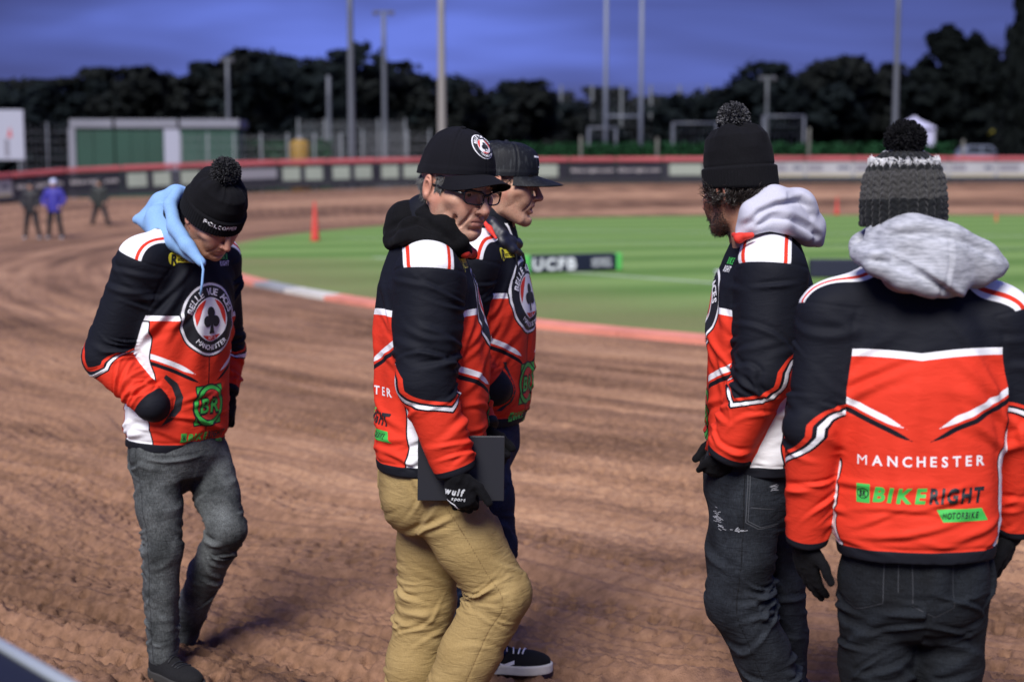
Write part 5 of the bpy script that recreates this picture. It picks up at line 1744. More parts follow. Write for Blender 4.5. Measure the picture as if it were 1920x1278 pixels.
# ================================================================== beyond the fence
def tree_variant(name_seed, kind='broad'):
    rg = np.random.default_rng(name_seed)
    n = 4200
    if kind == 'broad':
        cl = rg.normal(size=(26, 3)) * [0.22, 0.22, 0.20]; cl[:, 2] += 0.62
        cl = np.concatenate([cl, np.stack([0.34 * np.cos(np.arange(9) * 0.7), 0.34 * np.sin(np.arange(9) * 0.7), 0.30 + 0.03 * np.arange(9)], 1)])
        rad = rg.uniform(0.09, 0.19, len(cl))
    else:
        zc = np.linspace(0.10, 0.93, 34); a = rg.uniform(0, 6.28, 34); w = 0.30 * (1 - zc) ** 0.75 + 0.02
        cl = np.stack([w * np.cos(a) * rg.uniform(0.2, 1, 34), w * np.sin(a) * rg.uniform(0.2, 1, 34), zc], 1); rad = 0.05 + 0.12 * (1 - zc)
    k = rg.integers(0, len(cl), n)
    d = rg.normal(size=(n, 3)); d /= np.linalg.norm(d, axis=1, keepdims=True)
    p = cl[k] + d * (rad[k] * rg.uniform(0.55, 1.08, n))[:, None]
    p[:, 2] = np.clip(p[:, 2], 0.06, 1.0)
    a = rg.normal(size=(n, 3)); a /= np.linalg.norm(a, axis=1, keepdims=True)
    b = np.cross(a, d); b /= np.maximum(np.linalg.norm(b, axis=1, keepdims=True), 1e-6)
    s = rg.uniform(0.016, 0.044, n)[:, None]
    v = np.stack([p - a * s - b * s * 0.7, p + a * s - b * s * 0.5, p + a * s * 0.8 + b * s, p - a * s * 0.9 + b * s * 0.6], 1).reshape(-1, 3)
    q = np.arange(4 * n).reshape(n, 4)
    return v, q
def build_trees():
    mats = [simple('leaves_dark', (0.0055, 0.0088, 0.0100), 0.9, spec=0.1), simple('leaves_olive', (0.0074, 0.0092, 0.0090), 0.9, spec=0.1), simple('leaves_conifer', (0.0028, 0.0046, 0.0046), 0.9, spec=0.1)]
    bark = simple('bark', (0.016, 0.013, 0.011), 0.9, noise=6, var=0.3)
    var = [tree_variant(s) for s in (1, 2, 3, 4)] + [tree_variant(9, 'conifer'), tree_variant(10, 'conifer')]
    vm = [None] * 6
    spec = [  # px, top py, width in px, distance, variant
        (-20, 150, 170, 118, 0), (70, 152, 150, 124, 1), (150, 158, 130, 120, 2), (215, 132, 150, 122, 3), (285, 138, 140, 126, 0), (350, 150, 130, 118, 1),
        (405, 122, 150, 124, 2), (470, 120, 160, 128, 3), (530, 108, 150, 122, 1), (598, 84, 190, 120, 0), (665, 100, 160, 124, 2), (725, 122, 140, 128, 3),
        (790, 152, 150, 122, 1), (860, 168, 150, 130, 0), (930, 160, 140, 126, 2), (985, 156, 120, 122, 3), (1050, 182, 130, 136, 0), (1100, 172, 110, 140, 1),
        (1170, 192, 140, 140, 2), (1240, 186, 130, 142, 3), (1310, 190, 130, 140, 0), (1370, 168, 120, 132, 1), (1432, 128, 150, 126, 2), (1500, 108, 170, 124, 0), (1560, 128, 130, 128, 3),
        (1625, 118, 130, 126, 1), (1690, 128, 120, 130, 2), (1740, 105, 120, 112, 4), (1782, 48, 190, 108, 5), (1838, 62, 150, 112, 4), (1870, 112, 120, 116, 5), (1925, -60, 90, 96, 5), (1990, 60, 160, 110, 4)]
    kinds = ['dense round-headed tree', 'spreading dark tree', 'low bushy tree', 'loose-crowned tree', 'tall pointed conifer', 'dark broad conifer']
    where = lambda px: ('far behind the white sign at the left edge' if px < 100 else 'beyond the green cabins' if px < 460 else 'beyond the mesh fence and light poles' if px < 800 else
                        'behind the two capped men' if px < 1010 else 'beyond the rugby posts' if px < 1260 else 'behind the plain bobble hat' if px < 1530 else 'beyond the pale gazebo' if px < 1700 else 'at the right edge behind the parked cars')
    adj = ['standing', 'rising', 'growing', 'showing']
    from collections import Counter
    seen = Counter()
    for px, ty, wpx, Y, k in spec:
        top = W(px, ty, Y)
        z0 = 0.9
        H = top[2] - z0; wd = wpx / FPX * Y * (1.6 if k > 3 else 1.65)
        lab = f'{kinds[k]} {where(px)}'
        g = V(top[0], Y, z0)
        t = empty('tree', g)
        seen[lab] += 1
        t['_lab'] = lab; t['_px'] = px
        tag(t, lab, 'tree', 'trees along the far skyline')
        if vm[k] is None:
            v, q = var[k]
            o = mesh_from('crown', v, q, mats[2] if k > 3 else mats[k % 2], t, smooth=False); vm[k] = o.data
        else:
            o = bpy.data.objects.new('crown', vm[k]); COL.objects.link(o); o.parent = t
        o.matrix_parent_inverse = Matrix.Identity(4)
        o.location = (0, 0, 0); o.scale = (wd / 0.95, wd / 0.95, H); o.rotation_euler = (0, 0, px * 0.7)
        mb = MB(); mb.tube([g - V(0, 0, 1.2), g + V(0.1, 0, H * 0.3), g + V(0, 0.1, H * 0.72)], [0.30, 0.22, 0.06], 7); mb.build('trunk', bark, t, smooth=True)
    # dark undergrowth along the foot of the trees
    rg = np.random.default_rng(77); n = 9000
    p = np.stack([rg.uniform(-62, 62, n), rg.uniform(111, 117, n), rg.uniform(0.2, 4.2, n)], 1); p[:, 2] *= 0.75 + 0.35 * pnoise(p * [0.25, 0, 0])
    u = rg.normal(size=(n, 3)); u /= np.linalg.norm(u, axis=1, keepdims=True); w = np.cross(u, rg.normal(size=(n, 3))); w /= np.linalg.norm(w, axis=1, keepdims=True)
    sz = rg.uniform(0.25, 0.6, n)[:, None]
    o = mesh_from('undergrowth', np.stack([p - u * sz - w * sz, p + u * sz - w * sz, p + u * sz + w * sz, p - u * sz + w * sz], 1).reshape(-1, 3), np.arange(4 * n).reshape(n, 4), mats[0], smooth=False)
    tag(o, kind='stuff')
    by = {}
    for o in COL.objects:
        if '_lab' in o: by.setdefault(o['_lab'], []).append(o)
    words = {1: [''], 2: ['left one of two, ', 'right one of two, '], 3: ['leftmost of three, ', 'middle of three, ', 'rightmost of three, '], 4: ['leftmost of four, ', 'second of four from left, ', 'third of four from left, ', 'rightmost of four, ']}
    for lab, l in by.items():
        l.sort(key=lambda o: o['_px'])
        for o, w in zip(l, words.get(len(l), [''] * len(l))):
            o['label'] = (lab + ', ' + w.strip(', ')) if w else lab
            del o['_lab']; del o['_px']
def pole(px, base_py, top_py, Y, r, label, name='floodlight_pole', head=None, mat=None):
    a, b = W(px, base_py, Y), W(px, top_py, Y)
    a[2] = min(a[2], float(base_z(np.array([a[0]]), np.array([min(Y, 95.0)]))[0])) - 0.2
    b[0] = a[0]
    o = empty(name, V(a[0], Y, a[2])); tag(o, label, 'pole' if name == 'floodlight_pole' else 'post')
    m = mat or simple_cached('galvanised', (0.095, 0.105, 0.125), 0.55)
    n = 6
    pts = [a + (b - a) * t for t in np.linspace(0, 1, n)]
    mb = MB(); mb.tube(pts, np.linspace(r, r * 0.7, n), 10); mb.build('shaft', m, o, smooth=True)
    mb = MB(); mb.box(a + V(0, 0, 0.22), (r * 4.5, r * 4.5, 0.05)); mb.build('base_plate', m, o)
    if head:
        mb = MB(); mb.box(b + V(0, 0, 0.05), (head, 0.12, 0.12)); mb.build('crossarm', m, o)
        for s in (-0.36, 0.36):
            mb = MB(); mb.box(b + V(s * head, -0.12, -0.05), (head * 0.26, 0.3, 0.22), np.array([[1, 0, 0], [0, 0.94, -0.34], [0, 0.34, 0.94]])); mb.build('lamp_housing', simple_cached('lamp_grey', (0.10, 0.10, 0.11), 0.5), o)
    return o
def build_poles():
    pole(429, 250, 112, 104, 0.17, 'short grey light pole above the right end of the green cabins', head=1.0)
    pole(618, 300, 142, 100, 0.19, 'grey pole standing left beside the tallest pale pole at the mesh fence')
    pole(660, 300, -60, 92, 0.24, 'tall pale pole rising out of frame behind the mesh fence')
    pole(722, 300, 24, 102, 0.20, 'lamp pole with flat floodlight head above the dark trees', head=1.5)
    pole(829, 300, -70, 74.5, 0.24, 'thick pale pole rising out of frame just behind the cap of the man in glasses', mat=simple_cached('pole_pale', (0.24, 0.23, 0.215), 0.55))
    pole(1436, 300, 146, 104, 0.14, 'thin dark lamp pole behind the plain bobble hat', head=1.2, mat=simple_cached('pole_dark', (0.09, 0.10, 0.11), 0.6))
    pole(1676, 300, -60, 92, 0.20, 'grey pole rising out of frame left of the pale gazebo')
    pole(1900, 300, 168, 108, 0.10, 'thin pole beside the dark conifers at the right edge', mat=simple_cached('pole_dark', (0.09, 0.10, 0.11), 0.6))
    # rugby goal: two posts and a crossbar
    Y = 98
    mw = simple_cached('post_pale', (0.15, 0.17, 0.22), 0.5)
    a, b = W(1135, 275, Y), W(1201, 275, Y)
    o = empty('rugby_goal', (a + b) / 2); tag(o, 'pair of tall pale rugby goal posts with a crossbar beyond the hedge', 'goal')
    for p in (a, b):
        mb = MB(); mb.tube([V(p[0], Y, 0.6), V(p[0], Y, 8), V(p[0], Y, 16.5)], [0.15, 0.15, 0.13], 10); mb.build('post', mw, o, smooth=True)
    z = W(1168, 218, Y)[2]
    mb = MB(); mb.tube([V(a[0], Y, z), V(b[0], Y, z)], 0.07, 8); mb.build('crossbar', mw, o, smooth=True)
    def goal(px0, px1, py, Y, label):
        a, b = W(px0, py, Y), W(px1, py, Y)
        o = empty('football_goal', (a[0], Y, 0.9)); tag(o, label, 'goal')
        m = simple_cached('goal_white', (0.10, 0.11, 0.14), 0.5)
        for p in (a, b):
            mb = MB(); mb.tube([V(p[0], Y, 0.6), V(p[0], Y, p[2])], 0.07, 8); mb.build('post', m, o, smooth=True)
            mb = MB(); mb.tube([V(p[0], Y, p[2]), V(p[0], Y + 0.8, p[2]), V(p[0], Y + 2.2, 0.8)], 0.04, 6); mb.build('stay', m, o, smooth=True)
        mb = MB(); mb.tube([V(a[0] - 0.05, Y, a[2]), V(b[0] + 0.05, Y, a[2])], 0.07, 8); mb.build('crossbar', m, o, smooth=True)
        mb = MB()
        for x in np.arange(a[0], b[0], 0.30): mb.tube([V(x, Y + 0.8, a[2]), V(x, Y + 2.2, 0.8)], 0.010, 3, cap=False)
        for k in np.linspace(0, 1, 9): mb.tube([V(a[0], Y + 0.8 + 1.4 * k, a[2] + (0.8 - a[2]) * k), V(b[0], Y + 0.8 + 1.4 * k, a[2] + (0.8 - a[2]) * k)], 0.010, 3, cap=False)
        mb.build('net', m, o)
    goal(1104, 1155, 240, 96, 'small pale football goal at the foot of the rugby posts')
    goal(1262, 1345, 231, 100, 'football goal partly hidden left of the plain bobble hat')
    goal(1432, 1508, 218, 100, 'football goal with pale frame right of the plain bobble hat')
    # tall ball-stop netting
    Y = 132
    o = empty('ball_stop_fence', W(1190, 260, Y)); tag(o, 'tall dark ball-stop netting on posts in front of the distant trees', 'fence')
    md = simple_cached('pole_dark', (0.09, 0.10, 0.11), 0.6)
    z1 = W(1190, 160, Y)[2]
    for px in (1052, 1110, 1165, 1220, 1274, 1327):
        x = W(px, 200, Y)[0]
        mb = MB(); mb.tube([V(x, Y, 0.5), V(x, Y, z1)], 0.12, 7); mb.build('post', md, o, smooth=True)
    x0, x1 = W(1052, 200, Y)[0], W(1327, 200, Y)[0]
    mb = MB()
    for z in np.arange(z1 - 3.6, z1 + 0.01, 0.6): mb.tube([V(x0, Y, z), V(x1, Y, z)], 0.02, 3, cap=False)
    for x in np.arange(x0, x1, 0.6): mb.tube([V(x, Y, 1), V(x, Y, z1)], 0.016, 3, cap=False)
    w = mb.build('netting', md, o); w['kind'] = 'stuff'
def build_cabins():
    mg = simple('cabin_green', (0.0060, 0.046, 0.030), 0.6, noise=2, var=0.2)
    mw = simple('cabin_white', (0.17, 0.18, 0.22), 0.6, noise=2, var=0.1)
    Y = 88
    def cab(px0, px1, label, door=None, post=False):
        a, b = W(px0, 300, Y), W(px1, 300, Y)
        zt = W(px0, 240, Y)[2]; zr = W(px0, 224, Y)[2]; z0 = 0.3
        cx = (a[0] + b[0]) / 2; w = b[0] - a[0]
        o = empty('cabin', V(cx, Y, z0)); tag(o, label, 'cabin', 'green site cabins behind the fence')
        n = max(2, int(round(w / 1.1))); pw = w / n
        for i in range(n):
            x = a[0] + pw * (i + 0.5)
            mb = MB(); mb.box(V(x, Y + 1.25, (z0 + zt) / 2), (pw * 0.97, 2.5, zt - z0)); mb.build('wall_panel', mg, o)
        mb = MB(); mb.box(V(cx, Y + 1.3, (zt + zr) / 2), (w + 0.3, 2.9, zr - zt)); bev(mb.build('roof_fascia', mw, o), 0.03)
        if door:
            d0, d1 = W(door[0], 300, Y)[0], W(door[1], 300, Y)[0]
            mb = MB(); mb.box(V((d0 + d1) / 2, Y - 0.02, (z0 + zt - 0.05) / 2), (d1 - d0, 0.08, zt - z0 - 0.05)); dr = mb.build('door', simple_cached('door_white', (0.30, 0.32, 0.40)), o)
            mb = MB(); mb.tube([V(d1 - 0.12, Y - 0.10, 1.55), V(d1 - 0.12, Y - 0.10, 1.75)], 0.03, 6); mb.build('handle', simple_cached('galvanised', (0.095, 0.105, 0.125)), dr)
        if post:
            x = W(post, 300, Y)[0]
            mb = MB(); mb.box(V(x, Y - 0.06, (z0 + zt) / 2), (0.42, 0.12, zt - z0)); mb.build('corner_post', mw, o)
    cab(138, 215, 'green cabin with white corner post and roof edge at the left end of the row', post=137)
    cab(217, 336, 'green cabin with a white door in the middle of the row', door=(309, 338))
    cab(338, 446, 'green cabin with white roof edge at the right end of the row')
    # white board at the left edge
    Y2 = 74
    a, b = W(-70, 300, Y2), W(47, 300, Y2)
    zt, zb = W(0, 206, Y2)[2], W(0, 300, Y2)[2]
    o = empty('sign_board', V((a[0] + b[0]) / 2, Y2, 0)); tag(o, 'large white board with a red mark on legs at the left edge', 'sign')
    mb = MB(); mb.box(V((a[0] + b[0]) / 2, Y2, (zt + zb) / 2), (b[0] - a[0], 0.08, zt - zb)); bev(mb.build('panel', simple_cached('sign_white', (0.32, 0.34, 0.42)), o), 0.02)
    for x in (a[0] + 0.3, b[0] - 0.3):
        mb = MB(); mb.tube([V(x, Y2 + 0.07, -0.2), V(x, Y2 + 0.07, zb + 0.3)], 0.06, 8); mb.build('leg', simple_cached('galvanised', (0.095, 0.105, 0.125)), o, smooth=True)
    x = W(18, 250, Y2)[0]; z = W(18, 250, Y2)[2]
    mesh_from('red_mark', [V(x - 0.12, Y2 - 0.045, z - 0.2), V(x + 0.14, Y2 - 0.045, z - 0.2), V(x + 0.05, Y2 - 0.045, z + 0.35)], np.array([[0, 1, 2]]), simple_cached('mark_red', (0.45, 0.06, 0.06)), o, smooth=False)
    mb = MB(); mb.box(V(x - 0.15, Y2 - 0.043, z - 0.75), (0.22, 0.006, 0.9)); mb.build('dark_mark', simple_cached('mark_grey', (0.16, 0.16, 0.20)), o)
def mesh_fence(px0, px1, top_py, Y, label, n, spacing=0.14, wire=0.011, mat=None):
    a, b = W(px0, 300, Y), W(px1, 300, Y)
    zt = W(px0, top_py, Y)[2]; z0 = 0.4
    o = empty('mesh_fence', V(a[0], Y, z0)); tag(o, label, 'fence')
    m = mat or simple_cached('fence_wire', (0.16, 0.175, 0.19), 0.5)
    for k in range(n + 1):
        x = a[0] + (b[0] - a[0]) * k / n
        mb = MB(); mb.tube([V(x, Y, z0), V(x, Y, zt + 0.1)], 0.045, 7); mb.build('post', m, o, smooth=True)
        if k < n:
            x1 = a[0] + (b[0] - a[0]) * (k + 1) / n
            mb = MB()
            for xx in np.arange(x + 0.05, x1, spacing): mb.box(V(xx, Y, (z0 + zt) / 2), (wire, wire, zt - z0))
            for zz in np.arange(z0 + 0.2, zt + 0.01, 0.55): mb.box(V((x + x1) / 2, Y + wire, zz), (x1 - x, wire, wire * 1.6))
            mb.build('mesh_panel', m, o)
def build_beyond():
    mesh_fence(340, 640, 252, 83, 'pale wire mesh fence in front of the right cabin and hedge', 6)
    mesh_fence(560, 760, 225, 96, 'higher wire fence standing behind the yellow tank', 4, spacing=0.12, wire=0.016)
    mesh_fence(680, 806, 246, 86, 'wire mesh fence left of the thick pale pole', 3, wire=0.014)
    mesh_fence(45, 135, 232, 90, 'dark frame fence between the white sign and the cabins', 2, spacing=0.3, mat=simple_cached('fence_dark', (0.12, 0.13, 0.16)))
    # hedges: clipped, leafy
    def hedge(px0, px1, py, Y, label, mat, name='hedge', bot=0.6):
        a, b = W(px0, py, Y), W(px1, py, Y)
        zt = a[2]; L = b[0] - a[0]
        rg = np.random.default_rng(int(px0) + 5)
        n = int(340 * L)
        n = min(n, 16000)
        p = np.stack([rg.uniform(a[0], b[0], n), Y + rg.uniform(0, 1.2, n), rg.uniform(bot, zt, n)], 1)
        f = rg.random(n) < 0.6
        p[f, 1] = Y + rg.normal(size=f.sum()) * 0.06
        p[:, 2] += 0.03 * pnoise(p * [1.2, 1, 0.1])
        u = rg.normal(size=(n, 3)); u /= np.linalg.norm(u, axis=1, keepdims=True)
        w = np.cross(u, rg.normal(size=(n, 3))); w /= np.linalg.norm(w, axis=1, keepdims=True)
        s = rg.uniform(0.05, 0.11, n)[:, None]
        v = np.stack([p - u * s - w * s, p + u * s - w * s, p + u * s + w * s, p - u * s + w * s], 1).reshape(-1, 3)
        o = empty(name, V((a[0] + b[0]) / 2, Y, bot)); tag(o, label, 'hedge')
        mesh_from('foliage', v, np.arange(4 * n).reshape(n, 4), mat, o, smooth=False)
        mb = MB(); mb.box(V((a[0] + b[0]) / 2, Y + 0.65, (bot + zt) / 2 - 0.1), (L, 1.0, zt - bot - 0.2)); mb.build('inner_growth', mat, o)
    mg = simple('hedge_green', (0.012, 0.050, 0.020), 0.9, spec=0.1)
    hedge(880, 1790, 268, 90, 'long clipped green hedge behind the fence from the caps to the gazebo', mg)
    hedge(446, 620, 262, 92, 'green hedge behind the wire mesh right of the cabins', simple('hedge_dim', (0.014, 0.050, 0.022), 0.9, spec=0.1))
    # wooden posts in front of the long hedge
    for i, (px, lab) in enumerate(((1089, 'pale wooden post before the hedge under the rugby goal'), (1232, 'pale wooden post before the hedge left of the plain bobble hat'), (1516, 'taller pale post before the hedge right of the plain bobble hat'), (1805, 'pale post standing in front of the parked silver car'))):
        Y = 82
        a, t = W(px, 300, Y), W(px, (255, 258, 240, 262)[i], Y)
        mb = MB(); mb.tube([V(a[0], Y, 1.0), V(a[0], Y, t[2] - 0.05), V(a[0], Y, t[2])], [0.09, 0.085, 0.05], 8)
        o = mb.build('fence_post', simple_cached('post_wood', (0.12, 0.12, 0.105), 0.8), smooth=True); tag(o, lab, 'post', 'posts before the hedge')
    # yellow tank and white cladding beside it
    Y = 84; c = W(562, 280, Y)
    o = empty('yellow_tank', V(c[0], Y, 0.8)); tag(o, 'rounded yellow container behind the red fence pad near the wire mesh', 'container')
    mb = MB(); r = 0.58; zt = W(562, 262, Y)[2]
    mb.tube([V(c[0], Y, 0.6), V(c[0], Y, zt - 0.25), V(c[0], Y, zt - 0.08), V(c[0], Y, zt)], [r, r, r * 0.8, r * 0.35], 20); mb.build('drum', simple_cached('tank_yellow', (0.28, 0.16, 0.012)), o, smooth=True)
    mb = MB(); mb.tube([V(c[0], Y, zt), V(c[0], Y, zt + 0.18)], 0.16, 10); mb.build('cap', simple_cached('post_white', (0.28, 0.30, 0.34)), o, smooth=True)
    # gazebo
    Y = 92
    x0, x1 = W(1690, 290, Y)[0], W(1752, 290, Y)[0]
    ze, zp = W(1700, 240, Y)[2], W(1715, 216, Y)[2]
    o = empty('gazebo', V((x0 + x1) / 2, Y, 0.9)); tag(o, 'pale pop-up gazebo with a peaked lilac roof behind the grey-banded hat', 'gazebo')
    mt = simple('gazebo_cloth', (0.42, 0.42, 0.58), 0.7, noise=3, var=0.1)
    cx, cy = (x0 + x1) / 2, Y + 1.0
    mesh_from('roof', [V(x0 - .1, Y - .1, ze), V(x1 + .1, Y - .1, ze), V(x1 + .1, Y + 2.1, ze), V(x0 - .1, Y + 2.1, ze), V(cx - .25, cy - .2, ze + (zp - ze) * .7), V(cx + .25, cy - .2, ze + (zp - ze) * .7), V(cx, cy, zp)],
              [np.array([[0, 1, 5, 4]]), np.array([[1, 2, 5], [2, 3, 6], [3, 0, 4], [4, 5, 6], [2, 6, 5], [3, 4, 6]])], mt, o, smooth=False)
    for x in (x0, x1):
        for y in (Y, Y + 2):
            mb = MB(); mb.tube([V(x, y, 0.7), V(x, y, ze)], 0.05, 6); mb.build('leg', simple_cached('galvanised', (0.095, 0.105, 0.125)), o, smooth=True)
    mb = MB(); mb.box(V(x1 - 0.35, Y + 0.1, (0.7 + ze) / 2), (0.75, 0.04, ze - 0.7)); mb.build('side_panel', mt, o)
    # cars
    car(1842, 300, 100, 4.3, (0.13, 0.15, 0.21), 'silver estate car parked behind the fence at the right')
    car(1950, 300, 102, 4.4, (0.015, 0.018, 0.035), 'dark saloon car parked behind the fence cut by the right edge')
    # small yellow board and white box behind the cars
    Y = 108
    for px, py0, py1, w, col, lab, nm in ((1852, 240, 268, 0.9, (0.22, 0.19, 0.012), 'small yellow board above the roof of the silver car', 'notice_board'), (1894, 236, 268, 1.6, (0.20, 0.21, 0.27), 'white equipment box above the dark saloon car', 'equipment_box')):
        a, b = W(px, py1, Y), W(px, py0, Y)
        o = empty(nm, V(a[0], Y, 1.0)); tag(o, lab, 'board' if nm == 'notice_board' else 'box')
        mb = MB(); mb.box((a + b) / 2, (w, 0.1 if nm == 'notice_board' else 1.2, b[2] - a[2])); bev(mb.build('panel' if nm == 'notice_board' else 'shell', simple_cached(nm + '_paint', col), o), 0.03)
        for s in (-0.4, 0.4):
            mb = MB(); mb.tube([V(a[0] + s * w, Y + 0.1, 0.6), V(a[0] + s * w, Y + 0.1, a[2] + 0.05)], 0.05, 6); mb.build('leg', simple_cached('pole_dark', (0.09, 0.10, 0.11)), o)
def car(px, py, Y, L, col, label):
    c = W(px, py, Y); z0 = 1.0 + 0.9
    z0 = W(px, 303, Y)[2] - 0.35
    o = empty('parked_car', V(c[0], Y, z0)); tag(o, label, 'car', 'cars parked behind the fence')
    paint = simple(label.split()[0] + '_paint', col, 0.25, spec=0.6); dark = simple_cached('car_glass', (0.02, 0.025, 0.035), 0.1)
    prof = [(-0.50, 0.25), (-0.50, 0.55), (-0.47, 0.80), (-0.40, 0.92), (-0.33, 1.38), (-0.26, 1.46), (0.08, 1.45), (0.22, 0.98), (0.42, 0.86), (0.49, 0.70), (0.50, 0.30), (0.48, 0.22), (-0.48, 0.22)]
    v = []
    for y, k in ((-0.85, 1.0), (0.85, 1.0)):
        for x, z in prof: v.append(V(c[0] + x * L, Y + y * (0.84 if z > 1.2 else 1), z0 + z))
    n = len(prof)
    bm = bmesh.new(); vs = [bm.verts.new(q) for q in v]
    bm.faces.new(vs[:n]); bm.faces.new(vs[n:][::-1])
    for i in range(n): bm.faces.new([vs[i], vs[n + i], vs[n + (i + 1) % n], vs[(i + 1) % n]])
    bmesh.ops.recalc_face_normals(bm, faces=bm.faces[:])
    me = bpy.data.meshes.new('body_shell'); bm.to_mesh(me); bm.free(); me.materials.append(paint)
    b = bpy.data.objects.new('body_shell', me); COL.objects.link(b); child(b, o); bev(b, 0.06, 3)
    for x0, x1, x2, x3 in ((-0.33, -0.09, -0.09, -0.28), (-0.06, 0.145, 0.06, -0.06)):
        pts = [V(c[0] + x0 * L, 0, z0 + 0.96), V(c[0] + x1 * L, 0, z0 + 0.96), V(c[0] + x2 * L, 0, z0 + 1.36), V(c[0] + x3 * L, 0, z0 + 1.36)]
        vv = [p + V(0, Y - 0.86 if p[2] < z0 + 1.2 else Y - 0.745, 0) for p in pts]
        mesh_from('side_window', vv, np.array([[0, 1, 2, 3]]), dark, o, smooth=False)
    for x in (-0.31, 0.31):
        for y in (-0.80, 0.80):
            mb = MB(); p = V(c[0] + x * L, Y + y, z0 + 0.32)
            mb.tube([p - V(0, 0.1, 0), p + V(0, 0.1, 0)], 0.32, 16); w = mb.build('wheel', simple_cached('tyre', (0.015, 0.015, 0.016), 0.8), o)
            mb = MB(); mb.tube([p - V(0, 0.115, 0), p - V(0, 0.095, 0)], 0.20, 12); mb.build('rim', simple_cached('alloy', (0.35, 0.36, 0.38), 0.35), w)
    for y in (-0.6, 0.6):
        mb = MB(); mb.box(V(c[0] + 0.488 * L, Y + y, z0 + 0.66), (0.1, 0.35, 0.14)); bev(mb.build('headlight', simple_cached('headlight_glass', (0.6, 0.62, 0.65), 0.1), o), 0.03)

# ------------------------------------------------------------------ the dark glossy rail at the near left corner
def build_near_rail():
    a, b = W(-60, 1166, 2.35), W(190, 1310, 1.95)
    o = empty('near_rail', (a + b) / 2); tag(o, 'dark glossy rounded rail out of focus at the bottom left corner', 'rail')
    t = unit(b - a); a = a - t * 0.5; b = b + t * 0.4
    side = unit(np.cross(t, V(0, 0, 1)))
    up = np.cross(side, t)
    m, nt, bs = new_mat('rail_gloss')
    bs.inputs['Base Color'].default_value = (0.010, 0.011, 0.016, 1); bs.inputs['Roughness'].default_value = 0.45; bs.inputs['Specular IOR Level'].default_value = 0.3
    prof = [(0.0, -0.50), (0.0, -0.02), (0.012, 0.0), (0.03, 0.004), (0.06, -0.004), (0.40, -0.10), (0.40, -0.50)]
    sgn = 1 if (side[1] < 0) else -1
    v = []
    for p in (a, b):
        for x, z in prof: v.append(p + side * sgn * x + up * z)
    n = len(prof); q = [[i, (i + 1) % n, n + (i + 1) % n, n + i] for i in range(n)]
    bm = bmesh.new(); vs = [bm.verts.new(x) for x in v]
    for f in q: bm.faces.new([vs[i] for i in f])
    bm.faces.new(vs[:n]); bm.faces.new(vs[n:])
    bmesh.ops.recalc_face_normals(bm, faces=bm.faces[:])
    me = bpy.data.meshes.new('panel'); bm.to_mesh(me); bm.free(); me.materials.append(m)
    ob = bpy.data.objects.new('panel', me); COL.objects.link(ob); child(ob, o); bev(ob, 0.008, 3)
    mb = MB(); mb.tube([a + up * 0.006 + side * sgn * 0.016, b + up * 0.006 + side * sgn * 0.016], 0.010, 10)
    mb.build('edge_trim', simple('trim_alloy', (0.55, 0.60, 0.58), 0.35, metal=0.6), o, smooth=True)

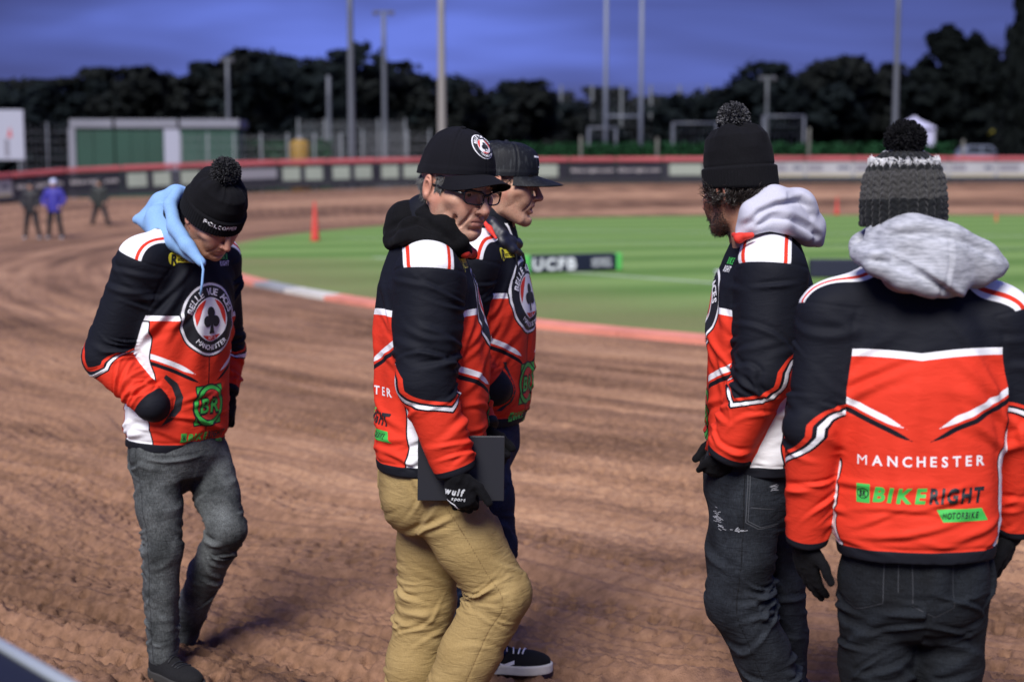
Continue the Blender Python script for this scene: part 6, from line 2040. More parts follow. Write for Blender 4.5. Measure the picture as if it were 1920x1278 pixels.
# ------------------------------------------------------------------ three people far down the track
def far_person(px, py, h, label, top, legs, hat, stride, Y=None, arms=0.0):
    g = G(px, py); g[2] = 0
    o = empty('person', g); tag(o, label, 'person')
    k = h / 1.75
    skin = simple_cached('far_skin', (0.40, 0.24, 0.17))
    Q = lambda x, y, z: g + V(x, y, z) * k
    st = stride
    hips = [Q(-0.09, 0, 0.90), Q(0.09, 0, 0.90)]; kn = [Q(-0.10 - st * 0.5, -0.03, 0.50), Q(0.10 + st * 0.5, -0.05, 0.50)]; an = [Q(-0.11 - st, 0.02, 0.08), Q(0.12 + st, 0.0, 0.08)]
    sh = [Q(-0.19, 0, 1.40), Q(0.19, 0, 1.40)]; el = [Q(-0.26 - arms, -0.02, 1.14), Q(0.26 + arms, -0.02, 1.14)]; wr = [Q(-0.20, -0.18, 0.98), Q(0.22, -0.18, 0.98)]
    def mk(f, P, pad, hh, nm, m):
        lo, hi = bounds(P, pad); v, q = mesh_sdf(f, lo, hi, hh); return mesh_from(nm, v, q, m, o)
    mk(lambda p: smin(smin(ell(p, Q(0, -0.02, 1.61), (0.078 * k, 0.098 * k, 0.115 * k)), rcone(p, Q(0, 0, 1.35), Q(0, -0.01, 1.55), 0.06, 0.055), 0.03), smin(ell(p, wr[0] + V(0, -0.05, -0.05), (0.035, 0.06, 0.06)), ell(p, wr[1] + V(0, -0.05, -0.05), (0.035, 0.06, 0.06)), 0.01), 0.01),
       [Q(0, 0, 1.3), Q(0, 0, 1.72)] + wr, 0.15, 0.012, 'body', skin)
    def jk(p):
        d = loft(p, [Q(0, 0, 0.80), Q(0, 0, 1.1), Q(0, 0, 1.35), Q(0, 0, 1.48)], V(1, 0, 0), V(0, 1, 0), [0.20 * k, 0.20 * k, 0.19 * k, 0.09 * k], [0.14 * k, 0.145 * k, 0.13 * k, 0.08 * k])
        for i in (0, 1):
            d = smin(d, rcone(p, Q(0, 0, 1.43), sh[i], 0.06 * k, 0.07 * k), 0.05); d = smin(d, chain_d(p, [sh[i], el[i], wr[i]], [0.075 * k, 0.066 * k, 0.05 * k]), 0.03)
        return d
    mk(jk, sh + el + wr + [Q(0, 0, 0.8), Q(0, 0, 1.5)], 0.12, 0.014, 'jacket', top)
    mk(lambda p: smin(smin(chain_d(p, [hips[0], kn[0], an[0]], [0.10 * k, 0.075 * k, 0.06 * k]), chain_d(p, [hips[1], kn[1], an[1]], [0.10 * k, 0.075 * k, 0.06 * k]), 0.02), ell(p, Q(0, 0, 0.90), (0.18 * k, 0.13 * k, 0.12 * k)), 0.03), hips + kn + an, 0.16, 0.014, 'trousers', legs)
    for a in an:
        mb = MB(); sphere(mb, a + V(0, -0.06, -0.03), 0.12 * k, 10, 6, (0.45, 1.1, 0.42)); mb.build('shoe', simple_cached('far_shoe', (0.30, 0.30, 0.32)), o, smooth=True)
    mb = MB(); sphere(mb, Q(0, 0.0, 1.655), 0.115 * k, 12, 8, (0.95, 1.05, 0.92)); mb.build('hat', hat, o, smooth=True)
def build_far_people():
    dk = simple_cached('far_black', (0.008, 0.008, 0.012)); bl = simple_cached('far_blue', (0.028, 0.024, 0.26)); wh = simple_cached('far_white', (0.50, 0.55, 0.75)); dg = simple_cached('far_dark_green', (0.010, 0.014, 0.013))
    far_person(61, 449, 1.56, 'person in black standing farthest left down the track', dk, dk, dk, 0.11)
    far_person(104, 449, 1.62, 'person in bright blue jacket and pale hat standing down the track', bl, dk, wh, 0.09, arms=0.06)
    far_person(189, 434, 1.62, 'person in dark clothes striding along the track beside the blue jacket', dg, dk, dg, 0.22)
build_track(); build_infield(); build_kerb(); build_barrier(); build_pitchside(); build_trees(); build_poles(); build_cabins(); build_beyond(); build_near_rail(); build_far_people()

# ================================================================== the five people in front
def person(label, foot, group=None):
    r = empty('person', foot)
    tag(r, label, 'person', group)
    return r
def body_of(neck, hem, sh, el, wr, hips, knees, ankles, hc):
    b = [(hem + V(0, 0, 0.03), neck, 0.085, 0.05), (hips[0], hips[1], 0.055, 0.055)]
    for i in (0, 1):
        b += [(neck - V(0, 0, 0.06), sh[i], 0.05, 0.05), (sh[i], el[i], 0.045, 0.038), (el[i], el[i] * 0.25 + wr[i] * 0.75, 0.036, 0.026),
              (hips[i], knees[i], 0.055, 0.038), (knees[i], ankles[i], 0.038, 0.028)]
    b += [(hem, (hips[0] + hips[1]) / 2, 0.075, 0.06)]
    return b
def onground(p, h=0.083):
    z = float(base_z(np.array([p[0]]), np.array([p[1]]))[0] + track_detail(np.array([p[0]]), np.array([p[1]]))[0])
    return V(p[0], p[1], z + h)
def P_(Y0):
    return lambda x, y, dy=0.0: W(x, y, Y0 + dy)

# ---------------------------------------------------------------- the man looking down, grey jeans
def build_bowed():
    Y0 = 4.80; P = P_(Y0)
    root = person('person with bowed head in blue hood, bobble hat and grey jeans', (W(330, 800, Y0)[0], Y0, 0))
    fwd = V(0.84, -0.54, 0)
    hem, neck = P(328, 832, 0.03), P(345, 428, 0.02)
    sh = [P(268, 492, -0.13), P(404, 486, 0.17)]
    el = [P(198, 668, -0.12), P(420, 655, 0.30)]
    wr = [P(284, 758, -0.170), P(420, 738, 0.20)]
    hips = [P(289, 850, -0.06), P(386, 850, 0.09)]
    knees = [P(306, 1030, -0.10), P(426, 992, -0.04)]
    ank = [onground(P(308, 1250, -0.10)), P(338, 1200, 0.24)]
    hc = (hips[0] + hips[1]) / 2
    prm = dict(jaw=0.98, nose=0.95, eyes=True, lid=0.004, beard=1, scale=1.0)
    hc_ = P(397, 408, -0.10)
    hf = unit(V(0.60, -0.52, -0.66)); hu = unit(V(0.42, -0.50, 0.76))
    fr = make_head(root, hc_, hf, hu, prm, skin_material('skin_fair', (0.56, 0.32, 0.225), (0.27, 0.13, 0.06), 0.55), body_of(neck, hem, sh, el, wr, hips, knees, ank, hc))
    J = make_jacket(root, hem, neck, fwd, sh, el, wr, [V(-0.2, -1, 0.1), V(0.6, -0.6, 0)], 3.1, shape=(0.93, 0.95), arm_r=(0.085, 0.072, 0.052), zc=0.60, chev=(0.1, 0.1), fold=1.1, tuck=(P(322, 782, -0.05), None))
    front_prints(J, root, -0.005)
    T = make_trousers(root, P(332, 800, 0.03), fwd, hips, knees, ank, (0.082, 0.064, 0.050), M['grey_denim'], 12.3, fold=0.95, pel=(0.155, 0.120))
    # hood, raised behind the neck
    ch, r = px_chain([(282, 412, 0.12, 0.020), (306, 384, 0.09, 0.040), (332, 368, 0.07, 0.036), (360, 370, 0.06, 0.026)], Y0)
    c2, r2 = px_chain([(362, 362, 0.02, 0.016), (332, 360, -0.04, 0.020), (318, 385, -0.10, 0.022), (328, 425, -0.15, 0.024), (352, 462, -0.20, 0.024), (378, 492, -0.23, 0.016)], Y0)
    c3, r3 = px_chain([(285, 415, 0.08, 0.028), (305, 432, -0.02, 0.042), (335, 452, -0.12, 0.038), (365, 482, -0.18, 0.022)], Y0)
    c4, r4 = px_chain([(300, 410, 0.02, 0.05), (335, 420, 0.06, 0.055), (372, 440, 0.08, 0.04), (400, 470, 0.08, 0.025)], Y0)
    tip = W(256, 412, Y0 + 0.10)
    def f(p):
        d = chain_d(p, ch, r, 0.02)
        d = smin(d, rcone(p, tip, ch[1], 0.010, 0.036), 0.02)
        d = smin(d, rcone(p, tip, c3[1], 0.010, 0.034), 0.02)
        d = smin(d, chain_d(p, c3, r3, 0.02), 0.03)
        d = smin(d, chain_d(p, c4, r4, 0.02), 0.015)
        d = smin(d, chain_d(p, c2, r2, 0.01), 0.010)
        d = smax(d, -rcone(p, W(352, 385, Y0 - 0.09), W(372, 425, Y0 - 0.10), 0.022, 0.030), 0.012)
        return d
    lo, hi = bounds(ch + c2 + c3 + c4 + [tip], 0.08)
    make_hood(root, f, lo, hi, M['blue_fleece'], 4.0, amp=0.005, freq=9, soft=5)
    mb = MB(); mb.tube([P(376, 486, -0.26), P(381, 505, -0.275), P(379, 530, -0.285), P(376, 553, -0.285)], 0.0042, 6)
    mb.build('drawstring', M['blue_fleece'], root, smooth=True)
    # hat
    hat, crown = make_beanie(root, fr, M['black_cloth'], rim=(0.014, -0.008), top=0.162, a=0.092, b=0.112, cuff=0.054, seed=1.5, boxy=0.35, back=-0.006)
    make_pom(hat, hw(fr, crown + V(0.0, -0.012, 0.020)), 0.049, knit_material('pom_yarn', (0.012, 0.012, 0.014), pale=(0.10, 0.10, 0.11), scale=300), 1500, 3, thick=0.0026)
    v, q = None, None
    hb = bvh_of(hat)
    decal('hat_lettering', [(text2d('POLCOPPER', 0.020, 0.03, 0, 0.12, width=0.096), M['print_white'])], hw(fr, V(0.035, 0.0, 0.052)), unit(-fr['R'] * 0.86 + fr['F'] * 0.50 * 0 ), fr['U'], unit(fr['F']), hb, hat, size=0.005)
    # gloved hands in the jacket pockets
    d = unit(wr[0] - el[0])
    make_glove(root, P(312, 772, -0.075), unit(P(340, 790, -0.03) - P(312, 772, -0.075)), unit(V(-0.4, -0.8, 0.3)), [0.8, 0.8, 0.8, 0.8], 1.0, side=1, k=0.95)
    d = unit(wr[1] - el[1])
    make_glove(root, wr[1] + V(0.012, 0, 0), unit(d + V(0, 0.2, -0.2)), unit(V(0.9, -0.3, 0)), [0.8] * 4, 2.0, side=-1, k=0.95)
    sc = 0.0018
    cres = [((x - 300) * sc, (760 - y) * sc) for x, y in [(292, 716), (310, 734), (319, 760), (314, 784), (298, 803), (280, 812), (290, 798), (302, 780), (306, 760), (300, 740), (288, 722)]]
    decal('pocket_lining', [(poly2d(cres), M['print_black'])], P(300, 760, -0.30), V(1, 0, 0), V(0, 0, 1), V(0, -1, 0), J['full'], root, size=0.007)
    make_shoe(root, ank[0] + V(0, 0, -0.0), V(0.75, -0.66, 0), M['shoe_black'], 0.98, heel_up=0.0, laces='black', sole=simple_cached('rubber_dark', (0.028, 0.026, 0.024), 0.8))
    make_shoe(root, ank[1], V(0.85, -0.5, 0), M['shoe_black'], 0.98, heel_up=0.25, laces='black', sole=simple_cached('rubber_dark', (0.028, 0.026, 0.024), 0.8))
    return root
def bvh_of(o):
    me = o.data
    v = np.empty(len(me.vertices) * 3, np.float32); me.vertices.foreach_get('co', v)
    return BVHTree.FromPolygons(v.reshape(-1, 3).tolist(), [tuple(p.vertices) for p in me.polygons])
def pocket_edge(J, root, pts, side=1, w=0.0045):
    o, R, Fw, U = J['hem'], J['R'], J['F'], J['U']
    pl = [(-side * x - w, y) for x, y in pts] + [(-side * x + w, y) for x, y in pts[::-1]]
    decal('pocket_edge', [(poly2d(pl), M['print_black'])], o, -R, U, Fw, J['bvh'], root, size=0.008)

# ---------------------------------------------------------------- the man in glasses with the folder
def build_folder_man():
    Y0 = 4.04; P = P_(Y0)
    root = person('person in black cap, glasses and khaki trousers holding a black folder', (W(800, 800, Y0)[0], Y0, 0))
    fwd = V(0.99, 0.10, 0)
    hem, neck = P(802, 872, 0.0), P(800, 436, 0.0)
    sh = [P(806, 520, -0.175), P(800, 505, 0.17)]
    el = [P(797, 715, -0.235), P(830, 700, 0.22)]
    wr = [P(856, 884, -0.235), P(905, 810, 0.12)]
    hips = [P(812, 905, -0.085), P(812, 905, 0.085)]
    knees = [P(938, 1112, -0.09), P(800, 1130, 0.09)]
    ank = [P(808, 1400, -0.07), P(765, 1410, 0.10)]
    hc = (hips[0] + hips[1]) / 2
    hf = unit(V(0.675, -0.700, -0.23)); hu = unit(V(0.17, -0.13, 0.97))
    prm = dict(jaw=1.03, nose=1.5, age=0.75, lid=0.003, scale=1.10)
    fr = make_head(root, P(853, 356, -0.06), hf, hu, prm, skin_material('skin_weathered', (0.58, 0.345, 0.24), (0.20, 0.14, 0.115), 0.35), body_of(neck, hem, sh, el, wr, hips, knees, ank, hc))
    J = make_jacket(root, hem, neck, fwd, sh, el, wr, [V(0.75, -0.75, 0), V(0.5, 0.8, 0)], 8.4, shape=(0.98, 1.06), arm_r=(0.092, 0.079, 0.058), zc=0.665, chev=(0.30, 0.2), belly=0.015, slope=0.65)
    front_prints(J, root)
    back_prints(J, root)
    T = make_trousers(root, P(802, 830, 0.0), fwd, hips, knees, ank, (0.104, 0.085, 0.078), M['khaki'], 22.3, fold=0.75, pel=(0.165, 0.150), seat=0.035)
    # black hood lying on the shoulders
    ch, r = px_chain([(742, 440, 0.02, 0.036), (762, 412, 0.00, 0.052), (800, 398, -0.02, 0.034)], Y0)
    c2, r2 = px_chain([(800, 398, -0.06, 0.026), (836, 424, -0.12, 0.028), (860, 452, -0.13, 0.022), (876, 472, -0.10, 0.014)], Y0)
    c3, r3 = px_chain([(735, 452, -0.03, 0.030), (775, 440, -0.10, 0.044), (822, 452, -0.13, 0.030), (862, 472, -0.11, 0.016)], Y0)
    c4, r4 = px_chain([(745, 440, 0.09, 0.04), (790, 420, 0.13, 0.045), (850, 452, 0.12, 0.03), (885, 478, 0.04, 0.016)], Y0)
    def f(p):
        d = smin(chain_d(p, ch, r, 0.03), chain_d(p, c2, r2, 0.015), 0.02)
        d = smin(d, chain_d(p, c3, r3, 0.02), 0.018)
        d = smin(d, chain_d(p, c4, r4, 0.02), 0.03)
        return d
    lo, hi = bounds(ch + c2 + c3 + c4, 0.09)
    make_hood(root, f, lo, hi, M['black_fleece'], 2.0, amp=0.007, freq=9, soft=8, creases=[([P(722, 452), P(748, 425), P(790, 412), P(826, 428), P(856, 455)], 0.010, 0.012, 0.006), ([P(735, 470), P(775, 452), P(815, 458), P(850, 472)], 0.008, 0.008, 0.004)])
    collar(root, [P(852, 468, -0.135), P(872, 474, -0.115), P(885, 474, -0.06), P(884, 470, 0.02)], 0.013)
    # cap with a badge, hair, glasses
    cap, cb = make_cap(root, fr, 1.0, rim=(0.059, 0.018), top=0.156, a=0.0865, b=0.108, brim_len=0.070, brim_w=0.083, droop=0.032, tilt=-0.008)
    decal('cap_badge', badge_layers(0.0345), hw(fr, V(0.0, 0.0, 0.106)), -fr['R'], unit(fr['U'] - fr['F'] * 0.25), unit(fr['F'] + fr['U'] * 0.25), cb, cap, size=0.004)
    x, y, z = fr['v'].T
    m = (np.abs(x) > 0.052) & (y > 0.010) & (y < 0.034) & (z > 0.004) & (z < 0.040) & (np.abs(x) < 0.0775)
    hair_on(fr, m, 800, 0.015, lambda v, n: n * 0.15 + V(0, 0.0, -1.0), M['grey_hair'], 4, root, r=0.0010, name='sideburn_hair')
    m = (y < -0.045) & (z > -0.055) & (z < 0.020)
    hair_on(fr, m, 3000, 0.022, lambda v, n: n * 0.22 + V(0, -0.1, -0.9), M['grey_hair'], 5, root, r=0.0008, name='back_hair')
    m = (np.abs(x) > 0.012) & (np.abs(x) < 0.05) & (np.abs(z - 0.0345 + 0.006 * (np.abs(x) - 0.03) / 0.02) < 0.004) & (y > 0.07)
    hair_on(fr, m, 500, 0.010, lambda v, n: n * 0.4 + np.sign(v[:, :1]) * V(1, 0, 0) + V(0, 0, 0.2), M['dark_hair'], 6, root, r=0.0007, name='eyebrow')
    glasses(root, fr)
    # glove gripping the folder
    d = unit(P(866, 955, -0.24) - P(853, 890, -0.235))
    g, gb = make_glove(root, P(856, 886, -0.262), d, unit(V(-0.12, -1, 0.05)), [1.05, 1.05, 1.05, 1.05], 3.0, side=-1, k=0.96, thumb=(0.95, -0.02), spread=0.03)
    decal('glove_print', [(move2d(text2d('wulf', 0.026, 0.05, 0.25, 0.07, width=0.056), 0, 0.010) + move2d(text2d('sport', 0.014, 0.03, 0.25, 0.08, width=0.040), 0.012, -0.009), M['print_grey']),
                          (poly2d([(-0.030, -0.010), (-0.012, -0.018), (0.004, -0.026), (0.018, -0.040), (0.014, -0.040), (0.001, -0.028), (-0.014, -0.020), (-0.030, -0.0125)]), M['print_white'])],
          P(852, 928, -0.28), unit(V(1, 0.1, -0.10)), unit(V(0.10, 0, 1)), V(-0.1, -1, 0), gb, g, size=0.004)
    d = unit(wr[1] - el[1])
    make_glove(root, wr[1], d, unit(V(0.2, 1, 0)), [0.7] * 4, 4.0, side=1, k=0.95)
    make_shoe(root, onground(ank[0]), V(1, -0.1, 0), M['shoe_black'])
    make_shoe(root, onground(ank[1]), V(1, -0.1, 0), M['shoe_black'])
    # the folder itself
    fo = folder(Y0)
    return root
def collar(root, pts, r, mat=None):
    pts = [np.asarray(p) for p in pts]
    f = lambda p: chain_d(p, pts, [r * 0.55] + [r] * (len(pts) - 2) + [r * 0.6], 0.01)
    lo, hi = bounds(pts, 0.05)
    v, q = mesh_sdf(f, lo, hi, 0.0035)
    n = vert_normals(v, q)
    return mesh_from('collar', v + n * (0.002 * pnoise(v * 40))[:, None], q, mat or M['red_collar'], root)
def folder(Y0):
    a, b, c, d = W(782, 815, Y0 - 0.205), W(944, 816, Y0 - 0.195), W(949, 942, Y0 - 0.200), W(783, 935, Y0 - 0.210)
    ctr = (a + b + c + d) / 4
    ex = unit(b - a); ez = unit((a + b - c - d)); ez = unit(ez - ex * (ez @ ex)); ey = np.cross(ez, ex)
    w, h = np.linalg.norm(b - a), np.linalg.norm(a - d)
    o = empty('folder', ctr)
    tag(o, 'closed black hardback folder pressed against khaki trousers by a gloved hand', 'folder')
    R = np.stack([ex, ey, ez], 1)
    m = simple('folder_leatherette', (0.016, 0.017, 0.021), 0.42, noise=420, bump=0.25, dist=0.0006)
    for s in (-1, 1):
        mb = MB(); mb.box(ctr + ey * s * 0.008, (w, 0.0028, h), R)
        ob = mb.build('cover', m, o)
        bev(ob, 0.001)
    mb = MB(); mb.box(ctr - ex * (w / 2 - 0.0012), (0.0036, 0.0186, h * 0.998), R); bev(mb.build('spine', m, o), 0.001)
    mb = MB(); mb.box(ctr + ex * 0.0, (w - 0.012, 0.0125, h - 0.008), R); mb.build('page_block', simple('paper', (0.62, 0.60, 0.55), 0.8), o)
    return o
def glasses(root, fr):
    rt = None
    mb = MB()
    lens = []
    for s in (-1, 1):
        pts = []
        for t in np.linspace(0, 2 * np.pi, 41):
            c, sn = math.cos(t), math.sin(t)
            e = 0.55
            x = 0.0345 + 0.0265 * math.copysign(abs(c) ** e, c)
            z = 0.0045 + 0.0165 * math.copysign(abs(sn) ** e, sn) + 0.010 * (x - 0.0345) / 0.0265 * 0.30 * (1 if sn > 0 else 0.4)
            y = 0.1155 - 0.014 * ((x - 0.01) / 0.05) ** 2 + 0.002
            pts.append([s * x, y, z])
        pts = np.array(pts)
        top = np.where(pts[:, 2] > 0.008, 0.0030, 0.0021)
        mb.tube(pts, top, 8, cap=False)
        lens.append(pts)
    mb.tube([V(-0.0085, 0.1185, 0.010), V(-0.004, 0.1205, 0.0125), V(0.004, 0.1205, 0.0125), V(0.0085, 0.1185, 0.010)], 0.0030, 8)
    mb.v = [hw(fr, a) for a in mb.v]
    g = mb.build('glasses', M['frame_plastic'], root, smooth=True)
    for s, pts in zip((-1, 1), lens):
        mb = MB()
        c = pts.mean(0)
        n = len(pts) - 1
        for off in (0, -0.0015):
            pass
        v = np.concatenate([[c + V(0, 0.0012, 0)], pts[:n]])
        tri = [[0, 1 + i, 1 + (i + 1) % n] for i in range(n)]
        mesh_from('lens', hw(fr, v), np.array(tri), M['lens'], g)
        mb = MB()
        mb.tube([V(s * 0.060, 0.101, 0.0115), V(s * 0.0665, 0.096, 0.0125), V(s * 0.0735, 0.070, 0.0125), V(s * 0.0785, 0.030, 0.0125), V(s * 0.0795, 0.000, 0.013), V(s * 0.0790, -0.02, 0.004)],
                [0.0036, 0.0036, 0.0030, 0.0026, 0.0024, 0.002], 8)
        mb.v = [hw(fr, a) for a in mb.v]
        mb.build('temple', M['frame_plastic'], g, smooth=True)
    return g

# ---------------------------------------------------------------- the man beyond him, talking
def build_talker():
    Y0 = 4.72; P = P_(Y0)
    root = person('person in flat-brimmed cap talking, seen in profile behind the man in glasses', (W(940, 800, Y0)[0], Y0, 0))
    fwd = V(0.955, -0.30, 0)
    hem, neck = P(900, 785, 0.02), P(920, 425, 0.02)
    sh = [P(882, 492, -0.16), P(915, 482, 0.18)]
    el = [P(845, 650, -0.18), P(925, 640, 0.27)]
    wr = [P(924, 726, -0.175), P(955, 715, 0.12)]
    hips = [P(902, 830, -0.08), P(906, 830, 0.09)]
    knees = [P(928, 1020, -0.06), P(885, 1020, 0.08)]
    ank = [P(918, 1232, -0.02), P(825, 1215, 0.10)]
    hc = (hips[0] + hips[1]) / 2
    hf = unit(V(0.97, -0.16, -0.10)); hu = unit(V(0.10, 0.0, 1.0))
    prm = dict(jaw=0.98, nose=1.2, mouth=0.62, age=0.25, lid=0.0, scale=1.02)
    fr = make_head(root, P(945, 348, 0.0), hf, hu, prm, skin_material('skin_tan', (0.55, 0.33, 0.225), (0.16, 0.10, 0.07), 0.4), body_of(neck, hem, sh, el, wr, hips, knees, ank, hc))
    mb = MB(); mb.box(hw(fr, V(0, 0.0905, -0.0615)), (0.030 , 0.006, 0.005), fr['Q']); bev(mb.build('teeth', simple('tooth', (0.62, 0.58, 0.50), 0.25), root), 0.002)
    J = make_jacket(root, hem, neck, fwd, sh, el, wr, [V(0.5, -0.9, 0), V(0.5, 0.8, 0)], 14.4, shape=(0.95, 0.98), zc=0.655, chev=(0.2, 0.2), belly=0.01, tuck=(P(955, 740, -0.03), None))
    front_prints(J, root)
    T = make_trousers(root, P(903, 745, 0.02), fwd, hips, knees, ank, (0.088, 0.072, 0.060), M['blue_denim'], 32.3, fold=1.0, pel=(0.155, 0.12))
    # navy quilted collar and hood of the layer below
    ch, r = px_chain([(900, 404, 0.07, 0.014), (908, 404, -0.02, 0.015), (924, 418, -0.072, 0.015), (942, 438, -0.088, 0.015), (960, 452, -0.075, 0.014), (972, 458, -0.03, 0.013), (970, 452, 0.04, 0.013)], Y0)
    c1, r1 = px_chain([(900, 416, 0.07, 0.016), (906, 418, -0.03, 0.016), (922, 434, -0.080, 0.016), (942, 454, -0.098, 0.015), (962, 468, -0.088, 0.013), (974, 474, -0.05, 0.011)], Y0)
    c2, r2 = px_chain([(905, 412, 0.06, 0.030), (925, 422, 0.09, 0.034), (955, 438, 0.09, 0.028)], Y0)
    a0 = np.asarray(ch[0])
    dirn = unit(ch[-2] - ch[1])
    def f(p):
        d = smin(chain_d(p, ch, r, 0.01), chain_d(p, c1, r1, 0.01), 0.010)
        d = d - 0.0012 * np.abs(np.sin(((p - a0) @ dirn) * math.pi / 0.030)).astype(np.float32)
        return smin(d, chain_d(p, c2, r2, 0.02), 0.012)
    lo, hi = bounds(ch + c2, 0.07)
    make_hood(root, f, lo, hi, M['navy_quilt'], 2.5, amp=0.0015, freq=16, h=0.0034, name='quilted_collar', soft=2)
    collar(root, [P(903, 410, -0.11), P(917, 428, -0.135), P(930, 446, -0.150)], 0.0085)
    mb = MB()
    mb.tube([P(972, 470, -0.185), P(981, 476, -0.20), P(984, 490, -0.205), P(982, 500, -0.205)], 0.004, 6)
    mb.tube([P(968, 476, -0.19), P(970, 500, -0.205), P(966, 520, -0.215), P(962, 527, -0.215)], 0.003, 6)
    mb.build('drawstring', M['black_cloth'], root, smooth=True)
    v_strip(J, root)
    # cap with flat brim, mesh rear
    capm = cap_mesh_material()
    cap, cb = make_cap(root, fr, 5.0, rim=(0.040, 0.018), top=0.142, a=0.088, b=0.110, brim_len=0.092, brim_w=0.086, droop=0.010, tilt=-0.022, boxy=1.0, mat=capm)
    decal('cap_lettering', [(rect2d(0.060, 0.0055, (0, 0.016)) + rect2d(0.022, 0.005, (0, -0.016)), M['print_white'])], hw(fr, V(0, 0, 0.086)), -fr['R'], fr['U'], fr['F'], cb, cap, size=0.005)
    x, y, z = fr['v'].T
    m = (np.abs(x) > 0.050) & (y > 0.005) & (y < 0.035) & (z > 0.002) & (z < 0.035)
    hair_on(fr, m, 420, 0.008, lambda v, n: n * 0.2 + V(0, -0.5, -0.7), M['dark_hair'], 4, root, r=0.0006, name='sideburn_hair')
    m = (y < -0.04) & (z > -0.05) & (z < 0.02)
    hair_on(fr, m, 900, 0.010, lambda v, n: n * 0.2 + V(0, -0.1, -0.9), M['dark_hair'], 5, root, r=0.0007, name='back_hair')
    m = (np.abs(x) > 0.012) & (np.abs(x) < 0.05) & (np.abs(z - 0.0345) < 0.0045) & (y > 0.07)
    hair_on(fr, m, 600, 0.010, lambda v, n: n * 0.4 + np.sign(v[:, :1]) * V(1, 0, 0), M['dark_hair'], 6, root, r=0.0008, name='eyebrow')
    d = unit(wr[0] - el[0])
    make_glove(root, wr[0] - d * 0.02 - J['F'] * 0.08 + V(0, 0.03, 0), unit(d - J['F'] * 0.4), unit(V(-0.1, -1, 0.2)), [0.9] * 4, 5.0, side=-1, k=0.95)
    make_glove(root, wr[1], unit(wr[1] - el[1]), unit(V(0.2, 1, 0)), [0.9] * 4, 6.0, side=1, k=0.95)
    pocket_edge(J, root, [(0.14, 0.22), (0.12, 0.17), (0.115, 0.13), (0.125, 0.09), (0.15, 0.06)], w=0.006)
    make_shoe(root, onground(ank[0]), V(1, -0.05, 0), M['shoe_black'], 1.02, skate=True)
    make_shoe(root, ank[1], V(0.95, -0.2, 0), M['shoe_black'], 1.0, heel_up=0.35)
    return root
def v_strip(J, root):
    o, R, Fw, U, H = J['hem'], J['R'], J['F'], J['U'], J['H']
    decal('collar_trim', [(poly2d([(-0.012, 0), (0.0, 0.0), (-0.040, 0.12), (-0.052, 0.12)]), M['print_white'])], o + U * (0.84 * H), -R, U, Fw, J['bvh'], root)
def cap_mesh_material():
    m, nt, b = new_mat('cap_mesh')
    L = nt.links
    tc = nd(nt, 'ShaderNodeTexCoord')
    n1 = nd(nt, 'ShaderNodeTexNoise'); n1.inputs['Scale'].default_value = 14; n1.inputs['Detail'].default_value = 5
    mp = nd(nt, 'ShaderNodeMapping'); mp.inputs['Scale'].default_value = (9, 9, 1.2)
    L.new(tc.outputs['Object'], mp.inputs[0]); L.new(mp.outputs[0], n1.inputs['Vector'])
    r = nd(nt, 'ShaderNodeMapRange'); r.inputs['From Min'].default_value = 0.52; r.inputs['From Max'].default_value = 0.78; r.inputs['To Max'].default_value = 0.6
    L.new(n1.outputs[0], r.inputs['Value'])
    x = nd(nt, 'ShaderNodeMix', data_type='RGBA'); x.inputs[6].default_value = (0.006, 0.007, 0.010, 1); x.inputs[7].default_value = (0.055, 0.062, 0.066, 1)
    L.new(r.outputs[0], x.inputs[0]); L.new(x.outputs[2], b.inputs['Base Color'])
    b.inputs['Roughness'].default_value = 0.6; b.inputs['Specular IOR Level'].default_value = 0.2
    vo = nd(nt, 'ShaderNodeTexVoronoi'); vo.inputs['Scale'].default_value = 380
    L.new(tc.outputs['Object'], vo.inputs['Vector'])
    bp = nd(nt, 'ShaderNodeBump'); bp.inputs['Strength'].default_value = 0.4; bp.inputs['Distance'].default_value = 0.0008
    L.new(vo.outputs['Distance'], bp.inputs['Height']); L.new(bp.outputs[0], b.inputs['Normal'])
    return m

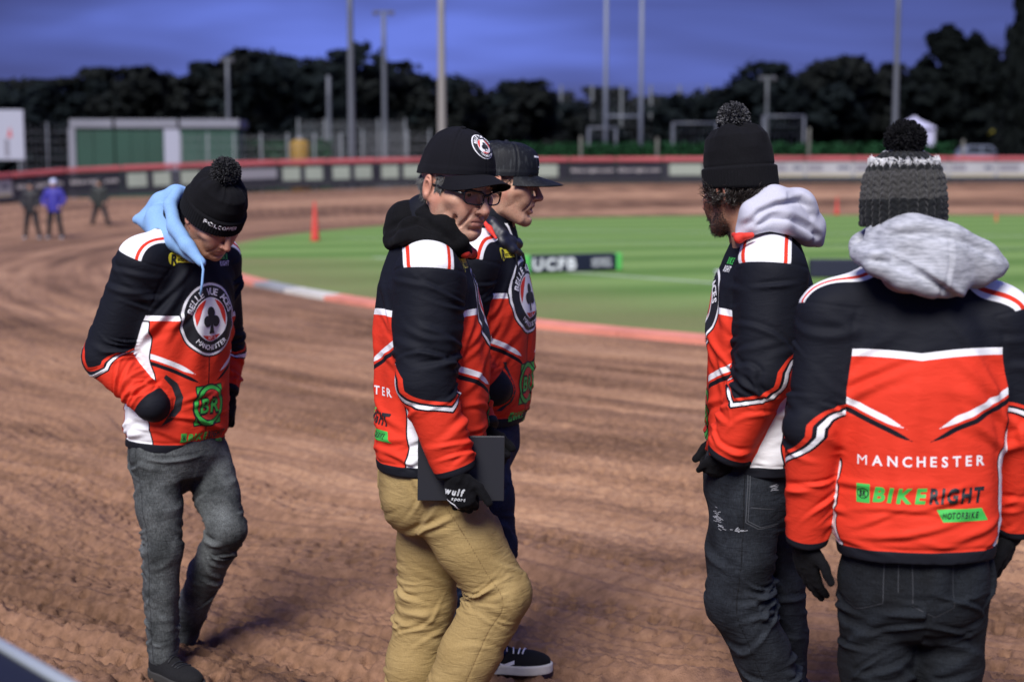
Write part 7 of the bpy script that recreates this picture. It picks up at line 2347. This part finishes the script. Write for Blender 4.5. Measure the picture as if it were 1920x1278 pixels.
# ---------------------------------------------------------------- bearded man looking away, ripped black jeans
def build_ripped():
    Y0 = 3.92; P = P_(Y0)
    root = person('person with curly dark hair, plain black bobble hat, white hood and ripped black jeans', (W(1420, 800, Y0)[0], Y0, 0))
    fwd = V(-0.975, 0.20, 0)
    hem, neck = P(1424, 872, 0.0), P(1436, 432, 0.0)
    sh = [P(1440, 505, 0.17), P(1448, 512, -0.17)]           # right, left
    el = [P(1420, 690, 0.24), P(1432, 700, -0.225)]
    wr = [P(1360, 820, 0.16), P(1364, 856, -0.165)]
    hips = [P(1412, 905, 0.085), P(1398, 905, -0.085)]
    knees = [P(1452, 1085, 0.10), P(1384, 1128, -0.09)]
    ank = [P(1462, 1350, 0.14), P(1480, 1370, -0.02)]
    hc = (hips[0] + hips[1]) / 2
    hf = unit(V(-0.66, 0.74, -0.12)); hu = unit(V(-0.10, 0.08, 1))
    prm = dict(jaw=1.0, nose=1.0, lid=0.0, beard=1, scale=0.96)
    fr = make_head(root, P(1384, 362, -0.02), hf, hu, prm, skin_material('skin_brown', (0.40, 0.215, 0.14), (0.020, 0.013, 0.010), 0.95), body_of(neck, hem, sh, el, wr, hips, knees, ank, hc))
    J = make_jacket(root, hem, neck, fwd, sh, el, wr, [V(-0.9, 0.3, 0), V(-0.80, -0.6, 0)], 5.9, shape=(0.96, 1.0), zc=0.66, chev=(0.1, 0.34), arm_r=(0.090, 0.076, 0.058), slope=0.95)
    front_prints(J, root); back_prints(J, root)
    T = make_trousers(root, P(1408, 838, 0.0), fwd, hips, knees, ank, (0.096, 0.084, 0.068), M['black_denim'], 42.3, fold=1.25, pel=(0.160, 0.128))
    ch, r = px_chain([(1388, 430, -0.11, 0.015), (1412, 400, -0.13, 0.031), (1452, 380, -0.11, 0.043), (1494, 388, -0.06, 0.046), (1520, 425, -0.03, 0.037), (1536, 455, -0.02, 0.016)], Y0)
    c2, r2 = px_chain([(1470, 410, -0.09, 0.040), (1515, 442, -0.05, 0.026)], Y0)
    c3, r3 = px_chain([(1384, 444, -0.12, 0.011), (1420, 420, -0.155, 0.020), (1468, 416, -0.14, 0.026), (1512, 440, -0.09, 0.022)], Y0)
    c4, r4 = px_chain([(1490, 396, 0.06, 0.05), (1450, 395, 0.12, 0.045), (1400, 415, 0.12, 0.03), (1378, 438, 0.04, 0.02)], Y0)
    def f(p):
        d = smin(chain_d(p, ch, r, 0.03), chain_d(p, c2, r2, 0.03), 0.04)
        d = smin(d, chain_d(p, c3, r3, 0.02), 0.010)
        d = smin(d, chain_d(p, c4, r4, 0.03), 0.03)
        return d
    lo, hi = bounds(ch + c2 + c3 + c4, 0.09)
    make_hood(root, f, lo, hi, M['white_fleece'], 7.0, amp=0.004, freq=7, soft=9, creases=[([P(1378, 424), P(1404, 396), P(1436, 382), P(1486, 374), P(1512, 392)], 0.007, 0.010, 0.006), ([P(1390, 424), P(1426, 404), P(1462, 406), P(1500, 424), P(1532, 448)], 0.008, 0.011, 0.006), ([P(1452, 362), P(1490, 378), P(1512, 412)], 0.012, 0.007, 0.003)])
    collar(root, [P(1376, 440, -0.10), P(1386, 446, -0.16), P(1410, 440, -0.19)], 0.012)
    hat, crown = make_beanie(root, fr, M['black_cloth'], rim=(0.026, 0.006), top=0.190, a=0.090, b=0.105, cuff=0.052, seed=3.5, boxy=0.75, back=-0.012)
    make_pom(hat, hw(fr, crown + V(0.0, 0.004, 0.020)), 0.046, knit_material('pom_yarn', (0.030, 0.030, 0.034), pale=(0.16, 0.16, 0.175), scale=260), 1100, 8, thick=0.0034)
    x, y, z = fr['v'].T
    m = (y < 0.020) & (z > -0.020) & (z < 0.020) & ((np.abs(x) > 0.05) | (y < -0.05)) & (np.abs(x) < 0.085)
    hair_on(fr, m, 1000, 0.030, lambda v, n: n * 0.55 + V(0, 0.0, -0.75), M['dark_hair'], 14, root, r=0.0024, curl=0.42, nseg=8, name='curly_hair')
    m = (np.abs(x) > 0.045) & (y > 0.0) & (y < 0.05) & (z > -0.02) & (z < 0.030)
    hair_on(fr, m, 200, 0.032, lambda v, n: n * 0.7 + V(0, 0.5, 0.1), M['dark_hair'], 15, root, r=0.0018, curl=0.34, nseg=8, name='curly_hair')
    m = (z < -0.052 - 0.25 * (0.06 - np.abs(x))) & (z > -0.118) & (y > 0.0) & ~((np.abs(x) < 0.022) & (z > -0.078) & (y > 0.08))
    hair_on(fr, m, 1300, 0.006, lambda v, n: n * 0.5 + V(0, 0.1, -0.6), M['dark_hair'], 16, root, r=0.0008, curl=0.2, name='beard')
    d = unit(wr[1] - el[1])
    make_glove(root, wr[1] - d * 0.01, unit(d + V(-0.1, 0.3, -0.1)), unit(V(0.2, -1, 0.1)), [1.0] * 4, 7.0, side=1, k=0.82)
    make_glove(root, wr[0], unit(wr[0] - el[0]), unit(V(0.2, 1, 0)), [0.9] * 4, 8.0, side=-1, k=0.92)
    # details on the jeans: back pocket stitching and frayed rips on the thigh
    jb = T['bvh']
    o = P(1430, 950, -0.25)
    th = V(0, 0, 1); rx = V(1, 0, 0); nz = V(0, -1, 0)
    stitch = []
    def line(pts, w=0.0011):
        out = []
        for a, b in zip(pts[:-1], pts[1:]):
            a, b = np.array(a), np.array(b); t = unit(np.append(b - a, 0))[:2]; n = np.array([-t[1], t[0]]) * w
            out += poly2d([a - n, b - n, b + n, a + n])
        return out
    sc = 0.00147
    pk = [((x - 1430) * sc, (950 - y) * sc) for x, y in [(1412, 885), (1408, 990), (1432, 1003), (1468, 1002)]]
    pk2 = [((x - 1430) * sc, (950 - y) * sc) for x, y in [(1416, 962), (1462, 968)]]
    decal('pocket_stitching', [(line(pk) + line([(a + 0.006, b + 0.004) for a, b in pk]) + line(pk2), simple('stitch_thread', (0.055, 0.060, 0.070), 0.8))], o, rx, th, nz, jb, T['obj'], size=0.01)
    rg = np.random.default_rng(3)
    fray = []
    for cx, cy, w, hh, n in ((1330, 990, 0.020, 0.018, 34), (1374, 1006, 0.020, 0.003, 12), (1424, 928, 0.004, 0.012, 8)):
        for _ in range(n):
            x, y = (cx - 1430) * sc + rg.normal() * w * 0.5, (950 - cy) * sc + rg.normal() * hh * 0.5
            l = rg.uniform(0.004, 0.014); a = rg.normal() * 0.35
            fray += line([(x, y), (x + l * math.cos(a), y + l * math.sin(a))], 0.0008)
    fr_ = decal('frayed_rip', [(fray, simple('frayed_cotton', (0.30, 0.31, 0.34), 0.9))], o, unit(V(0.86, -0.5, 0)), th, unit(V(-0.5, -0.86, 0)), jb, T['obj'], size=0.01)
    if fr_: fr_['kind'] = 'stuff'
    make_shoe(root, onground(ank[0]), V(-1, 0.2, 0), M['shoe_black'])
    make_shoe(root, onground(ank[1]), V(-1, 0.2, 0), M['shoe_black'])
    # pale shirt hem showing under the jacket
    return root

# ---------------------------------------------------------------- the man with his back to us
def build_back_man():
    Y0 = 3.42; P = P_(Y0)
    root = person('person seen from behind in chunky grey-banded bobble hat and grey marl hood', (W(1715, 800, Y0)[0], Y0, 0))
    fwd = V(0.17, 0.985, 0)
    hem, neck = P(1716, 1034, 0.0), P(1716, 492, 0.03)
    sh = [P(1868, 598, 0.0), P(1562, 590, 0.03)]              # right, left
    el = [P(1918, 800, -0.02), P(1525, 800, -0.01)]
    wr = [P(1904, 992, 0.06), P(1513, 1014, 0.05)]
    hips = [P(1790, 1085, 0.0), P(1640, 1085, 0.02)]
    knees = [P(1765, 1360, 0.02), P(1642, 1360, 0.0)]
    ank = [P(1760, 1650, 0.03), P(1640, 1650, 0.0)]
    hc = (hips[0] + hips[1]) / 2
    hf = unit(V(0.16, 0.97, -0.10)); hu = unit(V(0.0, 0.08, 1))
    prm = dict(jaw=1.0, nose=1.0, scale=1.03)
    fr = make_head(root, P(1693, 396, 0.02), hf, hu, prm, skin_material('skin_pale', (0.56, 0.33, 0.235)), body_of(neck, hem, sh, el, wr, hips, knees, ank, hc), h=0.003)
    J = make_jacket(root, hem, neck, fwd, sh, el, wr, [V(0.9, 0.5, 0), V(-0.9, 0.5, 0)], 9.3, shape=(0.985, 1.02), zc=0.692, chev=(0.28, 0.40), arm_r=(0.082, 0.068, 0.052), fold=1.0, slope=0.8)
    back_prints(J, root)
    T = make_trousers(root, P(1716, 1000, 0.0), fwd, hips, knees, ank, (0.090, 0.080, 0.070), M['plain_black_denim'], 52.3, fold=1.1, pel=(0.172, 0.125), seat=0.02)
    # grey marl hood, slumped to the right
    ch, r = px_chain([(1650, 452, -0.05, 0.040), (1705, 450, -0.10, 0.055), (1770, 470, -0.11, 0.058), (1832, 494, -0.09, 0.048), (1868, 500, -0.06, 0.030)], Y0)
    c2, r2 = px_chain([(1612, 474, -0.04, 0.026), (1645, 494, -0.13, 0.030), (1695, 522, -0.155, 0.028), (1750, 540, -0.15, 0.028)], Y0)
    c3, r3 = px_chain([(1700, 480, -0.10, 0.045), (1760, 515, -0.13, 0.048), (1785, 530, -0.13, 0.034)], Y0)
    c4, r4 = px_chain([(1618, 460, 0.06, 0.035), (1640, 450, 0.14, 0.035), (1720, 470, 0.17, 0.03), (1800, 480, 0.10, 0.04), (1850, 495, 0.0, 0.04)], Y0)
    c5, r5 = px_chain([(1640, 428, -0.02, 0.022), (1700, 420, -0.06, 0.024), (1760, 434, -0.05, 0.024), (1820, 462, -0.02, 0.022)], Y0)
    def f(p):
        d = smin(chain_d(p, ch, r, 0.04), chain_d(p, c3, r3, 0.04), 0.04)
        d = smin(d, chain_d(p, c4, r4, 0.02), 0.02)
        d = smin(d, chain_d(p, c5, r5, 0.01), 0.020)
        d = smin(d, chain_d(p, c2, r2, 0.015), 0.007)
        return d
    lo, hi = bounds(ch + c2 + c3 + c4 + c5, 0.09)
    make_hood(root, f, lo, hi, marl_material(), 1.0, amp=0.004, freq=7, name='hood', soft=9, creases=[([P(1586, 480), P(1640, 482), P(1690, 506), P(1745, 542), P(1790, 568)], 0.007, 0.012, 0.007), ([P(1630, 436), P(1700, 430), P(1770, 446), P(1850, 482)], 0.009, 0.010, 0.005), ([P(1742, 430), P(1738, 490), P(1722, 560)], 0.004, 0.004, 0.002), ([P(1800, 560), P(1835, 530), P(1880, 500)], 0.010, 0.008, 0.004)])
    hat, crown = make_beanie(root, fr, chunky_material(), rim=(-0.028, -0.040), top=0.150, a=0.095, b=0.112, cuff=0.0, seed=4, chunky=True, boxy=-0.35, rows=170, nphi=520, back=-0.008)
    make_pom(hat, hw(fr, crown + V(0.0, -0.026, 0.012)), 0.050, knit_material('pom_yarn', (0.006, 0.006, 0.008), pale=(0.018, 0.018, 0.022), scale=260), 2200, 9, thick=0.0018)
    # white fluffy ring under the bobble
    rg = np.random.default_rng(4)
    a = rg.uniform(0, 6.28, 1100)
    base = np.stack([0.067 * np.sin(a), 0.078 * np.cos(a) - 0.012, 0.114 + 0.010 * np.cos(a) + rg.normal(size=1100) * 0.003], 1)
    dr = np.stack([np.sin(a), np.cos(a), rg.uniform(-0.6, 0.6, 1100)], 1)
    v, q = strands(base, dr, 0.015, 0.0030, 0.35, 6, 4)
    mesh_from('fluffy_ring', hw(fr, v), q, simple('white_yarn', (0.85, 0.85, 0.86), 0.9), hat)
    # gloves hanging open
    make_glove(root, P(1509, 1010, 0.05), unit(V(0.13, 0.18, -1)), unit(V(-0.8, -0.55, 0)), [0.25, 0.22, 0.25, 0.35], 9.0, side=-1, k=0.98, thumb=(1.05, 0.05), spread=0.04)
    make_glove(root, P(1897, 990, 0.06), unit(V(-0.12, 0.18, -1)), unit(V(0.8, -0.55, 0)), [0.30, 0.3, 0.35, 0.4], 10.0, side=1, k=0.98, thumb=(0.6, 0.1), spread=0.04)
    jb = T['bvh']; o = P(1716, 1120, -0.25); sc = 0.001283
    def line(pts, w=0.0012):
        out = []
        for a, b in zip(pts[:-1], pts[1:]):
            a, b = np.array(a), np.array(b); t = unit(np.append(b - a, 0))[:2]; n = np.array([-t[1], t[0]]) * w
            out += poly2d([a - n, b - n, b + n, a + n])
        return out
    pk = []
    for sg in (1, -1):
        pk += line([(sg * 0.030, 0.060), (sg * 0.033, -0.060), (sg * 0.085, -0.085), (sg * 0.128, -0.060), (sg * 0.125, 0.055), (sg * 0.030, 0.060)])
    pk += line([(0, 0.075), (0, -0.03)])
    decal('pocket_stitching', [(pk, simple('dark_thread', (0.020, 0.022, 0.027), 0.8))], o, V(1, 0, 0), V(0, 0, 1), V(0, -1, 0), jb, T['obj'], size=0.01)
    make_shoe(root, onground(ank[0]), V(0.2, 1, 0), M['shoe_black'])
    make_shoe(root, onground(ank[1]), V(0.1, 1, 0), M['shoe_black'])
    return root
def marl_material():
    m, nt, b = new_mat('grey_marl')
    L = nt.links
    tc = nd(nt, 'ShaderNodeTexCoord')
    mp = nd(nt, 'ShaderNodeMapping'); mp.inputs['Scale'].default_value = (34, 34, 150); mp.inputs['Rotation'].default_value = (0, 0.22, 0)
    L.new(tc.outputs['Object'], mp.inputs[0])
    n1 = nd(nt, 'ShaderNodeTexNoise'); n1.inputs['Scale'].default_value = 1; n1.inputs['Detail'].default_value = 4
    L.new(mp.outputs[0], n1.inputs['Vector'])
    r = nd(nt, 'ShaderNodeValToRGB')
    r.color_ramp.elements[0].position = 0.30; r.color_ramp.elements[0].color = (0.23, 0.24, 0.265, 1)
    r.color_ramp.elements[1].position = 0.62; r.color_ramp.elements[1].color = (0.45, 0.46, 0.50, 1)
    L.new(n1.outputs[0], r.inputs[0]); L.new(r.outputs[0], b.inputs['Base Color'])
    b.inputs['Roughness'].default_value = 0.9; b.inputs['Specular IOR Level'].default_value = 0.15; b.inputs['Sheen Weight'].default_value = 0.1
    n2 = nd(nt, 'ShaderNodeTexNoise'); n2.inputs['Scale'].default_value = 420; L.new(tc.outputs['Object'], n2.inputs['Vector'])
    bp = nd(nt, 'ShaderNodeBump'); bp.inputs['Strength'].default_value = 0.4; bp.inputs['Distance'].default_value = 0.001
    L.new(n2.outputs[0], bp.inputs['Height']); L.new(bp.outputs[0], b.inputs['Normal'])
    return m
def chunky_material():
    m, nt, b = new_mat('chunky_knit')
    L = nt.links
    a = nd(nt, 'ShaderNodeAttribute'); a.attribute_name = 'height'
    tc = nd(nt, 'ShaderNodeTexCoord')
    n0 = nd(nt, 'ShaderNodeTexNoise'); n0.inputs['Scale'].default_value = 60; L.new(tc.outputs['Object'], n0.inputs['Vector'])
    ad = nd(nt, 'ShaderNodeMath', operation='MULTIPLY_ADD'); ad.inputs[1].default_value = 0.05; L.new(n0.outputs[0], ad.inputs[0]); L.new(a.outputs['Fac'], ad.inputs[2])
    r = nd(nt, 'ShaderNodeValToRGB'); r.color_ramp.interpolation = 'CONSTANT'
    el = r.color_ramp.elements
    el[0].position = 0; el[0].color = (0.008, 0.009, 0.0105, 1)
    el[1].position = 0.33; el[1].color = (0.046, 0.045, 0.044, 1)
    for p, c in ((0.64, (0.009, 0.010, 0.011, 1)), (0.88, (0.55, 0.55, 0.58, 1))):
        e = el.new(p); e.color = c
    L.new(ad.outputs[0], r.inputs[0])
    n1 = nd(nt, 'ShaderNodeTexNoise'); n1.inputs['Scale'].default_value = 330; L.new(tc.outputs['Object'], n1.inputs['Vector'])
    mr = nd(nt, 'ShaderNodeMapRange'); mr.inputs['From Min'].default_value = 0.35; mr.inputs['From Max'].default_value = 0.7; mr.inputs['To Min'].default_value = 0.5; mr.inputs['To Max'].default_value = 1.5
    L.new(n1.outputs[0], mr.inputs['Value'])
    x = nd(nt, 'ShaderNodeMix', data_type='RGBA', blend_type='MULTIPLY'); x.inputs[0].default_value = 1
    L.new(r.outputs[0], x.inputs[6]); L.new(mr.outputs[0], x.inputs[7]); L.new(x.outputs[2], b.inputs['Base Color'])
    b.inputs['Roughness'].default_value = 0.9; b.inputs['Specular IOR Level'].default_value = 0.15; b.inputs['Sheen Weight'].default_value = 0.15
    bp = nd(nt, 'ShaderNodeBump'); bp.inputs['Strength'].default_value = 0.6; bp.inputs['Distance'].default_value = 0.0015
    L.new(n1.outputs[0], bp.inputs['Height']); L.new(bp.outputs[0], b.inputs['Normal'])
    return m
import time as _t
for _f in (build_bowed, build_folder_man, build_talker, build_ripped, build_back_man):
    _t0 = _t.time(); _f(); print(_f.__name__, round(_t.time() - _t0, 1), 's')
